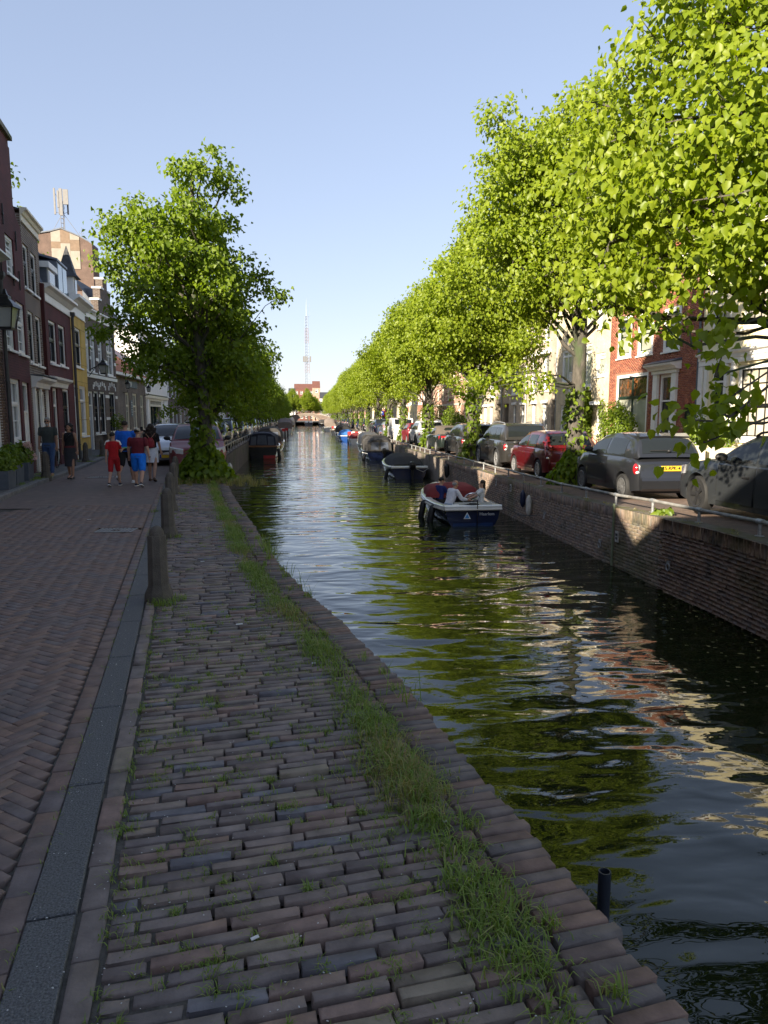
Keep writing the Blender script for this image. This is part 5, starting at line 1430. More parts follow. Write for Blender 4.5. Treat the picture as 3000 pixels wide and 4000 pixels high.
def wheel(parent, x, y, r, w_, rim, spokes, side):
    mb = MB(); s = side
    prof = [(r * .66, -w_ / 2), (r * .92, -w_ / 2), (r, -w_ * .36), (r, w_ * .36), (r * .93, w_ / 2), (r * .70, w_ / 2 - .005), (r * .66, w_ * .3)]
    mb.lathe([(a, b * s) for a, b in prof], 26, (x, y, r), 'y')
    o = mb.build('wheel', RUBBER, parent, True, 40)
    mb = MB()
    yo = w_ / 2 * s
    rings = [[(x + a * math.cos(2 * math.pi * k / 24), y + b, r + a * math.sin(2 * math.pi * k / 24)) for k in range(24)] for a, b in ((r * .70, yo * .95), (r * .655, yo * 1.0), (r * .61, yo * .93), (r * .60, yo * .5))]
    mb.loft(rings, True, False)
    for k in range(spokes):
        t = 2 * math.pi * k / spokes
        d = Vector((math.cos(t), 0, math.sin(t))); e = Vector((-math.sin(t), 0, math.cos(t)))
        P = []
        for a, hw, b in ((r * .10, .026, .78), (r * .62, .034 if spokes < 8 else .02, .9)):
            c = Vector((x, y + yo * b, r)) + d * a
            P.append([tuple(c + e * hw), tuple(c - e * hw), tuple(c - e * hw - Vector((0, yo * .25, 0))), tuple(c + e * hw - Vector((0, yo * .25, 0)))])
        mb.loft(P)
    mb.lathe([(r * .14, yo * .5), (r * .14, yo * .85), (r * .08, yo * .92)], 12, (x, y, r), 'y')
    mb.cur = 1; mb.lathe([(r * .62, yo * .3), (r * .62, yo * .34)], 20, (x, y, r), 'y')
    mb.build('rim', [rim, PLASTIC], o, True, 30)

def car(name, label, cat_, x, y, z, rz, S, pm, plate=None, plate_txt='', rear=True, rim=ALLOY, spokes=7, roof=None, group='cars parked along the quay', front=False, scale=1.08):
    L, Wd, H = S['L'], S['W'], S['H']
    g0 = S.get('clr', .2); rw = S.get('rw', .31); hb, hc, ht = S['hood'], S['belt'], S['tail']
    xa, xr = L / 2 - S['fo'], -L / 2 + S['ro']
    A_, B_, C_, D_ = S['A'] * L - L / 2, S['B'] * L - L / 2, S['C'] * L - L / 2, S['D'] * L - L / 2
    t = thing(name, label, cat_, (x, y, z), rz, group); t.scale = (scale, scale, scale)
    top = [(-L / 2, ht * S.get('rdrop', .80)), (-L / 2 + .06, ht * .93), (-L / 2 + .16, ht), (D_, hc if S.get('hatch', True) else ht), (A_ - .02, hc), (A_ + .25, hb + .04), (L / 2 - .45, hb - .06), (L / 2 - .12, hb - .17), (L / 2, hb * .64)]
    if not S.get('hatch', True): top = [(-L / 2, ht * .78), (-L / 2 + .05, ht * .95), (-L / 2 + .15, ht), (D_ - .02, ht + .01), (D_ + .1, hc)] + top[4:]
    zt = lambda q: interp(q, top)
    def wid(q):
        k = q / (L / 2); e = abs(k)
        f = 1 - (.10 if k < 0 else .16) * max(0, (e - .62) / .38) ** 2.2 - .06 * max(0, (e - .93) / .07) ** 2
        return Wd / 2 * f
    Ra = rw * 1.16
    def zb(q):
        b = g0 + (.06 * max(0, (abs(q) / (L / 2) - .8) / .2))
        for xx in (xa, xr):
            if abs(q - xx) < Ra: b = max(b, rw * .98 + math.sqrt(Ra * Ra - (q - xx) ** 2))
        return b
    def ring(q):
        w_, b, tp = wid(q), zb(q), zt(q)
        b = min(b, tp - .1)
        z1, z2 = max(b + .02, tp * .50), max(b + .04, tp * .74)
        return [(w_ - .16, b), (w_ * .975, b + .01), (w_, z1), (w_ * .992, z2), (w_ * .965, tp - .05), (w_ * .925, tp - .008), (w_ * .80, tp + .004), (0, tp + .03)]
    xs = list(np.linspace(-L / 2, L / 2, 34)) + [-L / 2 + .02, L / 2 - .03, -L / 2 + .06, L / 2 - .08]
    for xx in (xa, xr): xs += [xx + Ra * math.cos(R(k)) for k in range(0, 181, 15)] + [xx - Ra - .004, xx + Ra + .004]
    xs = sorted(set(round(q, 4) for q in xs if -L / 2 <= q <= L / 2))
    mb = MB(); rings = []
    for q in xs:
        h_ = ring(q); rings.append([(q, yy, zz) for yy, zz in h_] + [(q, -yy, zz) for yy, zz in h_[-2::-1]])
    mb.loft(rings, True, True)
    mb.build('body', pm, t, True, 42)
    mb = MB()
    for xx in (xa, xr):                                            # dark wheel wells
        for s in (-1, 1):
            yy = s * (wid(xx) - .17)
            mb.face(*[(xx + Ra * 1.0 * math.cos(R(k)), yy, rw * .98 + Ra * math.sin(R(k))) for k in range(0, 181, 20)])
    mb.box(-L / 2 + .3, L / 2 - .3, -Wd / 2 + .2, Wd / 2 - .2, g0 - .03, g0 + .05); mb.build('underbody', PLASTIC, t)
    if S.get('arch'):
        mb = MB()
        for xx in (xa, xr):
            for s in (-1, 1): mb.tube([(xx + (Ra + .02) * math.cos(R(k)), s * (wid(xx + Ra * math.cos(R(k))) + .0), rw * .98 + (Ra + .02) * math.sin(R(k))) for k in range(-12, 193, 12)], .035, 5)
        for s in (-1, 1): mb.box(xr + Ra, xa - Ra, s * Wd / 2 - .03, s * Wd / 2 + .012, g0, g0 + .13)
        mb.build('wheel_arch', S['arch'], t)
    # cabin
    zroof = [(D_, hc if S.get('hatch', True) else ht + .02), (D_ + (C_ - D_) * .5, (hc + H) / 2 + .06), (C_, H - S.get('rc', .05)), (C_ + (B_ - C_) * .3, H - S.get('rc', .05) * .2), (C_ + (B_ - C_) * .65, H), (B_, H - S.get('rc', .045)), (B_ + (A_ - B_) * .5, (H + hc) / 2 + .035), (A_, hc + .01)]
    zr_ = lambda q: interp(q, zroof)
    wr = S.get('roofw', .36) * Wd
    def side(q, f):
        bz = min(hc, zr_(q)) - .03; wb = min(wid(q) * .955, Wd * .47); tz = zr_(q)
        k = (tz - bz) / (H - bz)
        zz = bz + (tz - .05 * k - bz) * f
        ytop = wb + (wr * 1.08 - wb) * k
        return wb + (ytop - wb) * f + .03 * math.sin(math.pi * f) * k, zz
    cx = sorted(set([D_ + (C_ - D_) * i / 5 for i in range(6)] + [C_ + (B_ - C_) * i / 7 for i in range(8)] + [B_ + (A_ - B_) * i / 5 for i in range(6)]))
    rings = []
    for q in cx:
        h_ = [side(q, f) for f in (0, .25, .5, .75, .93)]
        k = max(.02, (zr_(q) - hc + .03) / (H - hc + .03))
        h_ += [(h_[-1][0] - .045, zr_(q) - .012 * k), (h_[-1][0] * .6, zr_(q) + .012 * k), (0, zr_(q) + .02 * k)]
        rings.append([(q, yy, zz) for yy, zz in h_] + [(q, -yy, zz) for yy, zz in h_[-2::-1]])
    mb = MB(); mb.loft(rings, False, False); mb.build('cabin', roof or pm, t, True, 50)
    def side_glass(a, b, f0=.10, f1=.86):
        for s in (-1, 1):
            mb = MB(); P = []
            for q in np.linspace(a, b, 7):
                P.append([(q, s * (side(q, f)[0] + .006), side(q, f)[1]) for f in (f0, (f0 + f1) / 2, f1)])
            mb.loft(P, False, False); mb.build('side_window', CGLASS, t, True)
    for a, b in S['win']: side_glass(a * L - L / 2, b * L - L / 2)
    def pane(a, b, f0, f1, nm, kw):
        mb = MB(); P = []
        sg = 1 if b > a else -1
        for f in np.linspace(f0, f1, 5):
            q = a + (b - a) * f; z_ = zr_(q); yy = side(q, .93)[0] * kw
            sl = (zr_(q + .02) - zr_(q - .02)); n = Vector((-sl, 0, .04)).normalized() * .010
            P.append([(q + n.x, -yy, z_ + n.z - .010), (q + n.x, -yy * .55, z_ + n.z + .013), (q + n.x, 0, z_ + n.z + .021), (q + n.x, yy * .55, z_ + n.z + .013), (q + n.x, yy, z_ + n.z - .010)])
        mb.loft(P, False, False); return mb.build(nm, CGLASS, t, True)
    pane(A_, B_, .08, .93, 'windscreen', .90)
    rwk = pane(D_, C_, *S.get('rwin', (.10, .86)), 'rear_window', S.get('rwk', .86))
    # doors: panels standing a hair proud of the body
    for s in (-1, 1):
        for a, b in S['doors']:
            a, b = a * L - L / 2, b * L - L / 2; mb = MB(); P = []
            for q in np.linspace(a, b, 8):
                rg = ring(q); P.append([(q, s * (rg[0][0] + .165), max(rg[1][1], g0) + .09)] + [(q, s * (yy + .006), zz) for yy, zz in rg[2:5]])
            mb.loft(P, False, False); mb.loft([[p[0] for p in P], [(p[0][0], p[0][1] - s * .02, p[0][2]) for p in P]], False, False)
            d = mb.build('door', pm, t, True)
            q = a + .12; rg = ring(q); yy = rg[3][0] + .012
            mb = MB(); mb.box(q, q + .17, s * yy - .018, s * yy + .018, rg[3][1] + .02, rg[3][1] + .055, .006); mb.build('handle', S.get('hnd', pm), d)
            m2 = MB()
            for e in (a - .012, b + .012):
                rg = ring(e); m2.loft([[(e - .007, s * (yy + .002), zz), (e + .007, s * (yy + .002), zz)] for yy, zz in rg[1:6]], False, False)
            m2.build('seam', PLASTIC, d)
        mb = MB(); mx = A_ - .38; my, mz = side(mx, .02)
        mb.ell((mx, s * (my + .13), hc + .09), (.07, .11, .075)); mb.tube([(mx, s * (my - .02), hc), (mx, s * (my + .08), hc + .05)], .025, 5); mb.build('mirror', S.get('mir', PLASTIC), t, True)
    for xx in (xa, xr):
        for s in (-1, 1): wheel(t, xx, s * (wid(xx) - .105), rw, .21, rim, spokes, s)
    # lights
    for s in (-1, 1):
        kind = S.get('tl', 'box'); xe = -L / 2
        mb = MB()
        if kind == 'tall':
            mb.loft([[(xe + o_, s * (wid(xe + o_) * k_ - .0), z_) for o_, k_, z_ in pts] for pts in (((.10, .99, ht * .74), (.03, .74, ht * .74), (.03, .74, ht * .80), (.12, .995, ht * .80)), ((.16, 1.0, ht * .98), (.06, .78, ht * .98), (.08, .80, ht * 1.05), (.20, .985, ht * 1.07)), ((.30, .975, ht * 1.16), (.25, .88, ht * 1.14), (.28, .88, ht * 1.16), (.36, .96, ht * 1.19)))])
        elif kind == 'wide':
            mb.loft([[(xe + .30, s * wid(xe + .3) * .99, z_), (xe + .30, s * (wid(xe + .3) * .99 + .012), z_), (xe + .02, s * (wid(xe) * 1.0), z_), (xe - .006, s * wid(xe) * .5, z_)] for z_ in (ht * .74, ht * .93)])
        elif kind == 'box':
            mb.ell((xe + .10, s * (wid(xe + .1) - .035), ht * .76), (.085, .055, .125), 12, 8)
        else:
            mb.loft([[(xe + .20, s * wid(xe + .2) * .985, z_), (xe + .16, s * (wid(xe + .16) + .008), z_), (xe + .045, s * (wid(xe + .05) * .975), z_), (xe + .005, s * wid(xe) * .80, z_), (xe + .06, s * wid(xe) * .78, z_)] for z_ in (ht * .62, ht * .74, ht * .9)])
        tl = mb.build('tail_light', TAIL, t, True, 35)
        if kind != 'wide':
            q = MB(); q.ell((xe + .045, s * (wid(xe + .1) - .05), ht * .69), (.05, .045, .035)); q.build('reverse_light', CLEAR, tl)
        xe = L / 2
        mb = MB(); mb.loft([[(xe - .42, s * (wid(xe - .42) + .0), z_ + .06), (xe - .2, s * (wid(xe - .2) * 1.005), z_ + .03), (xe - .03, s * wid(xe) * .93, z_), (xe - .0, s * wid(xe) * .62, z_ - .02), (xe - .15, s * wid(xe) * .6, z_ - .0)] for z_ in (hb * .66, hb * .76, hb * .83)]); mb.build('headlight', CLEAR, t, True, 35)
    mb = MB(); xe = -L / 2
    mb.loft([[(xe - o_, yy * wid(xe) * .93, z_) for yy in (-1, -.6, 0, .6, 1)] for o_, z_ in ((.0, g0 + .05), (.05, g0 + .1), (.06, ht * .50), (.02, ht * .56))], False, False)
    mb.build('bumper', S.get('bump', pm), t, True)
    xe = L / 2; mb = MB(); mb.loft([[(xe + o_ - .12 * abs(yy) ** 3, yy * wid(xe) * .95, z_) for yy in (-1, -.6, 0, .6, 1)] for o_, z_ in ((-.02, g0), (.03, g0 + .1), (.05, hb * .46), (.0, hb * .60))], False, False); mb.build('bumper', pm, t, True)
    mb = MB(); mb.box(xe - .02, xe + .03, -wid(xe) * .6, wid(xe) * .6, hb * .44, hb * .58, .01); mb.build('grille', PLASTIC, t)
    if plate:
        for on, xx, s, zz in ((True, -L / 2, -1, S.get('pz', ht * .62)), (front, L / 2 + .05, 1, hb * .36)):
            if not on: continue
            o_ = S.get('po', .0) if s < 0 else 0
            mb = MB(); mb.box(*sorted((xx + s * (.012 + o_), xx + s * (.03 + o_))), -.26, .26, zz - .055, zz + .055); mb.cur = 1; mb.box(*sorted((xx + s * (.03 + o_), xx + s * (.032 + o_))), *((.215, .26) if s < 0 else (-.26, -.215)), zz - .055, zz + .055)
            p_ = mb.build('licence_plate', [PLATE, PBLUE], t)
            if plate_txt: text(p_, plate_txt, .105, (xx + s * (.034 + o_), -.02 if s < 0 else .02, zz), (math.pi / 2, 0, -math.pi / 2 if s < 0 else math.pi / 2), INK, 'plate_lettering', .001, bold=.003)
    if S.get('rails'):
        for s in (-1, 1):
            mb = MB(); pts = [(C_ + .1, 0), (C_ + .25, .05)] + [(C_ + (B_ - C_) * f, .055) for f in (.4, .6, .8)] + [(B_ - .1, .045), (B_ + .02, 0)]
            mb.tube([(q, s * (side(q, .93)[0] - .05), zr_(q) + o_) for q, o_ in pts], .02, 6); mb.build('roof_rail', S['rails'], t)
    if S.get('spoiler'):
        mb = MB(); mb.loft([[(C_ + .12, yy * side(C_, .93)[0] * .96, H - .005), (C_ - .06, yy * side(C_, .93)[0] * .93, H - .055 - abs(yy) * .02), (C_ - .05, yy * side(C_, .93)[0] * .93, H - .09 - abs(yy) * .02)] for yy in (-1, -.5, 0, .5, 1)]); mb.build('spoiler', S.get('sp', pm), t, True)
    if S.get('wiper'):
        q = D_ + (C_ - D_) * .16; mb = MB(); mb.tube([(q - .03, .0, zr_(q) + .045), (q - .02, .42, zr_(q) + .04)], .012, 5); mb.ell((q - .03, 0, zr_(q) + .03), (.03, .04, .03)); mb.build('wiper', PLASTIC, t)
    if S.get('ant'):
        mb = MB(); mb.tube([(C_ + .25, 0, H), (C_ + .02, 0, H + .32)], .008, 5); mb.build('aerial', PLASTIC, t)
    return t

SP = dict(
    city=dict(L=3.55, W=1.63, H=1.49, hood=.93, belt=.98, tail=.95, fo=.68, ro=.58, A=.74, B=.56, C=.10, D=.012, rw=.295, win=[(.44, .675), (.17, .41)], doors=[(.40, .70)], tl='box', rwin=(.12, .80), pz=.74, po=.0, spoiler=True, wiper=True, ant=True, hnd=CHROME, roofw=.325, rdrop=.86, rc=.085),
    hatch=dict(L=3.95, W=1.72, H=1.48, hood=.93, belt=.97, tail=.99, fo=.80, ro=.66, A=.76, B=.54, C=.13, D=.015, rw=.305, win=[(.47, .67), (.25, .45)], doors=[(.47, .70), (.25, .455)], tl='tall', rwin=(.14, .84), pz=.64, spoiler=True, roofw=.345),
    suv=dict(L=4.54, W=1.86, H=1.67, hood=1.02, belt=1.08, tail=1.07, fo=.92, ro=.90, A=.72, B=.555, C=.09, D=.015, rw=.36, win=[(.47, .655), (.29, .455), (.15, .275)], doors=[(.47, .68), (.28, .455)], tl='box', rwin=(.15, .84), pz=.62, arch=PLASTIC, rails=STEEL, spoiler=True, clr=.22, roofw=.35),
    cross=dict(L=4.45, W=1.78, H=1.58, hood=.98, belt=1.0, tail=1.0, fo=.92, ro=.86, A=.72, B=.55, C=.09, D=.015, rw=.335, win=[(.47, .655), (.28, .455), (.15, .265)], doors=[(.47, .68), (.27, .455)], tl='box', rwin=(.15, .82), arch=PLASTIC, rails=PLASTIC, spoiler=True, clr=.22, pz=.62),
    cabrio=dict(L=4.65, W=1.76, H=1.42, hood=.90, belt=.93, tail=.96, fo=.95, ro=1.0, A=.66, B=.525, C=.34, D=.18, rw=.31, win=[(.46, .60), (.36, .445)], doors=[(.40, .64)], tl='wide', hatch=False, rwin=(.35, .75), rwk=.5, pz=.5),
    estate=dict(L=4.69, W=1.82, H=1.47, hood=.95, belt=.97, tail=1.0, fo=.88, ro=.98, A=.71, B=.53, C=.11, D=.015, rw=.335, win=[(.47, .655), (.26, .455), (.12, .245)], doors=[(.46, .675), (.25, .448)], tl='wide', rails=PLASTIC, roofw=.35, hnd=PLASTIC, pz=.66),
    van=dict(L=4.5, W=1.85, H=1.86, hood=1.1, belt=1.12, tail=1.15, fo=.85, ro=.75, A=.80, B=.66, C=.03, D=.008, rw=.32, win=[(.62, .73)], doors=[(.56, .74), (.25, .54)], tl='box', rwin=(.2, .8), roofw=.44, pz=.6),
)
hR = math.pi / 2
zc = lambda y: zr(y) + .0
GQ = 'cars parked along the right quay'
P_GREY = paint('grey_car_paint', (.028, .031, .034), 0.0, .32, .35); P_BLACK = paint('black_car_paint', (.018, .019, .022), .2); P_RED = paint('dark_red_car_paint', (.11, .007, .010), .3); P_BROWN = paint('anthracite_car_paint', (.042, .04, .038), .4)
P_GREEN = paint('dark_green_car_paint', (.018, .026, .023), .3); P_WHITE = paint('white_car_paint', (.72, .72, .71), 0); P_MAROON = paint('maroon_car_paint', (.15, .012, .016), 0, .4, .15); P_BLUE = paint('steel_blue_car_paint', (.06, .085, .13), .45); P_SILVER = paint('silver_car_paint', (.36, .38, .40), .6); P_DBLUE = paint('navy_car_paint', (.018, .028, .06), .3); P_PALE = paint('pale_grey_car_paint', (.42, .44, .47), .4)
TOPM = M('brown_soft_top', (.10, .082, .066), .9, .1, 8)
ES = dict(SP['estate'])
car('estate_car', 'grey estate car cut by the right edge of the frame', 'car', 8.65, 11.58, zc(11.5), hR, ES, P_GREY, rim=DARKRIM, spokes=5, group=GQ)
car('small_hatchback', 'rounded black small hatchback with yellow plate 25-RPK-4', 'car', 8.75, 18.2, zc(18), hR, SP['city'], P_BLACK, True, '25-RPK-4', rim=M('dull_alloy_rim', (.2, .2, .2), .4, .1, 5, metal=.6), spokes=12, group=GQ, scale=1.12)
car('hatchback', 'dark red hatchback behind the lime trunk with leafy shoots', 'car', 8.65, 24.4, zc(24), hR, SP['hatch'], P_RED, True, '7-GZS-FN'[2:].replace('GZS-', '   '), rim=ALLOY, spokes=8, group=GQ)
car('sport_utility_car', 'dark anthracite sport utility car with blue window edge and silver roof rails', 'car', 8.75, 29.7, zc(29), hR, dict(SP['suv'], rails=ALLOY), P_BROWN, True, '', rim=ALLOY, spokes=5, group=GQ)
car('crossover_car', 'dark grey crossover car parked behind the leaning lime tree', 'car', 8.9, 38.0, zc(38), hR, SP['cross'], P_BROWN, True, '', rim=DARKRIM, group=GQ)
car('convertible_car', 'dark green convertible with a brown soft top', 'car', 8.85, 43.8, zc(43), hR, SP['cabrio'], P_GREEN, True, '', roof=TOPM, group=GQ)
car('sport_utility_car', 'white sport utility car with red tail lights beside an ivy trunk', 'car', 8.9, 51.6, zc(50), hR, SP['suv'], P_WHITE, True, '', rim=DARKRIM, group=GQ)
car('hatchback', 'small dark red car between white sport utility car and covered car', 'car', 9.0, 57.3, zc(57), hR, SP['hatch'], P_MAROON, True, '', group=GQ)
car('delivery_van', 'white delivery van behind the grey covered car', 'van', 9.2, 68.2, zc(60), hR, SP['van'], P_WHITE, group=GQ)
car('hatchback', 'silver hatchback beyond the white van', 'car', 9.3, 77.6, zc(60), hR, SP['hatch'], P_SILVER, True, group=GQ)
car('sport_utility_car', 'dark blue sport utility car beside the wheeled bins', 'car', 9.5, 88.5, zc(60), hR, SP['suv'], P_DBLUE, True, group=GQ)
car('hatchback', 'black hatchback ahead of the white crossover on the right quay', 'car', 9.7, 94.5, zc(60), hR, SP['hatch'], P_BLACK, True, group=GQ)
car('crossover_car', 'white crossover car far along the right quay', 'car', 9.8, 103, zc(60), hR, SP['cross'], P_WHITE, True, group=GQ)
car('sport_utility_car', 'black sport utility car just past the far white crossover', 'car', 9.9, 110, zc(60), hR, SP['suv'], P_BLACK, True, group=GQ)
# the car under its cover
COVER = M('grey_car_cover', (.46, .44, .41), .85, .12, 3, .6, 5)
t = thing('covered_car', 'small car hidden under a pale grey fabric cover', 'covered car', (9.0, 63.0, zc(60)), hR, GQ)
mb = MB(); rings = []
for i in range(15):
    f = i / 14; x = -1.9 + 3.8 * f
    hh = interp(f, [(0, .55), (.06, 1.0), (.2, 1.42), (.5, 1.48), (.68, 1.3), (.8, 1.0), (.95, .85), (1, .5)]); ww = .92 * (1 - .25 * abs(2 * f - 1) ** 4)
    rings.append([(x, ww * c_, max(.06, zz)) for c_, zz in ((1.06 + .04 * math.sin(i * 2.3), .06), (1.0 + .03 * math.cos(i * 1.7), .5), (.95, hh * .72), (.7, hh * .97), (0, hh + .02), (-.7, hh * .97), (-.95, hh * .72), (-1.0 - .03 * math.cos(i * 1.9), .5), (-1.06 - .04 * math.sin(i * 2.1), .06))])
mb.loft(rings, False, True); mb.build('cover', COVER, t, True, 60)
for xx in (-1.1, 1.15):
    for s in (-1, 1): wheel(t, xx, s * .8, .3, .18, DARKRIM, 6, s)
# far cars on the right, in two kinds
pr = [car('hatchback', 'small dark car far along the right quay near the bridge', 'car', 10.0, 118, zc(60), hR, SP['hatch'], P_GREY, group='far cars on the right quay'), car('sport_utility_car', 'small dark car far along the right quay near the bridge', 'car', 10.0, 126, zc(60), hR, SP['suv'], P_DBLUE, group='far cars on the right quay')]
y = 133
while y < 275:
    dup(pr[rnd.randrange(2)], (qr(y) + 1.9, y, zc(60))); y += rnd.uniform(6.5, 9)
# left row, noses towards the viewer
GL = 'cars parked along the left quay'
hL = lambda y: -math.pi / 2 + math.atan2(ql(y + 2) - ql(y - 2), 4) * -1 * -1
def lc(nm, lb, cat_, y, off, S, pm, **k):
    a = math.atan2(ql(y + 3) - ql(y - 3), 6)
    return car(nm, lb, cat_, ql(y) - off, y, 0, -math.pi / 2 - a, S, pm, True, '', front=True, group=GL, **k)
lc('hatchback', 'dark red hatchback facing the viewer behind the left lime tree', 'car', 25.9, .72, SP['hatch'], P_MAROON)
lc('estate_car', 'pale blue-grey car with black front wheel showing left of the red hatchback', 'car', 30.6, 1.9, SP['estate'], P_PALE)
lc('crossover_car', 'silver grey car with pale roof third in the left row', 'car', 36.2, 1.25, SP['cross'], P_SILVER)
lc('estate_car', 'dark grey estate car fourth in the left row', 'car', 42.0, 1.25, SP['estate'], P_GREY)
lc('crossover_car', 'navy crossover car fifth in the left row', 'car', 47.8, 1.3, SP['cross'], P_DBLUE)
lc('hatchback', 'black small car between the navy crossover and the large silver one', 'car', 53, 1.3, SP['hatch'], P_BLACK)
lc('sport_utility_car', 'large steel blue sport utility car beside the dark moored sloop', 'car', 59.5, 1.35, SP['suv'], P_BLUE)
lc('hatchback', 'pale small car behind the steel blue sport utility car', 'car', 66, 1.35, SP['hatch'], P_PALE)
lc('estate_car', 'white estate car far down the left row', 'car', 72.5, 1.35, SP['estate'], P_WHITE)
lc('crossover_car', 'silver crossover car behind the far white estate', 'car', 79.5, 1.35, SP['cross'], P_SILVER)
lc('hatchback', 'blue hatchback beside the red and white mooring posts', 'car', 86.5, 1.35, SP['hatch'], P_BLUE)
lc('delivery_van', 'dark blue van high above the far left cars', 'van', 128, 1.5, SP['van'], P_DBLUE)
pr = [lc('hatchback', 'small pale car far along the left quay', 'car', 94, 1.4, SP['hatch'], P_SILVER), lc('estate_car', 'small pale car far along the left quay', 'car', 101, 1.4, SP['estate'], P_PALE)]
for o in pr: o['group'] = 'far cars on the left quay'
y = 108
while y < 270:
    if abs(y - 128) > 6: dup(pr[rnd.randrange(2)], (ql(y) - 1.4, y, 0), -math.pi / 2)
    y += rnd.uniform(6.3, 8)
# ---------------------------------------------------------------- bollards, railing, grates, grass
BOLL = M('weathered_bollard_stone', (.095, .082, .066), .85, .3, 7, .6, 90, stain=(.08, .078, .04), stain_scale=2.4, stain_lo=.58)
mb = MB()
def octa(r, z, tw=0): return [(r * math.cos(R(22.5 + 45 * k)), r * math.sin(R(22.5 + 45 * k)), z) for k in range(8)]
mb.loft([octa(.150, -.1), octa(.146, .05), octa(.14, .09), octa(.108, .16), octa(.104, .18), octa(.094, .66), octa(.09, .672)])
shaft = mb.mesh('shaft', BOLL, True, 25)
mb = MB(); mb.lathe([(.074, .672), (.074, .69), (.066, .722), (.048, .75), (.024, .765), (.002, .77)], 16); dome = mb.mesh('domed_top', BOLL, True, 60)
bl_ = [(-1.49, 7.28, 0, 'nearest octagonal stone bollard with grass at its foot'), (-2.12, 11.25, 0, 'second stone bollard from the viewer along the kerb'), (-2.66, 14.5, 0, 'third stone bollard from the viewer along the kerb'),
       (-3.16, 17.7, 0, 'fourth stone bollard along the kerb, in front of the red car'), (-3.62, 20.6, 0, 'fifth stone bollard, half hidden beside the shoots of the left lime'),
       (-7.5, 21.7, .1, 'stone bollard standing in front of the walking man in jeans'), (-8.62, 29.4, .1, 'stone bollard by the kerb in front of the yellow house'), (-9.05, 33.4, .1, 'stone bollard in front of the dark banded house')]
for x, y, z, lb in bl_:
    t = thing('stone_bollard', lb, 'bollard', (x, y, z), rnd.uniform(-.2, .2), 'stone bollards'); t.rotation_euler = (rnd.gauss(0, .012), rnd.gauss(0, .012), rnd.uniform(-.15, .15))
    link('shaft', shaft, t); link('domed_top', dome, t)
# railing on the right quay: short posts every 1.7 m under one pipe
t = thing('quay_railing', 'low galvanised pipe railing on short posts along the right quay edge', 'railing', (0, 0, 0))
ys = [8.5 + 1.72 * i for i in range(60)]
pts = [(qr(y) + .3, y, zr(y) + .235 + .012 * math.sin(y * 1.9)) for y in ys]
RAILM = M('weathered_rail_pipe', (.26, .255, .24), .6, .35, 5, .2, 60, metal=.25, stain=(.16, .13, .10), stain_scale=1.4, stain_lo=.55)
for i in range(0, len(pts) - 1, 4):
    mb = MB(); mb.tube(pts[i:i + 5], .033, 8); mb.build('rail_pipe', RAILM, t, True, 60)
mb = MB(); mb.tube([(0, 0, -.02), (0, 0, .215)], .028, 8); mb.lathe([(.07, 0), (.07, .012), (.03, .02)], 10); po = mb.mesh('post', STEEL, True, 40)
mb = MB(); mb.tube([(0, -.07, .235), (0, .07, .235)], .044, 10); cl = mb.mesh('clamp', STEEL, True, 40)
for p in pts[:52]:
    q = link('post', po, t, (p[0], p[1], p[2] - .235)); c = link('clamp', cl, q)
# low rail on the left quay behind the tree
t = thing('quay_railing', 'low pale railing following the curve of the left quay', 'railing', (0, 0, 0))
pts = [(ql(y) - .15, y, .42) for y in np.arange(25.5, 135, 2.2)]
for i in range(0, len(pts) - 1, 4):
    mb = MB(); mb.tube(pts[i:i + 5], .035, 6); mb.build('rail_pipe', RAILM, t, True, 60)
for p in pts[:-1]: link('post', po, t, (p[0], p[1], 0), scale=(1, 1, 1.9))
# drain grates
def grate(x, y, a, z, label, L=.62, W_=.44, n=10):
    t = thing('drain_grate', label, 'drain grate', (x, y, z), a)
    mb = MB(); mb.box(-L / 2, L / 2, -W_ / 2, W_ / 2, -.06, -.03); mb.build('pit', BLACKP, t)
    GM = M('worn_grate_iron', (.20, .20, .205), .5, .3, 20, metal=.5)
    for i in range(n):
        q = -L / 2 + L * (i + .5) / n
        m2 = MB()
        if 3 < i < 6: m2.box(q - .022, q + .022, -W_ / 2, -.05, -.03, .002, .004); m2.box(q - .022, q + .022, .05, W_ / 2, -.03, .002, .004)
        else: m2.box(q - .022, q + .022, -W_ / 2, W_ / 2, -.03, .002, .004)
        m2.build('bar', GM, t)
    m3 = MB(); m3.box(-L / 2 - .03, L / 2 + .03, -W_ / 2 - .03, -W_ / 2 + .0, -.05, .0); m3.box(-L / 2 - .03, L / 2 + .03, W_ / 2, W_ / 2 + .03, -.05, .0); m3.box(-.07, .07, -.05, .05, -.03, .0, .004); m3.build('frame', IRON, t)
grate(-3.1, 12.0, R(-3), .004, 'light iron drain grate in the herringbone road left of the bollards')
grate(-6.3, 22.9, R(2), .004, 'worn drain grate in the road beside the walking woman', .75, .5)
# plastic pipe stub at the water's edge
mb = MB(); mb.lathe([(.03, -1.6), (.03, -.30), (.023, -.30), (.023, -1.0)], 16, (1.40, 3.0, 0)); tag(mb.build('pipe_post', M('blue_black_pipe', (.015, .02, .03), .5), None, True, 40), 'dark hollow pipe end standing at the near quay edge', 'pipe')

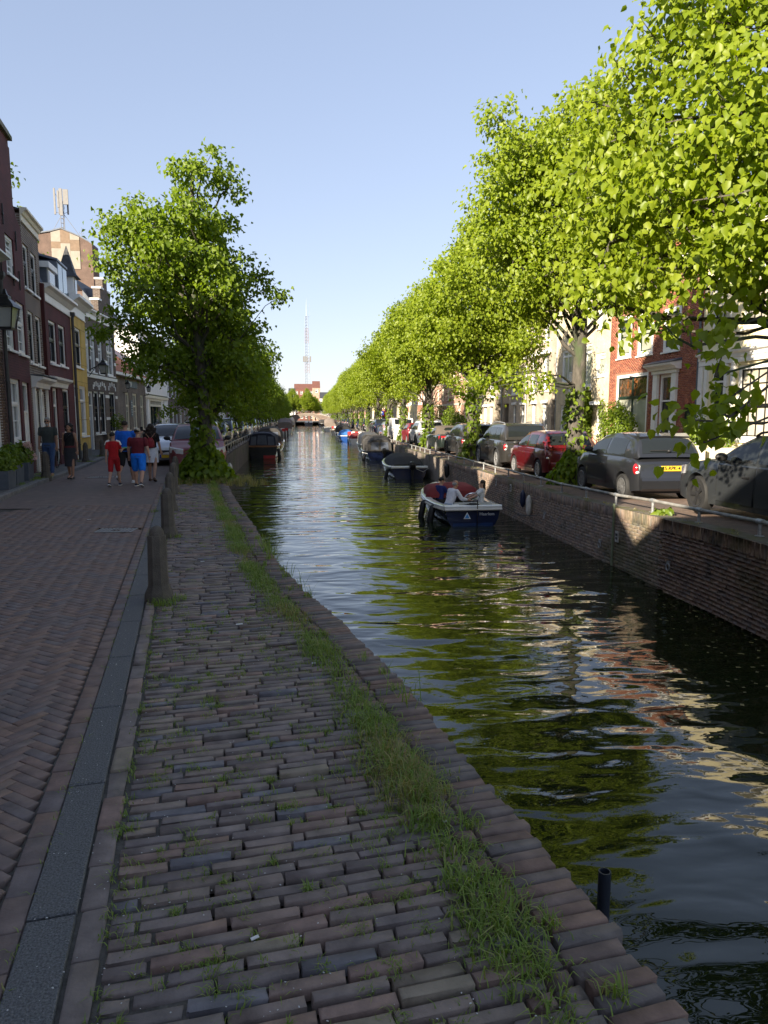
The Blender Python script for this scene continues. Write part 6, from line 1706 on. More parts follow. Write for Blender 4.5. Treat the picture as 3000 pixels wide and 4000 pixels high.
# ---- grass and weeds: blades
GRASS = leaf_mat('grass_blades', [(.13, .21, .035), (.18, .27, .05), (.23, .30, .07), (.15, .24, .04), (.32, .31, .13)], .35, .6)
DRY = leaf_mat('dry_grass_blades', [(.20, .22, .07), (.34, .29, .14), (.26, .24, .10), (.42, .35, .18)], .35, .6)
def blades(P, g, hgt, wd, lean=.5):
    n = len(P)
    a = g.random(n) * 2 * math.pi; h = hgt * g.uniform(.45, 1.25, n); l = lean * g.uniform(.3, 1.5, n)
    d = np.stack([np.cos(a), np.sin(a), np.zeros(n)], 1); s = np.stack([-np.sin(a), np.cos(a), np.zeros(n)], 1) * (wd * g.uniform(.6, 1.3, n))[:, None]
    b = P; m_ = P + d * (h * l * .35)[:, None] + np.array([0, 0, 1.0]) * (h * .62)[:, None]; t_ = P + d * (h * l)[:, None] + np.array([0, 0, 1.0]) * (h * np.clip(1 - l * .35, .2, 1))[:, None]
    V = np.stack([b - s, b + s, m_ + s * .7, m_ - s * .7, t_], 1).reshape(-1, 3)
    i = np.arange(n) * 5
    F = np.concatenate([np.stack([i, i + 1, i + 2], 1), np.stack([i, i + 2, i + 3], 1), np.stack([i + 3, i + 2, i + 4], 1)])
    return V, F
gg = np.random.default_rng(9)
strip_tab = [(1.0, .1), (1.9, .22), (2.25, .75), (2.7, 1.25), (3.3, 1.4), (4.0, 1.1), (4.4, .45), (5.0, .3), (5.5, .55), (6.2, .45), (7, .75), (8.5, .8), (9.4, .3), (10.4, .85), (12, 1.0), (14, .6), (16, .55), (20, .5)]
P, H_, D_ = [], [], []
for y in np.arange(.9, 20.5, .012):
    k = interp(y, strip_tab) * (.85 + .35 * math.sin(y * 2.7) * math.sin(y * 1.3 + 1) + .45 * math.sin(y * 17) * math.sin(y * 11.3))
    m_ = gg.poisson(max(0, 21 * k) * (1.0 if y < 9 else .7))
    for _ in range(m_):
        off = .40 + gg.normal() * .085 * (.6 + .6 * k)
        P.append((ql(y) - off, y + gg.normal() * .02, -.01)); H_.append(.5 + .65 * k * math.exp(-((off - .42) / .16) ** 2)); D_.append(.5 + .5 * math.sin(y * 2.1 + .6) > .80 and gg.random() < .6)
P = np.array(P); H_ = np.array(H_); D_ = np.array(D_)
def grass_obj(name, P, hs, wd, mat, lean=.75):
    V, F = blades(P, gg, hs, wd, lean)
    return tag(link(name, npmesh(name, V, F, mat)), kind='stuff')
grass_obj('grass', P[~D_], .10 * H_[~D_], .0034, GRASS, 1.0); grass_obj('grass', P[D_], .095 * H_[D_], .0024, DRY)
tp = []
def tuft(x, y, n, r, z=-.012, lst=tp):
    for _ in range(n): lst.append((x + gg.normal() * r, y + gg.normal() * r, z))
for _ in range(900):                                              # weeds in the joints of the walk
    u = gg.uniform(1.3, 20) if gg.random() < .35 else gg.uniform(1.3, 7); u = 1.3 + .0688 * round((u - 1.3) / .0688) - .034
    v = gg.uniform(.1, .1 + max(.3, 1.75 + .0 * u)); p = W2(u, v)
    if p.x < ql(p.y) - .4: tuft(p.x, p.y, int(gg.integers(6, 40)), gg.uniform(.008, .038))
for y in np.arange(1.2, 20, .05):                                 # moss and grass along both edges of the band
    if gg.random() < .5: p = W2(y, -.182); tuft(p.x, p.y, int(gg.integers(2, 12)), .014)
    if gg.random() < .30: p = W2(y, .112); tuft(p.x, p.y, int(gg.integers(3, 16)), .02)
grass_obj('weeds', np.array(tp), .035, .0022, GRASS, 1.1)
tp2 = []
for x, y, *_ in bl_:
    for k in range(7 if y < 9 else 4): tuft(x + gg.uniform(-.28, .32), y - gg.uniform(-.05, .25), 55, .045, .0 if x > -6 else .1, tp2)
for y in np.arange(1.3, 15, .33):                                 # single tufts on the coping
    if gg.random() < .6: tuft(ql(y) - gg.uniform(.05, .3), y, int(gg.integers(12, 40)), .02, .0, tp2)
for x0, y0 in ((-7.9, 20.6), (-7.7, 21.3), (-8.0, 20.0), (-7.6, 19.4), (-8.2, 22.6)):
    for k in range(10): tuft(x0 + gg.normal() * .2, y0 + gg.normal() * .3, 30, .05, .1, tp2)
grass_obj('grass', np.array(tp2), .075, .003, GRASS, .8)
tall = []                                                         # tall blades leaning over the edge
for y in (9.3, 9.6, 9.9, 10.2, 7.2, 7.6, 8.2, 4.4, 4.5): tuft(ql(y) - .06, y, 22 if y > 9 else 8, .05, -.02, tall)
grass_obj('tall_grass', np.array(tall), .30, .004, GRASS, .9)
tp3 = [];
for x, y in ((-1.9, 20.2), (-2.2, 20.6), (-2.6, 20.3), (-1.85, 21.3), (-1.7, 19.6), (-3.2, 20.5)):
    for k in range(6): tuft(x + gg.normal() * .25, y + gg.normal() * .25, 40, .06, -.01, tp3)
grass_obj('grass', np.array(tp3), .22, .005, DRY, .7)
tp4 = []
for y in np.arange(9, 45, .25):
    if gg.random() < .55: tuft(qr(y) + gg.uniform(.04, .32), y, int(gg.integers(4, 22)), .04, zr(y) + .004, tp4)
grass_obj('weeds', np.array(tp4), .06, .004, DRY, .9)
for i, (x, y) in enumerate(((7.05, 13.2),)):
    o = link('dandelion', shoots_mesh(90, .12, .02, .12, 45, .11, IVY, .12)); o.location = (x, y, zr(y)); tag(o, 'small bright weed growing under the right quay railing', 'weed')
# litter and pale shell grit between the bricks
n = 2600; u = gg.uniform(1.2, 14, n) ** 1.0; v = gg.uniform(-.17, 1.9, n)
P = np.stack([O.x + U.x * u + Vv.x * v, O.y + U.y * u + Vv.y * v, np.where(v < 0, .010, -.004) + gg.uniform(0, .005, n)], 1)
keep = P[:, 0] < np.array([ql(y) - .36 for y in P[:, 1]]); P = P[keep]; n = len(P)
X = norm(gg.normal(size=(n, 3)) * np.array([1, 1, .1])); Z = np.tile([0, 0, 1.0], (n, 1)); Yv = np.cross(Z, X); s = gg.uniform(.0015, .0045, n)[:, None]
tv = np.array([(-1, -.6, 0), (1, -.5, 0), (.8, .6, 0), (-.7, .7, 0), (0, 0, .6)]); tf = np.array([(0, 1, 4), (1, 2, 4), (2, 3, 4), (3, 0, 4)])
V, F = scatter(tv, tf, X * s, Yv * s, Z * s, P); tag(link('shell_grit', npmesh('shell_grit', V, F, M('shell_grit', (.5, .5, .48), .8))), kind='stuff')
LIT = M('paper_scrap', (.62, .62, .60), .8)
for i, (x, y, a, l) in enumerate(((-.20, 2.35, .5, .03), (.62, 3.0, .2, .028), (-1.32, 9.2, .3, .05), (-4.6, 7.5, .1, .09), (-4.1, 9.4, 1, .05), (-3.3, 5.9, .4, .06), (.05, 5.2, .2, .03), (-3.9, 13.3, .6, .07), (-.6, 6.3, .2, .06))):
    mb = MB(); mb.box(-l / 2, l / 2, -l / 5, l / 5, 0, .004); o = mb.build('paper_scrap', LIT, None, loc=(x, y, .006), rot=(0, 0, a)); tag(o, 'small white scrap lying on the bricks', 'litter', 'white scraps on the ground')
# floating leaves
n = 420; x = gg.uniform(3.6, 6.7, n); y = gg.uniform(6, 19, n); P = np.stack([x, y, np.full(n, WZ + .006)], 1)
X = norm(gg.normal(size=(n, 3)) * np.array([1, 1, .0])); Z = np.tile([0, 0, 1.0], (n, 1)); Yv = np.cross(Z, X); s = gg.uniform(.012, .035, n)[:, None]
V, F = scatter(tv, tf, X * s, Yv * s, Z * s * .1, P); tag(link('floating_leaves', npmesh('floating_leaves', V, F, M('floating_leaf', (.16, .13, .05), .6, .5, 3))), kind='stuff')

# ---- fenders, mooring rings, plates on the right wall
def fender(name, label, loc, L, r, m, rope=0, rot=(0, 0, 0)):
    t = thing(name, label, 'fender', loc); t.rotation_euler = rot
    mb = MB(); mb.lathe([(.012, -L / 2 - .06), (r * .45, -L / 2 - .03), (r * .9, -L / 2 + .05), (r, -L / 2 + .12), (r, L / 2 - .12), (r * .9, L / 2 - .05), (r * .45, L / 2 + .03), (.012, L / 2 + .06)], 12); mb.build('bladder', m, t, True, 60)
    if rope: q = MB(); q.tube([(0, 0, L / 2 + .05), (.02, 0, L / 2 + rope * .6), (0, 0, L / 2 + rope)], .009, 5); q.build('rope', M('mooring_rope', (.12, .11, .10), .95), t)
    return t
NAVYR = M('navy_vinyl', (.012, .018, .05), .45); WHITER = M('dirty_white_vinyl', (.5, .49, .45), .6, .2, 6); BLACKV = M('black_vinyl', (.014, .014, .015), .5)
fender('boat_fender', 'navy blue fender hanging on the right quay wall', (6.64, 21.0, -.62), .42, .085, NAVYR, .36)
fender('boat_fender', 'white fender hanging beside the navy one on the right quay wall', (6.64, 20.4, -.76), .52, .085, WHITER, .42)
fender('boat_fender', 'black fender hanging on ropes on the wall behind the open boat', (6.6, 32.5, -.62), .55, .12, BLACKV, .6)
for i, (y, z, lb) in enumerate(((19.2, -.85, 'mooring ring on the wall just right of the white fender'), (15.4, -.98, 'mooring ring left of the small square wall plate'), (12.3, -.85, 'pale mooring ring on the mossy near stretch of wall'))):
    mb = MB(); q = [(6.70, y + .06 * math.cos(R(k)), z - .06 + .075 * math.sin(R(k))) for k in range(0, 361, 30)]; mb.tube(q, .011, 6); mb.box(6.69, 6.748, y - .03, y + .03, z - .01, z + .05); tag(mb.build('mooring_ring', STEEL), lb, 'mooring ring')
for y, z, lb in ((14.55, -.72, 'small pale square plate low on the near quay wall'), (22.6, -.45, 'small pale plate on the wall left of the fenders'), (24.4, -.42, 'second small pale plate on the wall behind the open boat stern')):
    mb = MB(); mb.box(6.715, 6.742, y - .07, y + .07, z - .12, z + .12, .006); o = mb.build('wall_plate', M('pale_plate', (.36, .35, .33), .7, .3, 12)); tag(o, lb, 'plate')
    q = MB(); q.box(6.709, 6.714, y - .04, y + .04, z - .06, z - .01); q.box(6.709, 6.714, y - .04, y + .04, z + .02, z + .07); q.build('plate_mark', BLACKP, o)
mb = MB(); mb.box(6.70, 6.735, 14.72, 14.76, -1.4, -.02); tag(mb.build('wall_joint', M('joint_filler', (.16, .19, .12), .9)), 'upright expansion joint in the near quay wall', 'wall joint')

# ---- planters, hydrangeas, potted plants
SLATE = M('slate_planter', (.085, .095, .115), .7, .15, 5)
PINK = leaf_mat('hydrangea_petals', [(.62, .36, .42), (.70, .46, .50), (.66, .50, .52)], .3)
def planter(x, y, w_, d_, h_, label, rz_, flowers):
    t = thing('square_planter', label, 'planter', (x, y, .1), rz_)
    mb = MB(); mb.loft([[(sx * (w_ / 2 - k), sy * (d_ / 2 - k), z) for sx, sy in ((-1, -1), (1, -1), (1, 1), (-1, 1))] for k, z in ((.02, 0), (0, h_), (.03, h_), (.04, h_ - .06))]); mb.build('planter_box', SLATE, t)
    leaf_box('leafy_plant', None, None, [(0, 0, h_ + .2, w_ * .6, d_ * .6, .32), (.15, 0, h_ + .35, w_ * .35, d_ * .4, .22)], 520, .11, IVY, int(x * 100) % 97 + 100, parent=t)
    for fx, fy, fz in flowers:
        o = leaf_box('hydrangea_flower', None, None, [(fx, fy, h_ + fz, .11, .11, .09)], 90, .05, PINK, 55, parent=t)
hz = math.pi / 2 + .147
planter(-7.72, 19.75, .85, .5, .5, 'slate grey planter with leafy hydrangea below the brown brick house', hz, [])
planter(-7.9, 21.0, .7, .5, .5, 'slate grey planter with pink hydrangea heads behind the bollard', hz, [(-.1, -.2, .5), (.2, -.15, .4), (.05, -.3, .15), (.35, -.2, .2)])
planter(-7.45, 18.5, .8, .5, .45, 'planter with dark leaves cut by the left edge', hz, [])
t = thing('potted_olive', 'small potted olive tree on the sill of the dark banded house', 'potted plant', (-10.85, 43.6, .1)); mb = MB(); mb.lathe([(.18, 0), (.26, .6), (.24, .6), (.22, .5)], 10); mb.build('pot', SLATE, t); leaf_box('foliage', None, None, [(0, 0, 1.5, .4, .4, .45)], 380, .09, LIMED, 131, parent=t); stems(t, [[(0, 0, .5), (.02, 0, 1.5)]], .025)
TERR = M('pale_stone_planter', (.55, .50, .42), .8)
for y, lb in ((26.6, 'pale stone planter with feathery plant by the yellow house door'), (24.6, 'second pale planter under the large yellow house window')):
    t = thing('stone_planter', lb, 'planter', (15.3, y, 0.0)); mb = MB(); mb.box(-.3, .3, -.35, .35, 0, .75, .02); mb.build('planter_box', TERR, t); leaf_box('foliage', None, None, [(0, 0, 1.4, .4, .5, .7)], 650, .1, IVY, 140, parent=t); stems(t, [[(0, 0, .7), (0, .1, 1.6)]], .02)

# ---- bicycles
def bicycle(name, label, loc, rz_, frame=BLACKP, group=None, full=True, tilt=.1):
    t = thing(name, label, 'bicycle', loc, rz_, group); t.rotation_euler = (tilt, 0, rz_)
    for x in (-.52, .52):
        mb = MB(); mb.tube([(x + .33 * math.cos(R(k)), 0, .34 + .33 * math.sin(R(k))) for k in range(0, 361, 20)], .017, 5, False)
        if full:
            for k in range(0, 180, 20): mb.tube([(x + .32 * math.cos(R(k)), 0, .34 + .32 * math.sin(R(k))), (x - .32 * math.cos(R(k)), 0, .34 - .32 * math.sin(R(k)))], .003, 3, False)
        mb.build('wheel', RUBBER, t)
    mb = MB()
    for a, b in (((-.52, 0, .34), (-.12, 0, .30)), ((-.12, 0, .30), (-.25, 0, .82)), ((-.52, 0, .34), (-.22, 0, .72)), ((-.12, 0, .30), (.36, 0, .78)), ((-.21, 0, .68), (.34, 0, .88)), ((.52, 0, .34), (.34, 0, .95))): mb.tube([a, b], .017, 5)
    mb.build('frame', frame, t)
    mb = MB(); mb.tube([(.10, -.28, 1.02), (.28, -.24, 1.05), (.33, 0, 1.04), (.28, .24, 1.05), (.10, .28, 1.02)], .013, 5); mb.tube([(.34, 0, .92), (.33, 0, 1.04)], .014, 5); mb.build('handlebar', CHROME, t)
    mb = MB(); mb.ell((-.27, 0, .93), (.14, .075, .035)); mb.tube([(-.25, 0, .8), (-.27, 0, .92)], .014, 5); mb.build('saddle', RUBBER, t)
    if full:
        mb = MB(); mb.tube([(-.55, -.05, .72), (-.2, -.04, .72)], .01, 4); mb.tube([(-.55, .05, .72), (-.2, .04, .72)], .01, 4); mb.tube([(-.52, 0, .34), (-.55, 0, .72)], .01, 4); mb.build('carrier', BLACKP, t)
    return t
bicycle('city_bicycle', 'black city bicycle parked against the houses behind the walking couple', (-8.45, 25.2, .1), math.pi / 2 + .1, group=None)
bicycle('city_bicycle', 'red bicycle leaning against the wall beside the ivy house', (15.5, 36.9, -.1), math.pi / 2, M('red_frame', (.2, .02, .02), .4))
b0 = bicycle('bridge_bicycle', 'bicycle parked against the railing on top of the far bridge', (-5.5, YB + .5, 2.6), 0, group='bicycles on the bridge', full=False)
for i in range(22):
    x = -7 + i * .78; o = dup(b0, (x + .3, YB + .55 + rnd.uniform(0, .5), top(x - 1.0) - .02 + .02), rnd.uniform(-.5, .5)) if i else b0
b0.location = (-7.6, YB + .5, top(-8.5))
bicycle('city_bicycle', 'blue bicycle with front crate beside the wheeled bins', (8.5, 80.5, -.2), math.pi / 2 + .3, M('blue_frame', (.05, .10, .22), .4))
for i, (x, y, c, lb) in enumerate(((8.9, 81.6, (.03, .05, .04), 'dark green wheeled bin beside the parked bicycle'), (8.9, 83.0, (.05, .05, .055), 'grey wheeled bin behind the green one'))):
    t = thing('wheeled_bin', lb, 'bin', (x, y, -.2), .1); mt = M('bin_plastic_%s' % ('green', 'grey')[i], c, .5)
    mb = MB(); mb.loft([[(sx * k, sy * k * 1.1, z) for sx, sy in ((-1, -1), (1, -1), (1, 1), (-1, 1))] for k, z in ((.22, .08), (.3, 1.0))]); mb.build('bin_body', mt, t); mb = MB(); mb.box(-.33, .33, -.36, .36, 1.0, 1.06, .02); mb.build('lid', mt, t)
    for s in (-1, 1): q = MB(); q.lathe([(.1, -.03), (.1, .03)], 12, (s * .2, .3, .1), 'x'); q.build('wheel', RUBBER, t)
# bench and chairs in front of the dark house
WOODM = M('grey_wood', (.25, .18, .11), .8, .25, 8, stretch=(1, 8, 8))
t = thing('wooden_bench', 'small wooden slatted bench in front of the dark banded house', 'bench', (-10.75, 42.2, .1), math.pi / 2)
for k in range(4): q = MB(); q.box(-.6, .6, -.2 + k * .1, -.12 + k * .1, .43, .46); q.build('slat', WOODM, t)
for k in range(3): q = MB(); q.box(-.6, .6, .21, .24, .55 + k * .12, .64 + k * .12); q.build('slat', WOODM, t)
for x in (-.55, .55):
    for y_ in (-.18, .2): q = MB(); q.box(x - .03, x + .03, y_ - .03, y_ + .03, 0, .43 if y_ < 0 else .95); q.build('leg', WOODM, t)
# wall lantern at the left edge
t = thing('wall_lantern', 'large black street lantern on a bracket at the left edge', 'lantern', (-8.12, 19.6, 0)); mb = MB(); mb.tube([(-.1, 0, 4.2), (.3, 0, 4.55), (.62, 0, 4.72)], .03, 6); mb.build('bracket', BLACKP, t); lantern(t, (.62, 0, 4.62), 1.1)
# kiosk, parking sign, lamps on the right
t = thing('red_kiosk', 'red kiosk box beside the blue parking sign on the right quay', 'kiosk', (11.9, 104, -.2)); REDK = M('red_enamel', (.45, .05, .03), .4)
mb = MB(); mb.box(-.8, .8, -.8, .8, 0, 2.6, .05); mb.loft([[(sx * k, sy * k, z) for sx, sy in ((-1, -1), (1, -1), (1, 1), (-1, 1))] for k, z in ((.9, 2.6), (.9, 2.75), (.6, 2.95))]); mb.build('cabin', REDK, t)
for k in range(2): q = MB(); q.box(-.62 + k * .65, -.05 + k * .65, -.83, -.801, .9, 2.2); q.build('pane', GLASS, t)
t = thing('parking_sign', 'blue parking sign with a white letter P on a post', 'sign', (10.75, 98.5, -.2)); mb = MB(); mb.tube([(0, 0, 0), (0, 0, 2.9)], .04, 6); mb.build('post', STEEL, t)
mb = MB(); mb.box(-.25, .25, -.06, -.03, 2.35, 2.85, .008); sg = mb.build('sign_plate', M('sign_blue', (.01, .06, .42), .4), t); text(sg, 'P', .45, (0, -.065, 2.6), (math.pi / 2, 0, 0), WHITE, bold=.01)
t = thing('street_lamp', 'street lamp with a pale globe between the far right trees', 'street lamp', (11.6, 99.5, -.2)); mb = MB(); mb.tube([(0, 0, 0), (0, 0, 4.4)], .05, 6); mb.build('post', BLACKP, t); mb = MB(); mb.lathe([(.02, 4.4), (.42, 4.45), (.35, 4.65), (.05, 4.8)], 12); mb.build('lamp_hood', M('lamp_cream', (.6, .58, .45), .4), t)
t = thing('street_sign', 'dark oval hanging sign over the left pavement', 'sign', (-11.5, 79, 3.6)); mb = MB(); mb.tube([(-1.2, 0, .6), (.7, 0, .6)], .03, 5); mb.build('bracket', BLACKP, t); mb = MB(); mb.lathe([(.55, -.04), (.55, .04)], 20, (0, 0, 0), 'y', sx=1.35); mb.build('sign_board', BLACKP, t)
# red and white mooring guards
RED = M('signal_red', (.50, .03, .03), .5)
def guard(x, y, label, n=4):
    t = thing('mooring_guard', label, 'mooring guard', (x, y, WZ))
    for i in range(n):
        q = MB(); q.box(-.9 + i * 1.8 / n, -.9 + (i + 1) * 1.8 / n - .004, -.05, .05, .95, 1.4); q.build('board', (RED, WHITE)[i % 2], t)
    for s in (-1, 1): q = MB(); q.tube([(s * .85, .08, -.6), (s * .85, .08, 1.35)], .12, 8); q.build('post', M('dark_pile', (.05, .045, .04), .9), t)
guard(6.6, 92.5, 'red and white mooring guard beside the dark red boat cover'); guard(6.75, 121, 'red and white mooring guard behind the blue covered boat'); guard(6.8, 150, 'small red and white guard far along the right quay')
guard(-3.9, 119, 'first red and white mooring guard on the left by the covered sloop', 3); guard(-3.6, 126, 'second red and white mooring guard on the left', 3)
# ---------------------------------------------------------------- people
SKIN = M('skin', (.46, .27, .19), .55, .08, 8, spec=.35)
SKIN2 = M('tanned_skin', (.36, .20, .13), .55, .08, 8, spec=.35)
HAIRB = M('black_hair', (.012, .010, .009), .55, .3, 30); HAIRG = M('grey_hair', (.30, .29, .28), .6, .2, 30); HAIRD = M('dark_brown_hair', (.025, .014, .009), .55, .3, 30)
def cloth(nm, c): return M(nm, c, .9, .14, 9, .25, 30)

def voxel(name, mb, mats, size, parent=None, it=3):
    """one continuous skin grown round the shapes in mb"""
    me = mb.mesh('t', [])
    o = bpy.data.objects.new('t', me); col.objects.link(o)
    r = o.modifiers.new('r', 'REMESH'); r.mode = 'VOXEL'; r.voxel_size = size; r.use_smooth_shade = True
    s = o.modifiers.new('s', 'SMOOTH'); s.iterations = it; s.factor = .5
    dg = bpy.context.evaluated_depsgraph_get()
    m2 = bpy.data.meshes.new_from_object(o.evaluated_get(dg)); m2.name = name
    bpy.data.objects.remove(o); bpy.data.meshes.remove(me)
    m2.materials.clear(); m2.materials.append(mats)
    m2.polygons.foreach_set('use_smooth', [True] * len(m2.polygons))
    return link(name, m2, parent)

def cap(mb, a, r0, b, r1, n=10):
    a, b = Vector(a), Vector(b); d = (b - a); L = d.length
    d = d / L if L > 1e-6 else Vector((0, 0, 1))
    pts, rs = [], []
    for k in (-88, -60, -30, 0): pts.append(a + d * (r0 * math.sin(R(k)))); rs.append(r0 * math.cos(R(k)))
    for k in (0, 30, 60, 88): pts.append(b + d * (r1 * math.sin(R(k)))); rs.append(r1 * math.cos(R(k)))
    mb.tube(pts, rs, n)

def rotx(v, a): return Vector((v[0], v[1] * math.cos(a) - v[2] * math.sin(a), v[1] * math.sin(a) + v[2] * math.cos(a)))
def ring_e(c, rx, ry, n=14, tilt=0.0):
    return [tuple(Vector(c) + rotx((rx * math.cos(2 * math.pi * k / n), ry * math.sin(2 * math.pi * k / n), 0), tilt)) for k in range(n)]

def person(label, loc, rz, h, legs, arms, lean=0.0, head=(0, 0), build=1.0, skin=SKIN, top=None, sleeve='short', bottom=None, kind='trousers', hair=None, hairtype='short', shoes=None, sit=False, female=False, extra=None, group=None, size=.0105):
    """legs: ((hip, knee, spread), ...) degrees, arms: ((swing, elbow, out), ...); the figure faces its local +y"""
    k = h / 1.75
    root = None
    J = {}
    pel = Vector((0, 0, .93))
    def up(v): return pel + rotx(Vector(v) - pel, -R(lean))            # leaning forward is towards +y
    bw = build
    sh_w = (.165 if female else .185) * bw
    body, shirt, low = MB(), MB(), MB()
    tors = [(.93, .155 if not female else .165, .105, 0), (1.03, .135 if female else .148, .098, 0), (1.12, .13 if female else .150, .098, 0), (1.24, .150 if female else .165, .108, 0), (1.34, .155 if female else .178, .105, -.005), (1.41, .13 if female else .15, .085, -.01), (1.455, .07, .06, -.01)]
    rings = [ring_e(up((0, y, z)), rx * bw, ry * bw, 14, -R(lean)) for z, rx, ry, y in tors]
    body.loft(rings)
    shirt.loft([ring_e(up((0, y, z)), rx * bw + .016, ry * bw + .016, 14, -R(lean)) for z, rx, ry, y in ([(.88, .16, .11, 0)] + tors[:-1] + [(1.45, .085, .07, -.01)])])
    neck0, hc = up((0, -.01, 1.43)), up((0, .0, 1.60))
    hy, hp = R(head[0]), R(head[1])
    cap(body, neck0, .052, up((0, .0, 1.53)), .05)
    H_ = Matrix.Rotation(hy, 3, 'Z') @ Matrix.Rotation(-hp, 3, 'X')
    hd = lambda v: tuple(hc + H_ @ Vector(v))
    head_mb = body
    def ellip(mbx, c, r, n=12, m_=8):
        i0 = len(mbx.v); mbx.ell((0, 0, 0), r, n, m_)
        mbx.v[i0:] = [tuple(hc + H_ @ (Vector(c) + Vector(p))) for p in mbx.v[i0:]]
    ellip(body, (0, -.012, .035), (.076, .095, .088)); ellip(body, (0, .018, -.045), (.058, .068, .068)); ellip(body, (0, .085, -.02), (.016, .026, .026)); ellip(body, (0, .07, -.095), (.028, .025, .022))
    for s in (-1, 1): ellip(body, (s * .078, -.01, -.01), (.012, .022, .032), 8, 6)
    # arms and hands
    for s, (sw, el, out) in zip((-1, 1), arms):
        S_ = up((s * sh_w, -.008, 1.395))
        du = rotx(Vector((s * math.sin(R(out)), 0, -math.cos(R(out)))), R(sw) - R(lean) * .3)
        E_ = S_ + du * .29
        df = rotx(Vector((s * math.sin(R(out)) * .5, 0, -math.cos(R(out) * .5))), R(sw + el) - R(lean) * .3)
        W_ = E_ + df * .25
        cap(body, S_, .053 * bw, E_, .040 * bw); cap(body, E_, .040 * bw, W_, .027)
        e2 = S_ + du * (.17 if sleeve == 'short' else .29)
        if sleeve != 'none':
            cap(shirt, S_ + Vector((0, 0, -.01)), .068 * bw, e2, .060 * bw)
            if sleeve == 'long': cap(shirt, E_, .056 * bw, E_ + df * .16, .048)
        else: pass
        # palm and five fingers
        df.normalize(); sd = df.cross(Vector((0, 0, 1))) if abs(df.z) < .95 else Vector((0, 1, 0)); sd = (sd - df * sd.dot(df)).normalized(); nn = df.cross(sd)
        cap(body, W_, .026, W_ + df * .05, .032)
        for i, (o_, ln) in enumerate(((-.027, .062), (-.009, .075), (.009, .078), (.027, .068))):
            b_ = W_ + df * .075 + sd * o_; m_ = b_ + df * ln * .5; t_ = m_ + df * ln * .42 - nn * s * .018
            cap(body, b_ - df * .02, .0100, m_, .0095, 6); cap(body, m_, .0095, t_, .0085, 6)
        b_ = W_ + df * .02 + sd * .028; cap(body, b_, .012, b_ + df * .035 + sd * .022, .011, 6); cap(body, b_ + df * .035 + sd * .022, .011, b_ + df * .062 + sd * .024, .0095, 6)
        J['hand%d' % s] = W_ + df * .09
    # legs
    feet = []
    for s, (hp_, kn, sp) in zip((-1, 1), legs):
        Hj = Vector((s * .088 * bw, 0, .90))
        dt = rotx(Vector((s * math.sin(R(sp)), 0, -math.cos(R(sp)))), R(hp_))
        K_ = Hj + dt * .42
        dc = rotx(Vector((s * math.sin(R(sp * .6)), 0, -math.cos(R(sp * .6)))), R(hp_ - kn))
        A_ = K_ + dc * .41
        cap(body, Hj, .088 * bw, K_, .054 * bw); cap(body, K_, .054 * bw, K_ + dc * .12, .056 * bw); cap(body, K_ + dc * .12, .056 * bw, A_, .036)
        fd = rotx(Vector((0, 1, 0)), R(min(0, (hp_ - kn) * .55)) if not sit else 0)
        T_ = A_ + fd * .15 - Vector((0, 0, .045))
        cap(body, A_ - Vector((0, 0, .03)), .035, T_, .03)
        feet.append((A_, fd))
        if kind == 'trousers': cap(low, Hj, .104 * bw, K_, .068 * bw); cap(low, K_, .068 * bw, A_ - dc * .02, .055)
        elif kind == 'shorts': cap(low, Hj, .112 * bw, Hj + dt * .38, .088 * bw)
    zmin = min(a.z - .085 for a, _ in feet)
    b = voxel('person', body, skin, size); root = b
    tag(root, label, 'person', group)
    if sit: zmin = pel.z - .10
    root.scale = (k, k, k); root.rotation_euler = (0, 0, rz); root.location = (loc[0], loc[1], loc[2] - zmin * k)
    if top: voxel('shirt', shirt, top, .013, root, 4)
    if kind in ('trousers', 'shorts'):
        low.loft([ring_e((0, 0, z), rx * bw, ry * bw) for z, rx, ry in ((.84, .155, .115), (.93, .175, .125), (1.0, .165, .115))]); voxel('trousers' if kind == 'trousers' else 'shorts', low, bottom, .013, root, 4)
    elif kind in ('skirt', 'short_skirt'):
        mb = MB(); tab = [(1.03, .15, .108), (.95, .178, .128), (.85, .188, .138), (.62, .178, .14), (.45, .165, .145), (.38, .175, .16)] if kind == 'skirt' else [(1.03, .15, .108), (.95, .18, .13), (.85, .19, .14), (.68, .19, .145), (.57, .195, .15)]
        mb.loft([ring_e((0, .015 * (1.03 - z), z + (.02 * math.sin(3) if z < .4 else 0)), rx * bw, ry * bw, 18) for z, rx, ry in tab]); mb.build('skirt', bottom, root, True, 60)
    for a, fd in feet:
        mb = MB(); c = a + fd * .055 - Vector((0, 0, .05)); u_ = fd.cross(Vector((1, 0, 0))).normalized()
        u_ = u_ if u_.z > 0 else -u_
        secs = []
        for t_, wx, hz in ((-.13, .028, .045), (-.11, .038, .075), (-.03, .042, .075), (.06, .047, .05), (.12, .042, .038), (.15, .02, .02)):
            p = c + fd * t_ - u_ * .035
            secs.append([tuple(p + Vector((wx * cx_, 0, 0)) + u_ * (hz * cz_)) for cx_, cz_ in ((-1, 0), (-1, .5), (-.6, 1), (.6, 1), (1, .5), (1, 0))])
        mb.loft(secs); sh = mb.build('shoe', shoes or BLACKP, root, True, 50)
        if shoes is not None and shoes.name.startswith('navy'):
            q = MB(); q.loft([[tuple(c + fd * t_ - u_ * z_ + Vector((wx, 0, 0))) for wx, z_ in ((-w_, .042), (-w_, .02), (w_, .02), (w_, .042))] for t_, w_ in ((-.135, .03), (-.1, .045), (.06, .05), (.15, .03))]); q.build('sole', WHITE, sh)
    # hair
    mb = MB()
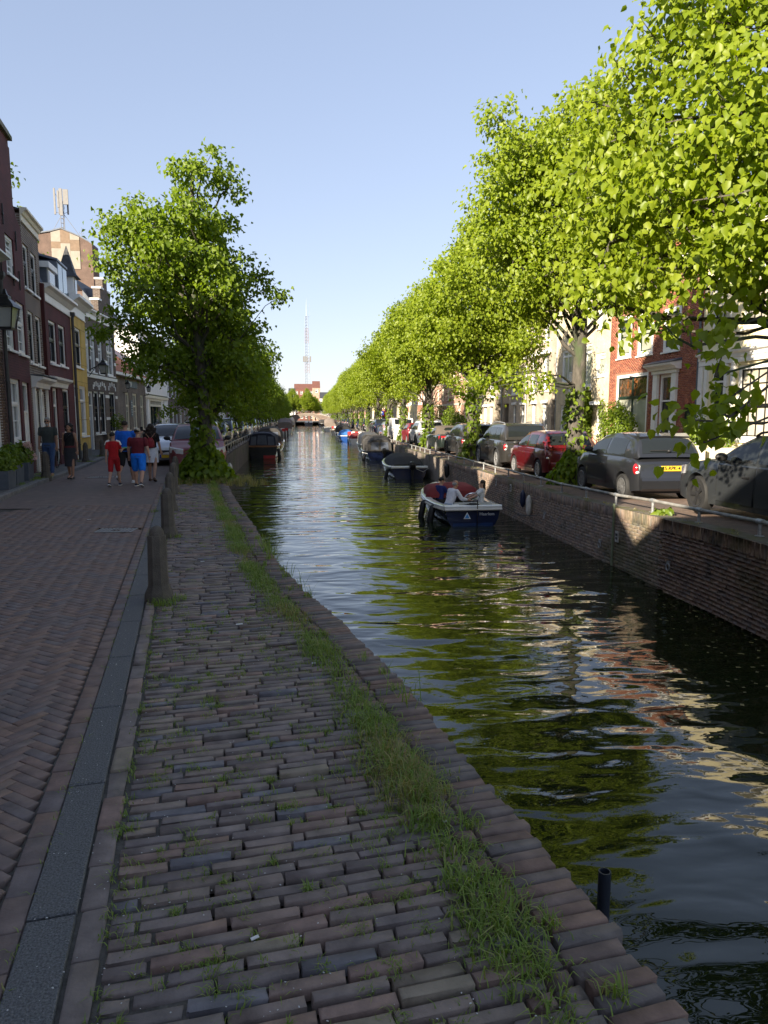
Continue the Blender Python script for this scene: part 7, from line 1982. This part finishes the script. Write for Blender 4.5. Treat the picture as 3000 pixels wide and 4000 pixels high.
    if hairtype == 'short':
        ellip(mb, (0, -.022, .05), (.083, .098, .085))
    elif hairtype == 'bald':
        for s in (-1, 1): ellip(mb, (s * .062, -.03, .01), (.024, .065, .05))
        ellip(mb, (0, -.075, .0), (.06, .035, .06))
    elif hairtype == 'curly':
        g = np.random.default_rng(int(h * 100)); ellip(mb, (0, -.03, .055), (.095, .105, .09))
        for _ in range(46):
            d = Vector(g.normal(size=3)).normalized(); p = (d.x * .115, -.04 + min(d.y, .15) * .10, .03 + d.z * .10 - .07 * (g.random() < .6)); ellip(mb, p, (.036, .036, .036), 7, 5)
    elif hairtype == 'long':
        ellip(mb, (0, -.025, .045), (.088, .104, .09)); ellip(mb, (0, -.07, -.06), (.08, .05, .12)); ellip(mb, (0, -.085, -.16), (.075, .04, .10))
    elif hairtype == 'bigcurl':
        g = np.random.default_rng(5); ellip(mb, (0, -.03, .05), (.10, .11, .095))
        for _ in range(80):
            p = (g.normal() * .075, -.06 + g.normal() * .035, .02 - g.random() * .34); ellip(mb, p, (.042, .042, .042), 7, 5)
    if hair: voxel('hair', mb, hair, .012, root, 2)
    mb = MB()
    for s in (-1, 1): ellip(mb, (s * .03, .078, .012), (.011, .008, .008), 8, 6)
    ellip(mb, (0, .083, -.062), (.022, .006, .006), 8, 5)
    mb.build('face_features', M('dark_features', (.05, .022, .02), .5), root)
    if extra: extra(root, hc, H_, up, J, ellip)
    return root

def cap_hat(m, brim=True):
    def f(root, hc, H_, up, J, ellip):
        mb = MB(); ellip(mb, (0, -.01, .06), (.088, .106, .078)); o = voxel('cap', mb, m, .010, root, 2)
        q = MB(); q.loft([[tuple(hc + H_ @ Vector((x_ * w_, y_, z_ - .012 * x_ * x_))) for x_ in (-1, -.5, 0, .5, 1)] for y_, w_, z_ in ((.06, .075, .055), (.12, .072, .048), (.165, .045, .035))], False, False)
        s_ = q.build('brim', m, o, True); md = s_.modifiers.new('t', 'SOLIDIFY'); md.thickness = .008
    return f
walkA = ((24, 6, 2), (-14, 18, 2)); walkB = ((-14, 22, 2), (22, 5, 2))
armsW = ((-16, 12, 9), (14, 14, 9)); armsV = ((14, 14, 9), (-16, 12, 9))
GP = 'people walking on the left street'
face = math.pi                                                     # facing the viewer
def glasses(root, hc, H_, up, J, ellip):
    mb = MB()
    for s in (-1, 1): ellip(mb, (s * .034, .088, .012), (.026, .005, .017), 10, 6)
    mb.build('glasses', BLACKP, root)
    q = MB(); ellip(q, (0, .066, -.085), (.045, .035, .042)); q.build('beard', HAIRG, root, True)
person('man in grey green t-shirt and blue jeans walking hand in hand towards the viewer', (-7.72, 22.7, .1), face + .12, 1.80, ((20, 4, 2), (-10, 14, 2)), ((8, 12, 8), (-6, 10, 10)), 0, (0, 4), 1.04, SKIN2, cloth('grey_green_tee', (.048, .058, .055)), 'short', cloth('blue_denim', (.045, .085, .19)), 'trousers', HAIRG, 'short', M('tan_shoes', (.36, .22, .06), .7), extra=glasses, group=GP)
def belt(root, hc, H_, up, J, ellip):
    q = MB(); q.loft([ring_e((0, 0, z), rx, ry, 18) for z, rx, ry in ((.97, .182, .132), (1.02, .168, .125), (1.03, .165, .12))]); q.build('belt_bag', M('dark_red_belt', (.11, .018, .022), .8, .4, 40), root, True)
    q = MB(); q.tube([tuple(up(p)) for p in ((-.12, .075, 1.42), (-.03, .125, 1.33), (.10, .12, 1.22))], .016, 6); q.build('strap', BLACKP, root)
person('woman with dark curly hair in black cropped top and long charcoal skirt', (-7.0, 22.35, .02), face - .05, 1.66, ((10, 4, 1), (-8, 10, 1)), ((4, 14, 14), (-14, 14, 12)), 0, (0, 2), 1.0, SKIN2, cloth('black_top', (.014, .014, .015)), 'none', cloth('charcoal_skirt', (.035, .036, .042)), 'skirt', HAIRB, 'curly', BLACKP, female=True, extra=belt, group=GP)
def frisbee(root, hc, H_, up, J, ellip):
    p = J['hand1']; mb = MB(); mb.lathe([(.002, .0), (.11, -.004), (.135, .005), (.13, .02), (.10, .028), (.002, .03)], 20, (p.x, p.y + .05, p.z)); mb.build('green_disc', M('green_plastic', (.05, .32, .16), .4), root, True)
    for s in (-1, 1):
        q = MB(); q.tube([tuple(up((s * .10, -.02, 1.47))), tuple(up((s * .19, -.02, 1.43))), tuple(up((s * .235, -.01, 1.33)))], [.03, .035, .03], 8); q.build('shoulder_stripe', WHITE, root, True)
person('boy in red football shirt and shorts holding a green disc', (-5.12, 19.95, 0), .06, 1.50, walkB, ((-6, 10, 8), (20, 85, 8)), 0, (-25, 6), .9, SKIN, cloth('red_football_shirt', (.42, .012, .016)), 'short', cloth('red_shorts', (.36, .012, .016)), 'shorts', HAIRB, 'short', M('navy_trainers', (.012, .015, .035), .6), extra=frisbee, group=GP)
def phone(root, hc, H_, up, J, ellip):
    p = J['hand1']; mb = MB(); mb.box(p.x - .04, p.x + .04, p.y + .0, p.y + .01, p.z - .02, p.z + .13, .004); mb.build('phone', BLACKP, root)
person('man in bright blue t-shirt and black shorts raising a phone', (-4.98, 20.75, 0), -.04, 1.78, ((-18, 34, 2), (14, 6, 2)), ((10, 60, 12), (55, 70, 14)), 0, (-6, 2), 1.1, SKIN, cloth('blue_tee', (.012, .13, .62)), 'short', cloth('black_shorts', (.014, .014, .016)), 'shorts', HAIRD, 'short', M('white_trainers', (.7, .7, .7), .6), extra=phone, group=GP)
def capband(root, hc, H_, up, J, ellip):
    cap_hat(M('beige_cap', (.48, .43, .36), .85))(root, hc, H_, up, J, ellip)
    p = J['hand1'] + Vector((0, 0, .10)); q = MB(); q.lathe([(.038, -.012), (.038, .012)], 12, tuple(p)); q.build('watch', BLACKP, root)
person('boy in maroon t-shirt, bright blue shorts and beige cap', (-4.42, 19.72, 0), -.05, 1.60, ((16, 4, 4), (-16, 20, 4)), ((12, 12, 14), (-8, 14, 14)), 0, (-8, 0), 1.16, SKIN, cloth('maroon_tee', (.13, .014, .022)), 'short', cloth('bright_blue_shorts', (.01, .17, .68)), 'shorts', HAIRD, 'short', M('navy_trainers', (.012, .015, .035), .6), extra=capband, group=GP)
def backpack(root, hc, H_, up, J, ellip):
    RB = M('red_leather', (.25, .012, .022), .5, .15, 10)
    q = MB(); q.loft([[tuple(up((x_ * w_, y_ - .118, z_))) for x_, y_ in ((-1, 0), (-.9, -.075), (0, -.10), (.9, -.075), (1, 0))] for z_, w_ in ((1.03, .10), (1.06, .125), (1.2, .115), (1.3, .07), (1.32, .03))]); o = q.build('backpack', RB, root, True, 60)
    for s in (-1, 1): q = MB(); q.tube([tuple(up(p)) for p in ((s * .03, -.14, 1.31), (s * .12, -.12, 1.42), (s * .14, -.03, 1.475))], .012, 6); q.build('strap', M('tan_strap', (.35, .18, .12), .6), o)
person('woman with long dark curls, red backpack and white shorts skirt', (-4.4, 21.35, 0), -.02, 1.68, ((12, 4, 2), (-12, 18, 2)), armsW, 0, (0, 0), 1.0, SKIN, cloth('black_tee', (.014, .013, .014)), 'short', cloth('white_skirt', (.66, .66, .70)), 'short_skirt', HAIRD, 'bigcurl', M('brown_sandals', (.10, .06, .04), .7), female=True, extra=backpack, group=GP)

# ---------------------------------------------------------------- boats
HULLS = {}
def hullmat(nm, c): return M(nm, c, .25, .1, 3, coat=.6)
NAVY = hullmat('navy_gelcoat', (.008, .014, .045)); GEL = hullmat('white_gelcoat', (.66, .66, .63)); BLACKH = hullmat('black_hull', (.010, .010, .012)); CREAMH = hullmat('cream_hull', (.55, .51, .44)); BLUEH = hullmat('blue_hull', (.02, .07, .26)); VARN = M('varnished_wood', (.20, .085, .03), .3, .25, 4, coat=.8, stretch=(6, 1, 6))
CANV_B = M('black_canvas', (.022, .022, .023), .85, .15, 3, .5, 4); CANV_G = M('dark_grey_canvas', (.05, .047, .045), .85, .15, 3, .5, 4); CANV_C = M('cream_canvas', (.47, .42, .35), .85, .08, 3, .4, 4); CANV_R = M('dark_red_canvas', (.16, .022, .024), .9, .2, 3, .9, 6); CANV_U = M('blue_canvas', (.04, .16, .45), .8, .1, 3, .5, 5); CANV_N = M('navy_canvas', (.015, .018, .035), .8, .1, 3, .4, 4); CANV_T = M('taupe_canvas', (.17, .14, .12), .85, .1, 3, .4, 4)
VINYLW = glass_mat('clear_vinyl_window', (.10, .115, .15), .06)
def boat(name, label, x, y, rz, L, W_, hull, rim=GEL, fb=.58, sheer=.25, stern=.86, inner=GEL, group='boats moored along the canal', band=None):
    """local +y is the bow, origin at the middle of the transom on the waterline"""
    t = thing(name, label, 'boat', (x, y, WZ), rz, group)
    ws = lambda f: W_ / 2 * interp(f, [(0, stern), (.15, .95), (.4, 1.0), (.62, .93), (.78, .74), (.9, .45), (.97, .18), (1, .03)])
    zs = lambda f: fb + sheer * max(0, (f - .25) / .75) ** 1.8 + .04 * (1 - min(1, f / .25))
    t.__dict__ if False else None
    fs = [0, .03, .1, .2, .3, .4, .5, .6, .7, .78, .85, .91, .96, 1]
    mb = MB(); rings = []
    for f in fs:
        w_, z_ = ws(f), zs(f); yy = L * f + (.10 * f ** 6) - (0 if f > 0 else 0)
        rk = .35 * max(0, f - .75) / .25
        half = [(w_, z_), (w_ * .985, z_ * .72), (w_ * .93, z_ * .36), (w_ * .80, .02), (w_ * .45, -.22), (0, -.32)]
        rings.append([(sx * a, yy + rk * (zz / z_ - .5) * .8, zz) for a, zz, sx in [(a, zz, -1) for a, zz in half] + [(a, zz, 1) for a, zz in half[-2::-1]]])
    mb.loft(rings, False, False); n = len(rings[0]); mb.face(*rings[0][::-1])
    mb.build('hull', hull, t, True, 50)
    mb = MB()
    for f0, f1 in zip(fs[:-1], fs[1:]):
        for s in (-1, 1):
            P = []
            for f in (f0, f1):
                w_, z_ = ws(f), zs(f); yy = L * f + .35 * max(0, f - .75) / .25 * .4
                P.append([(s * (w_ + .045), yy, z_ - .07), (s * (w_ + .05), yy, z_ + .01), (s * (w_ - .02), yy, z_ + .045), (s * (max(0, w_ - .17)), yy, z_ + .035), (s * max(0, w_ - .19), yy, z_ - .05)])
            mb.loft(P, False, False)
    w_, z_ = ws(0), zs(0)
    mb.loft([[(xx, yy, z_ + dz) for yy, dz in ((-.05, -.07), (-.05, .01), (-.0, .045), (.16, .04), (.18, -.05))] for xx in (-w_ - .045, 0, w_ + .045)], False, False)
    mb.build('gunwale', rim, t, True, 40)
    if band:
        mb = MB()
        for s in (-1, 1): mb.loft([[(s * (ws(f) * .985 + .012), L * f + .2 * max(0, f - .75), zs(f) * q) for q in (.80, .70)] for f in fs[:-2]], False, False)
        mb.build('rubbing_band', band, t)
    mb = MB(); mb.loft([[(-max(.02, ws(f) - .18), L * f + .1, .10), (max(.02, ws(f) - .18), L * f + .1, .10)] for f in fs[:-2]], False, False)
    mb.loft([[(s, L * f + .05, zz) for s, zz in ((-max(.02, ws(f) - .185), .10), (-max(.02, ws(f) - .185), zs(f) - .03))] for f in fs[:-2]], False, False); mb.loft([[(s, L * f + .05, zz) for s, zz in ((max(.02, ws(f) - .185), zs(f) - .03), (max(.02, ws(f) - .185), .10))] for f in fs[:-2]], False, False)
    mb.build('inner_shell', inner, t)
    return t, ws, zs
def canopy(t, ws, zs, L, prof, m, name='canopy', wk=.95, wins=(), seams=True, ridge=.6, shape=(.98, .92, .62)):
    mb = MB(); rings = []
    fs = np.linspace(prof[0][0], prof[-1][0], 15); g = np.random.default_rng(int(L * 10))
    def sec(f, q):
        h_ = interp(f, prof); w_ = max(.03, ws(max(0, f)) * wk); z_ = zs(max(0, f)) + .02
        tab = [(0, w_, z_), (.30, w_ * shape[0], z_ + h_ * .45), (.55, w_ * shape[1], z_ + h_ * .75), (.8, w_ * shape[2], z_ + h_ * .95), (1, 0, z_ + h_)]
        return interp(q, [(a, b) for a, b, c in tab]), interp(q, [(a, c) for a, b, c in tab])
    for f in fs:
        r = [(-a, L * f, z + g.normal() * .012) for a, z in (sec(f, q) for q in (0, .15, .3, .42, .55, .68, .8, .9))] + [(0, L * f, sec(f, 1)[1])]
        rings.append(r + [(-p[0], p[1], p[2] + g.normal() * .006) for p in r[-2::-1]])
    mb.loft(rings, False, False)
    for rr, sg in ((rings[0], -1), (rings[-1], 1)): mb.face(*(rr if sg > 0 else rr[::-1]))
    c = mb.build(name, m, t, True, 60)
    f0 = prof[0][0]
    for xa, xb, za, zb in wins:                                   # clear panes in the flap that closes the stern end
        h_ = interp(f0, prof); w_ = ws(max(0, f0)) * wk; z_ = zs(max(0, f0))
        def P(u, v): zz = z_ + .04 + h_ * v; k = interp(v, [(0, 1), (.45, shape[0]), (.75, shape[1]), (.95, shape[2])]); return (u * w_ * k, L * f0 - .012, zz)
        q = MB(); q.face(P(xa, za), P(xb, za), P(xb, zb), P(xa, zb)); q.build('canopy_window', VINYLW, c)
    if seams:
        for i in (3, 7, 11):
            q = MB(); q.tube([(p[0] * 1.004, p[1], p[2] + .006) for p in rings[i]], .012, 4, False); q.build('seam', m, c)
    return c
def outboard(t, x, y, m=BLACKP):
    o = MB(); o.loft([[(x + a * cx_, y + b * cy_ - .06 * (zz > .75), zz) for cx_, cy_ in ((-1, -1), (1, -1), (1, 1), (-1, 1))] for a, b, zz in ((.10, .12, .52), (.15, .19, .60), (.15, .20, .78), (.12, .17, .92), (.06, .1, .96))]); o.loft([[(x + a * cx_, y + b * cy_, zz) for cx_, cy_ in ((-1, -1), (1, -1), (1, 1), (-1, 1))] for a, b, zz in ((.07, .09, .54), (.05, .08, .1), (.04, .07, -.3))]); o.build('outboard_motor', m, t, True, 30)
def boatfender(t, p, L_, r, tilt, m=BLACKV):
    a = Vector(p); b = a + Vector((math.sin(tilt) * -L_ * .55, -math.sin(tilt) * L_ * .2, -L_ * math.cos(tilt)))
    mb = MB(); d = b - a; mb.tube([tuple(a + d * q) for q in (0, .06, .14, .5, .86, .94, 1)], [r * .3, r * .75, r, r, r, r * .75, r * .2], 10); mb.build('fender', m, t, True, 60)
# the open sloop in front
L1, W1 = 5.5, 1.95
t, ws, zs = boat('open_sloop', 'navy open sloop lettered Haarlem with three people and a red folded cover', 5.03, 20.75, .02, L1, W1, NAVY, GEL, .56, .24, .86, group=None)
q = MB()
for s in (-1, 1): q.tube([(s * (ws(f) + .055), L1 * f, zs(f) - .09) for f in (0, .1, .2, .3, .4, .5, .6, .7, .8)], .03, 6)
q.tube([(-ws(0) - .04, -.06, zs(0) - .09), (ws(0) + .04, -.06, zs(0) - .09)], .03, 6); q.build('rubbing_strake', CREAMH, t)
CUSH = M('grey_cushion', (.30, .31, .29), .85, .08, 6, .3, 50)
mb = MB(); mb.loft([[(xx, .20 + dy, zz) for dy, zz in ((0, .30), (-.05, .45), (-.10, .66), (-.04, .71), (.06, .70), (.10, .45), (.10, .30))] for xx in (-.55, -.5, .0, .55, .62)], True, True); mb.build('stern_cushion', CUSH, t, True, 40)
mb = MB(); mb.box(-ws(.3) + .2, -ws(.3) + .58, .5, 3.3, .1, .36, .02); mb.box(ws(.3) - .58, ws(.3) - .2, .5, 3.3, .1, .36, .02); mb.box(-.6, .6, .22, .55, .1, .36, .02); mb.build('bench_seat', GEL, t)
mb = MB(); mb.loft([[(xx, yy, .1) for xx, yy in ((.02, 1.05), (.42, 1.05), (.42, 1.3), (.02, 1.3))], [(xx, yy, .58) for xx, yy in ((.06, 1.1), (.38, 1.1), (.38, 1.25), (.06, 1.25))]]); mb.build('steering_console', GEL, t)
mb = MB(); c = Vector((.22, 1.0, .66)); mb.tube([tuple(c + Vector((.27 * math.cos(R(k)), -.10 * math.sin(R(k)), .25 * math.sin(R(k))))) for k in range(0, 361, 15)], .016, 6, False)
for k in (30, 150, 270): mb.tube([tuple(c + Vector((0, .06, 0))), tuple(c + Vector((.27 * math.cos(R(k)), -.10 * math.sin(R(k)), .25 * math.sin(R(k)))))], .009, 5)
mb.build('steering_wheel', CHROME, t, True)
mb = MB(); rings = []; g = np.random.default_rng(8)
for f in (.46, .5, .55, .6, .66, .72, .78, .85):
    hh = interp(f, [(.46, .16), (.5, .30), (.6, .36), (.7, .30), (.85, .05)]); w_ = ws(f) - .02
    rings.append([(w_ * a + g.normal() * .02, L1 * f + g.normal() * .015, zs(f) + .03 + hh * b + g.normal() * .02) for a, b in ((-1, 0), (-.97, .55), (-.8, .92), (-.4, 1.0), (0, 1.04), (.4, 1.0), (.8, .94), (.97, .6), (1, 0))])
mb.loft(rings, False, True); mb.build('folded_cover', CANV_R, t, True, 70)
mb = MB(); mb.loft([[(a * max(.03, ws(f) - .1), L1 * f, zs(f) + .03 + .03 * (1 - a * a)) for a in (-1, 0, 1)] for f in (.82, .88, .94, .985)], False, False); mb.build('fore_deck', GEL, t, True)
mb = MB(); mb.tube([(.12, -.06, -.2), (.12, -.075, .3), (.12, -.06, .78)], .014, 6); mb.ell((.12, -.07, .79), (.025, .025, .022)); mb.build('rudder_post', BLACKP, t)
mb = MB(); mb.tube([(.0 + .28 * math.cos(R(k)) * (1 - k / 1500), .06 + .06 * math.sin(R(k)), .635 + k * .00006) for k in range(0, 900, 30)], .012, 5); mb.build('rope_coil', BLACKP, t)
text(t, 'Haarlem', .135, (.43, -.012, .37), (math.pi / 2 + .02, 0, 0), M('pale_lettering', (.62, .63, .64), .5), 'boat_name', .004)
q = MB(); q.prism([(-.29, .23), (-.07, .23), (-.18, .43)], -.012, -.005); lg = q.build('triangle_emblem', WHITE, t); q = MB(); q.prism([(-.255, .25), (-.105, .25), (-.18, .385)], -.016, -.0125); q.build('emblem_field', M('emblem_blue', (.05, .28, .62), .5), lg)
mb = MB(); mb.loft([[(xx, -.004 + 0, zz) for zz in (.10, -.05)] for xx in (-.62, 0, .62)], False, False); mb.build('waterline_strip', M('waterline_strip_blue', (.01, .03, .10), .3), t)  # dark blue strip across the transom at the waterline
boatfender(t, (-ws(.2) - .05, 1.15, zs(.2) - .02), .75, .10, .35); boatfender(t, (-ws(.42) - .08, 2.35, zs(.42) - .02), .75, .10, .35)
mb = MB(); mb.tube([(ws(0), .1, zs(0) + .06), (1.35, -.3, .35), (1.68, -.9, .42)], .012, 5); mb.build('mooring_rope', BLACKP, t)
mb = MB(); mb.box(-.62, -.42, .05, .12, .52, .66, .005); mb.build('white_box', WHITE, t)
zf = WZ + .36
sitL = ((80, 85, 6), (84, 88, 10))
GB = 'people sitting in the open sloop'
person('grey haired man in white shirt and pale shorts bending forward in the open sloop', (4.50, 21.75, zf + .08), -R(70), 1.76, ((84, 80, 4), (80, 70, 14)), ((14, 30, 34), (38, 46, 10)), 20, (-10, 16), 1.1, SKIN2, cloth('white_shirt', (.62, .62, .66)), 'long', cloth('pale_blue_shorts', (.30, .36, .44)), 'shorts', HAIRG, 'bald', BLACKP, sit=True, group=GB)
person('woman in white t-shirt leaning back on the wall side of the open sloop', (5.62, 22.2, zf + .06), R(80), 1.66, ((78, 60, 6), (82, 70, 10)), ((48, 18, 8), (52, 14, 8)), -4, (10, 0), .98, SKIN, cloth('white_tee', (.64, .64, .64)), 'short', cloth('dark_shorts', (.02, .02, .03)), 'shorts', HAIRD, 'long', BLACKP, sit=True, female=True, group=GB)
person('man in navy t-shirt and black cap resting at the far left of the open sloop', (4.5, 23.35, zf + .03), -R(60), 1.72, sitL, ((20, 90, 24), (30, 70, 12)), 8, (-20, 4), 1.0, SKIN, cloth('navy_tee', (.012, .02, .11)), 'short', cloth('black_shorts', (.014, .014, .016)), 'shorts', HAIRD, 'short', BLACKP, sit=True, extra=cap_hat(M('black_cap', (.012, .012, .012), .8)), group=GB)
# moored boats on the right
t, ws, zs = boat('covered_boat', 'navy boat with tight black canvas cover and black outboard motor', 5.55, 37.2, .0, 6.4, 2.15, NAVY, GEL, .62, .3)
canopy(t, ws, zs, 6.4, [(.07, .10), (.2, .50), (.42, .62), (.62, .50), (.80, .18), (.9, .05)], CANV_B, 'cover', .93, seams=False, shape=(.88, .70, .40)); outboard(t, .12, -.18); boatfender(t, (-1.05, 1.0, .5), .7, .1, .4); mb = MB(); mb.tube([(.35, -.12, .56), (.7, -.16, .40), (1.0, -.1, .58)], .012, 5); mb.build('mooring_rope', WHITER, t)
t, ws, zs = boat('covered_boat', 'dark sloop with tall grey black tent canopy and white side stripe', 5.75, 53.8, .02, 6.6, 2.2, NAVY, BLACKH, .66, .3, band=WHITE)
canopy(t, ws, zs, 6.6, [(.02, .85), (.15, 1.15), (.4, 1.2), (.6, .95), (.72, .2)], CANV_G, 'canopy', .95, wins=((-.75, -.1, .1, .75), (.1, .75, .1, .75))); outboard(t, .3, -.15); boatfender(t, (-1.1, .5, .5), .7, .12, .4)
t, ws, zs = boat('covered_boat', 'cream boat under a rounded pale canopy beside the quay wall', 6.0, 64, .0, 6.0, 2.05, CREAMH, GEL, .8, .4)
canopy(t, ws, zs, 6.0, [(.05, .85), (.2, 1.05), (.5, 1.08), (.68, .85), (.78, .2)], CANV_C)
t, ws, zs = boat('covered_boat', 'small boat under a dark red cover next to the mooring guard', 6.4, 86, .0, 5, 1.9, GEL, GEL, .6, .3); canopy(t, ws, zs, 5, [(.04, .3), (.3, .75), (.6, .7), (.95, .1)], CANV_R, 'cover', .96, seams=False, shape=(.85, .65, .35))
t, ws, zs = boat('covered_boat', 'blue boat under a bright blue cover', 6.0, 97, .05, 6, 2.3, BLUEH, GEL, .75, .35); canopy(t, ws, zs, 6, [(.04, .25), (.3, .85), (.6, .7), (.95, .1)], CANV_U, 'cover', .96, seams=False, shape=(.85, .65, .35))
t, ws, zs = boat('covered_boat', 'dark boat with black canopy beyond the blue covered boat', 6.3, 113, .0, 7, 2.5, BLACKH, GEL, .8, .35); canopy(t, ws, zs, 7, [(.03, .9), (.3, 1.3), (.6, 1.0), (.75, .2)], CANV_B)
t, ws, zs = boat('open_boat', 'small cream open boat far along the right quay', 6.2, 133, .0, 6.5, 2.4, CREAMH, VARN, .8, .4); mb = MB(); mb.box(-.7, .7, 2, 2.5, .3, .55); mb.build('thwart', VARN, t)
t, ws, zs = boat('covered_boat', 'white boat with sloping taupe hood far along the right quay', 6.1, 165, .0, 8, 3.0, GEL, GEL, 1.0, .5); canopy(t, ws, zs, 8, [(.2, 1.0), (.35, 2.0), (.6, 1.9), (.78, .3)], CANV_T)
t, ws, zs = boat('covered_boat', 'dark boat moored beside the bridge foot on the right', 7.6, 262, .1, 9, 3.4, BLACKH, GEL, 1.0, .5); canopy(t, ws, zs, 9, [(.1, .9), (.4, 1.4), (.7, .4)], CANV_G)
# left
t, ws, zs = boat('moored_sloop', 'black sloop with navy windowed hood and red waterline moored on the left', -3.25, 57.2, .0, 7.5, 2.5, BLACKH, VARN, .95, .35, .9)
canopy(t, ws, zs, 7.5, [(.02, 1.0), (.15, 1.15), (.38, 1.1), (.5, .2)], CANV_N, 'hood', .92, wins=((-.92, -.50, .05, .72), (-.42, .34, .08, .82), (.42, .90, .05, .72)))
q = MB(); q.loft([[(ws(0) * a, -.008, z_) for z_ in (.02, .25)] for a in (.05, .5, .9)], False, False); q.build('red_antifouling', M('antifouling_red', (.32, .02, .02), .6), t); boatfender(t, (ws(0) + .1, .3, .8), .9, .13, -.2)
t, ws, zs = boat('moored_sloop', 'wooden sloop under a dark grey canopy behind the black one', -3.2, 67.5, .0, 8, 2.6, VARN, VARN, .9, .4); canopy(t, ws, zs, 8, [(.03, 1.3), (.25, 1.5), (.5, 1.3), (.65, .3)], CANV_G, wins=((-.8, -.15, .1, .7), (.15, .8, .1, .7)))
t, ws, zs = boat('moored_sloop', 'white sloop with brown hood and wooden rim far on the left', -3.6, 140, .0, 8, 3.1, GEL, VARN, 1.1, .5); canopy(t, ws, zs, 8, [(.2, 1.2), (.4, 2.0), (.6, 1.7), (.75, .3)], CANV_T)
t, ws, zs = boat('moored_sloop', 'small sloop with pale hood last on the left before the bridge', -3.9, 195, .0, 9, 3.2, VARN, VARN, 1.1, .5); canopy(t, ws, zs, 9, [(.15, 1.3), (.4, 2.3), (.65, .4)], CANV_C)
fender('boat_fender', 'pale worn fender hanging on the left quay wall below the railing', (-3.02, 29.2, -.55), .55, .12, WHITER, .4); fender('boat_fender', 'second pale fender beside it on the left quay wall', (-3.1, 30.3, -.35), .5, .11, WHITER, .3)
t, ws, zs = boat('motor_boat', 'dark motor boat with white seats passing under the bridge arch', 2.0, 276, .0, 8, 3.6, NAVY, NAVY, 1.1, .4, group=None)
mb = MB(); mb.box(-1.5, -.2, .3, 1.4, .9, 1.7, .15); mb.box(.2, 1.5, .3, 1.4, .9, 1.7, .15); mb.build('white_seat', WHITE, t); outboard(t, 0, -.2)
# blue and orange figures far off on the quay
person('tiny person in blue walking far along the right quay', (11.2, 170, -.2), 2.8, 1.85, walkA, armsW, top=cloth('blue_tee', (.012, .13, .62)), bottom=cloth('blue_denim', (.045, .085, .19)), hair=HAIRD, size=.02)
person('tiny person in orange standing far along the right quay', (10.6, 185, -.2), .3, 1.85, walkB, armsV, top=cloth('orange_vest', (.70, .10, .02)), bottom=cloth('orange_trousers', (.6, .09, .02)), hair=HAIRD, size=.02)
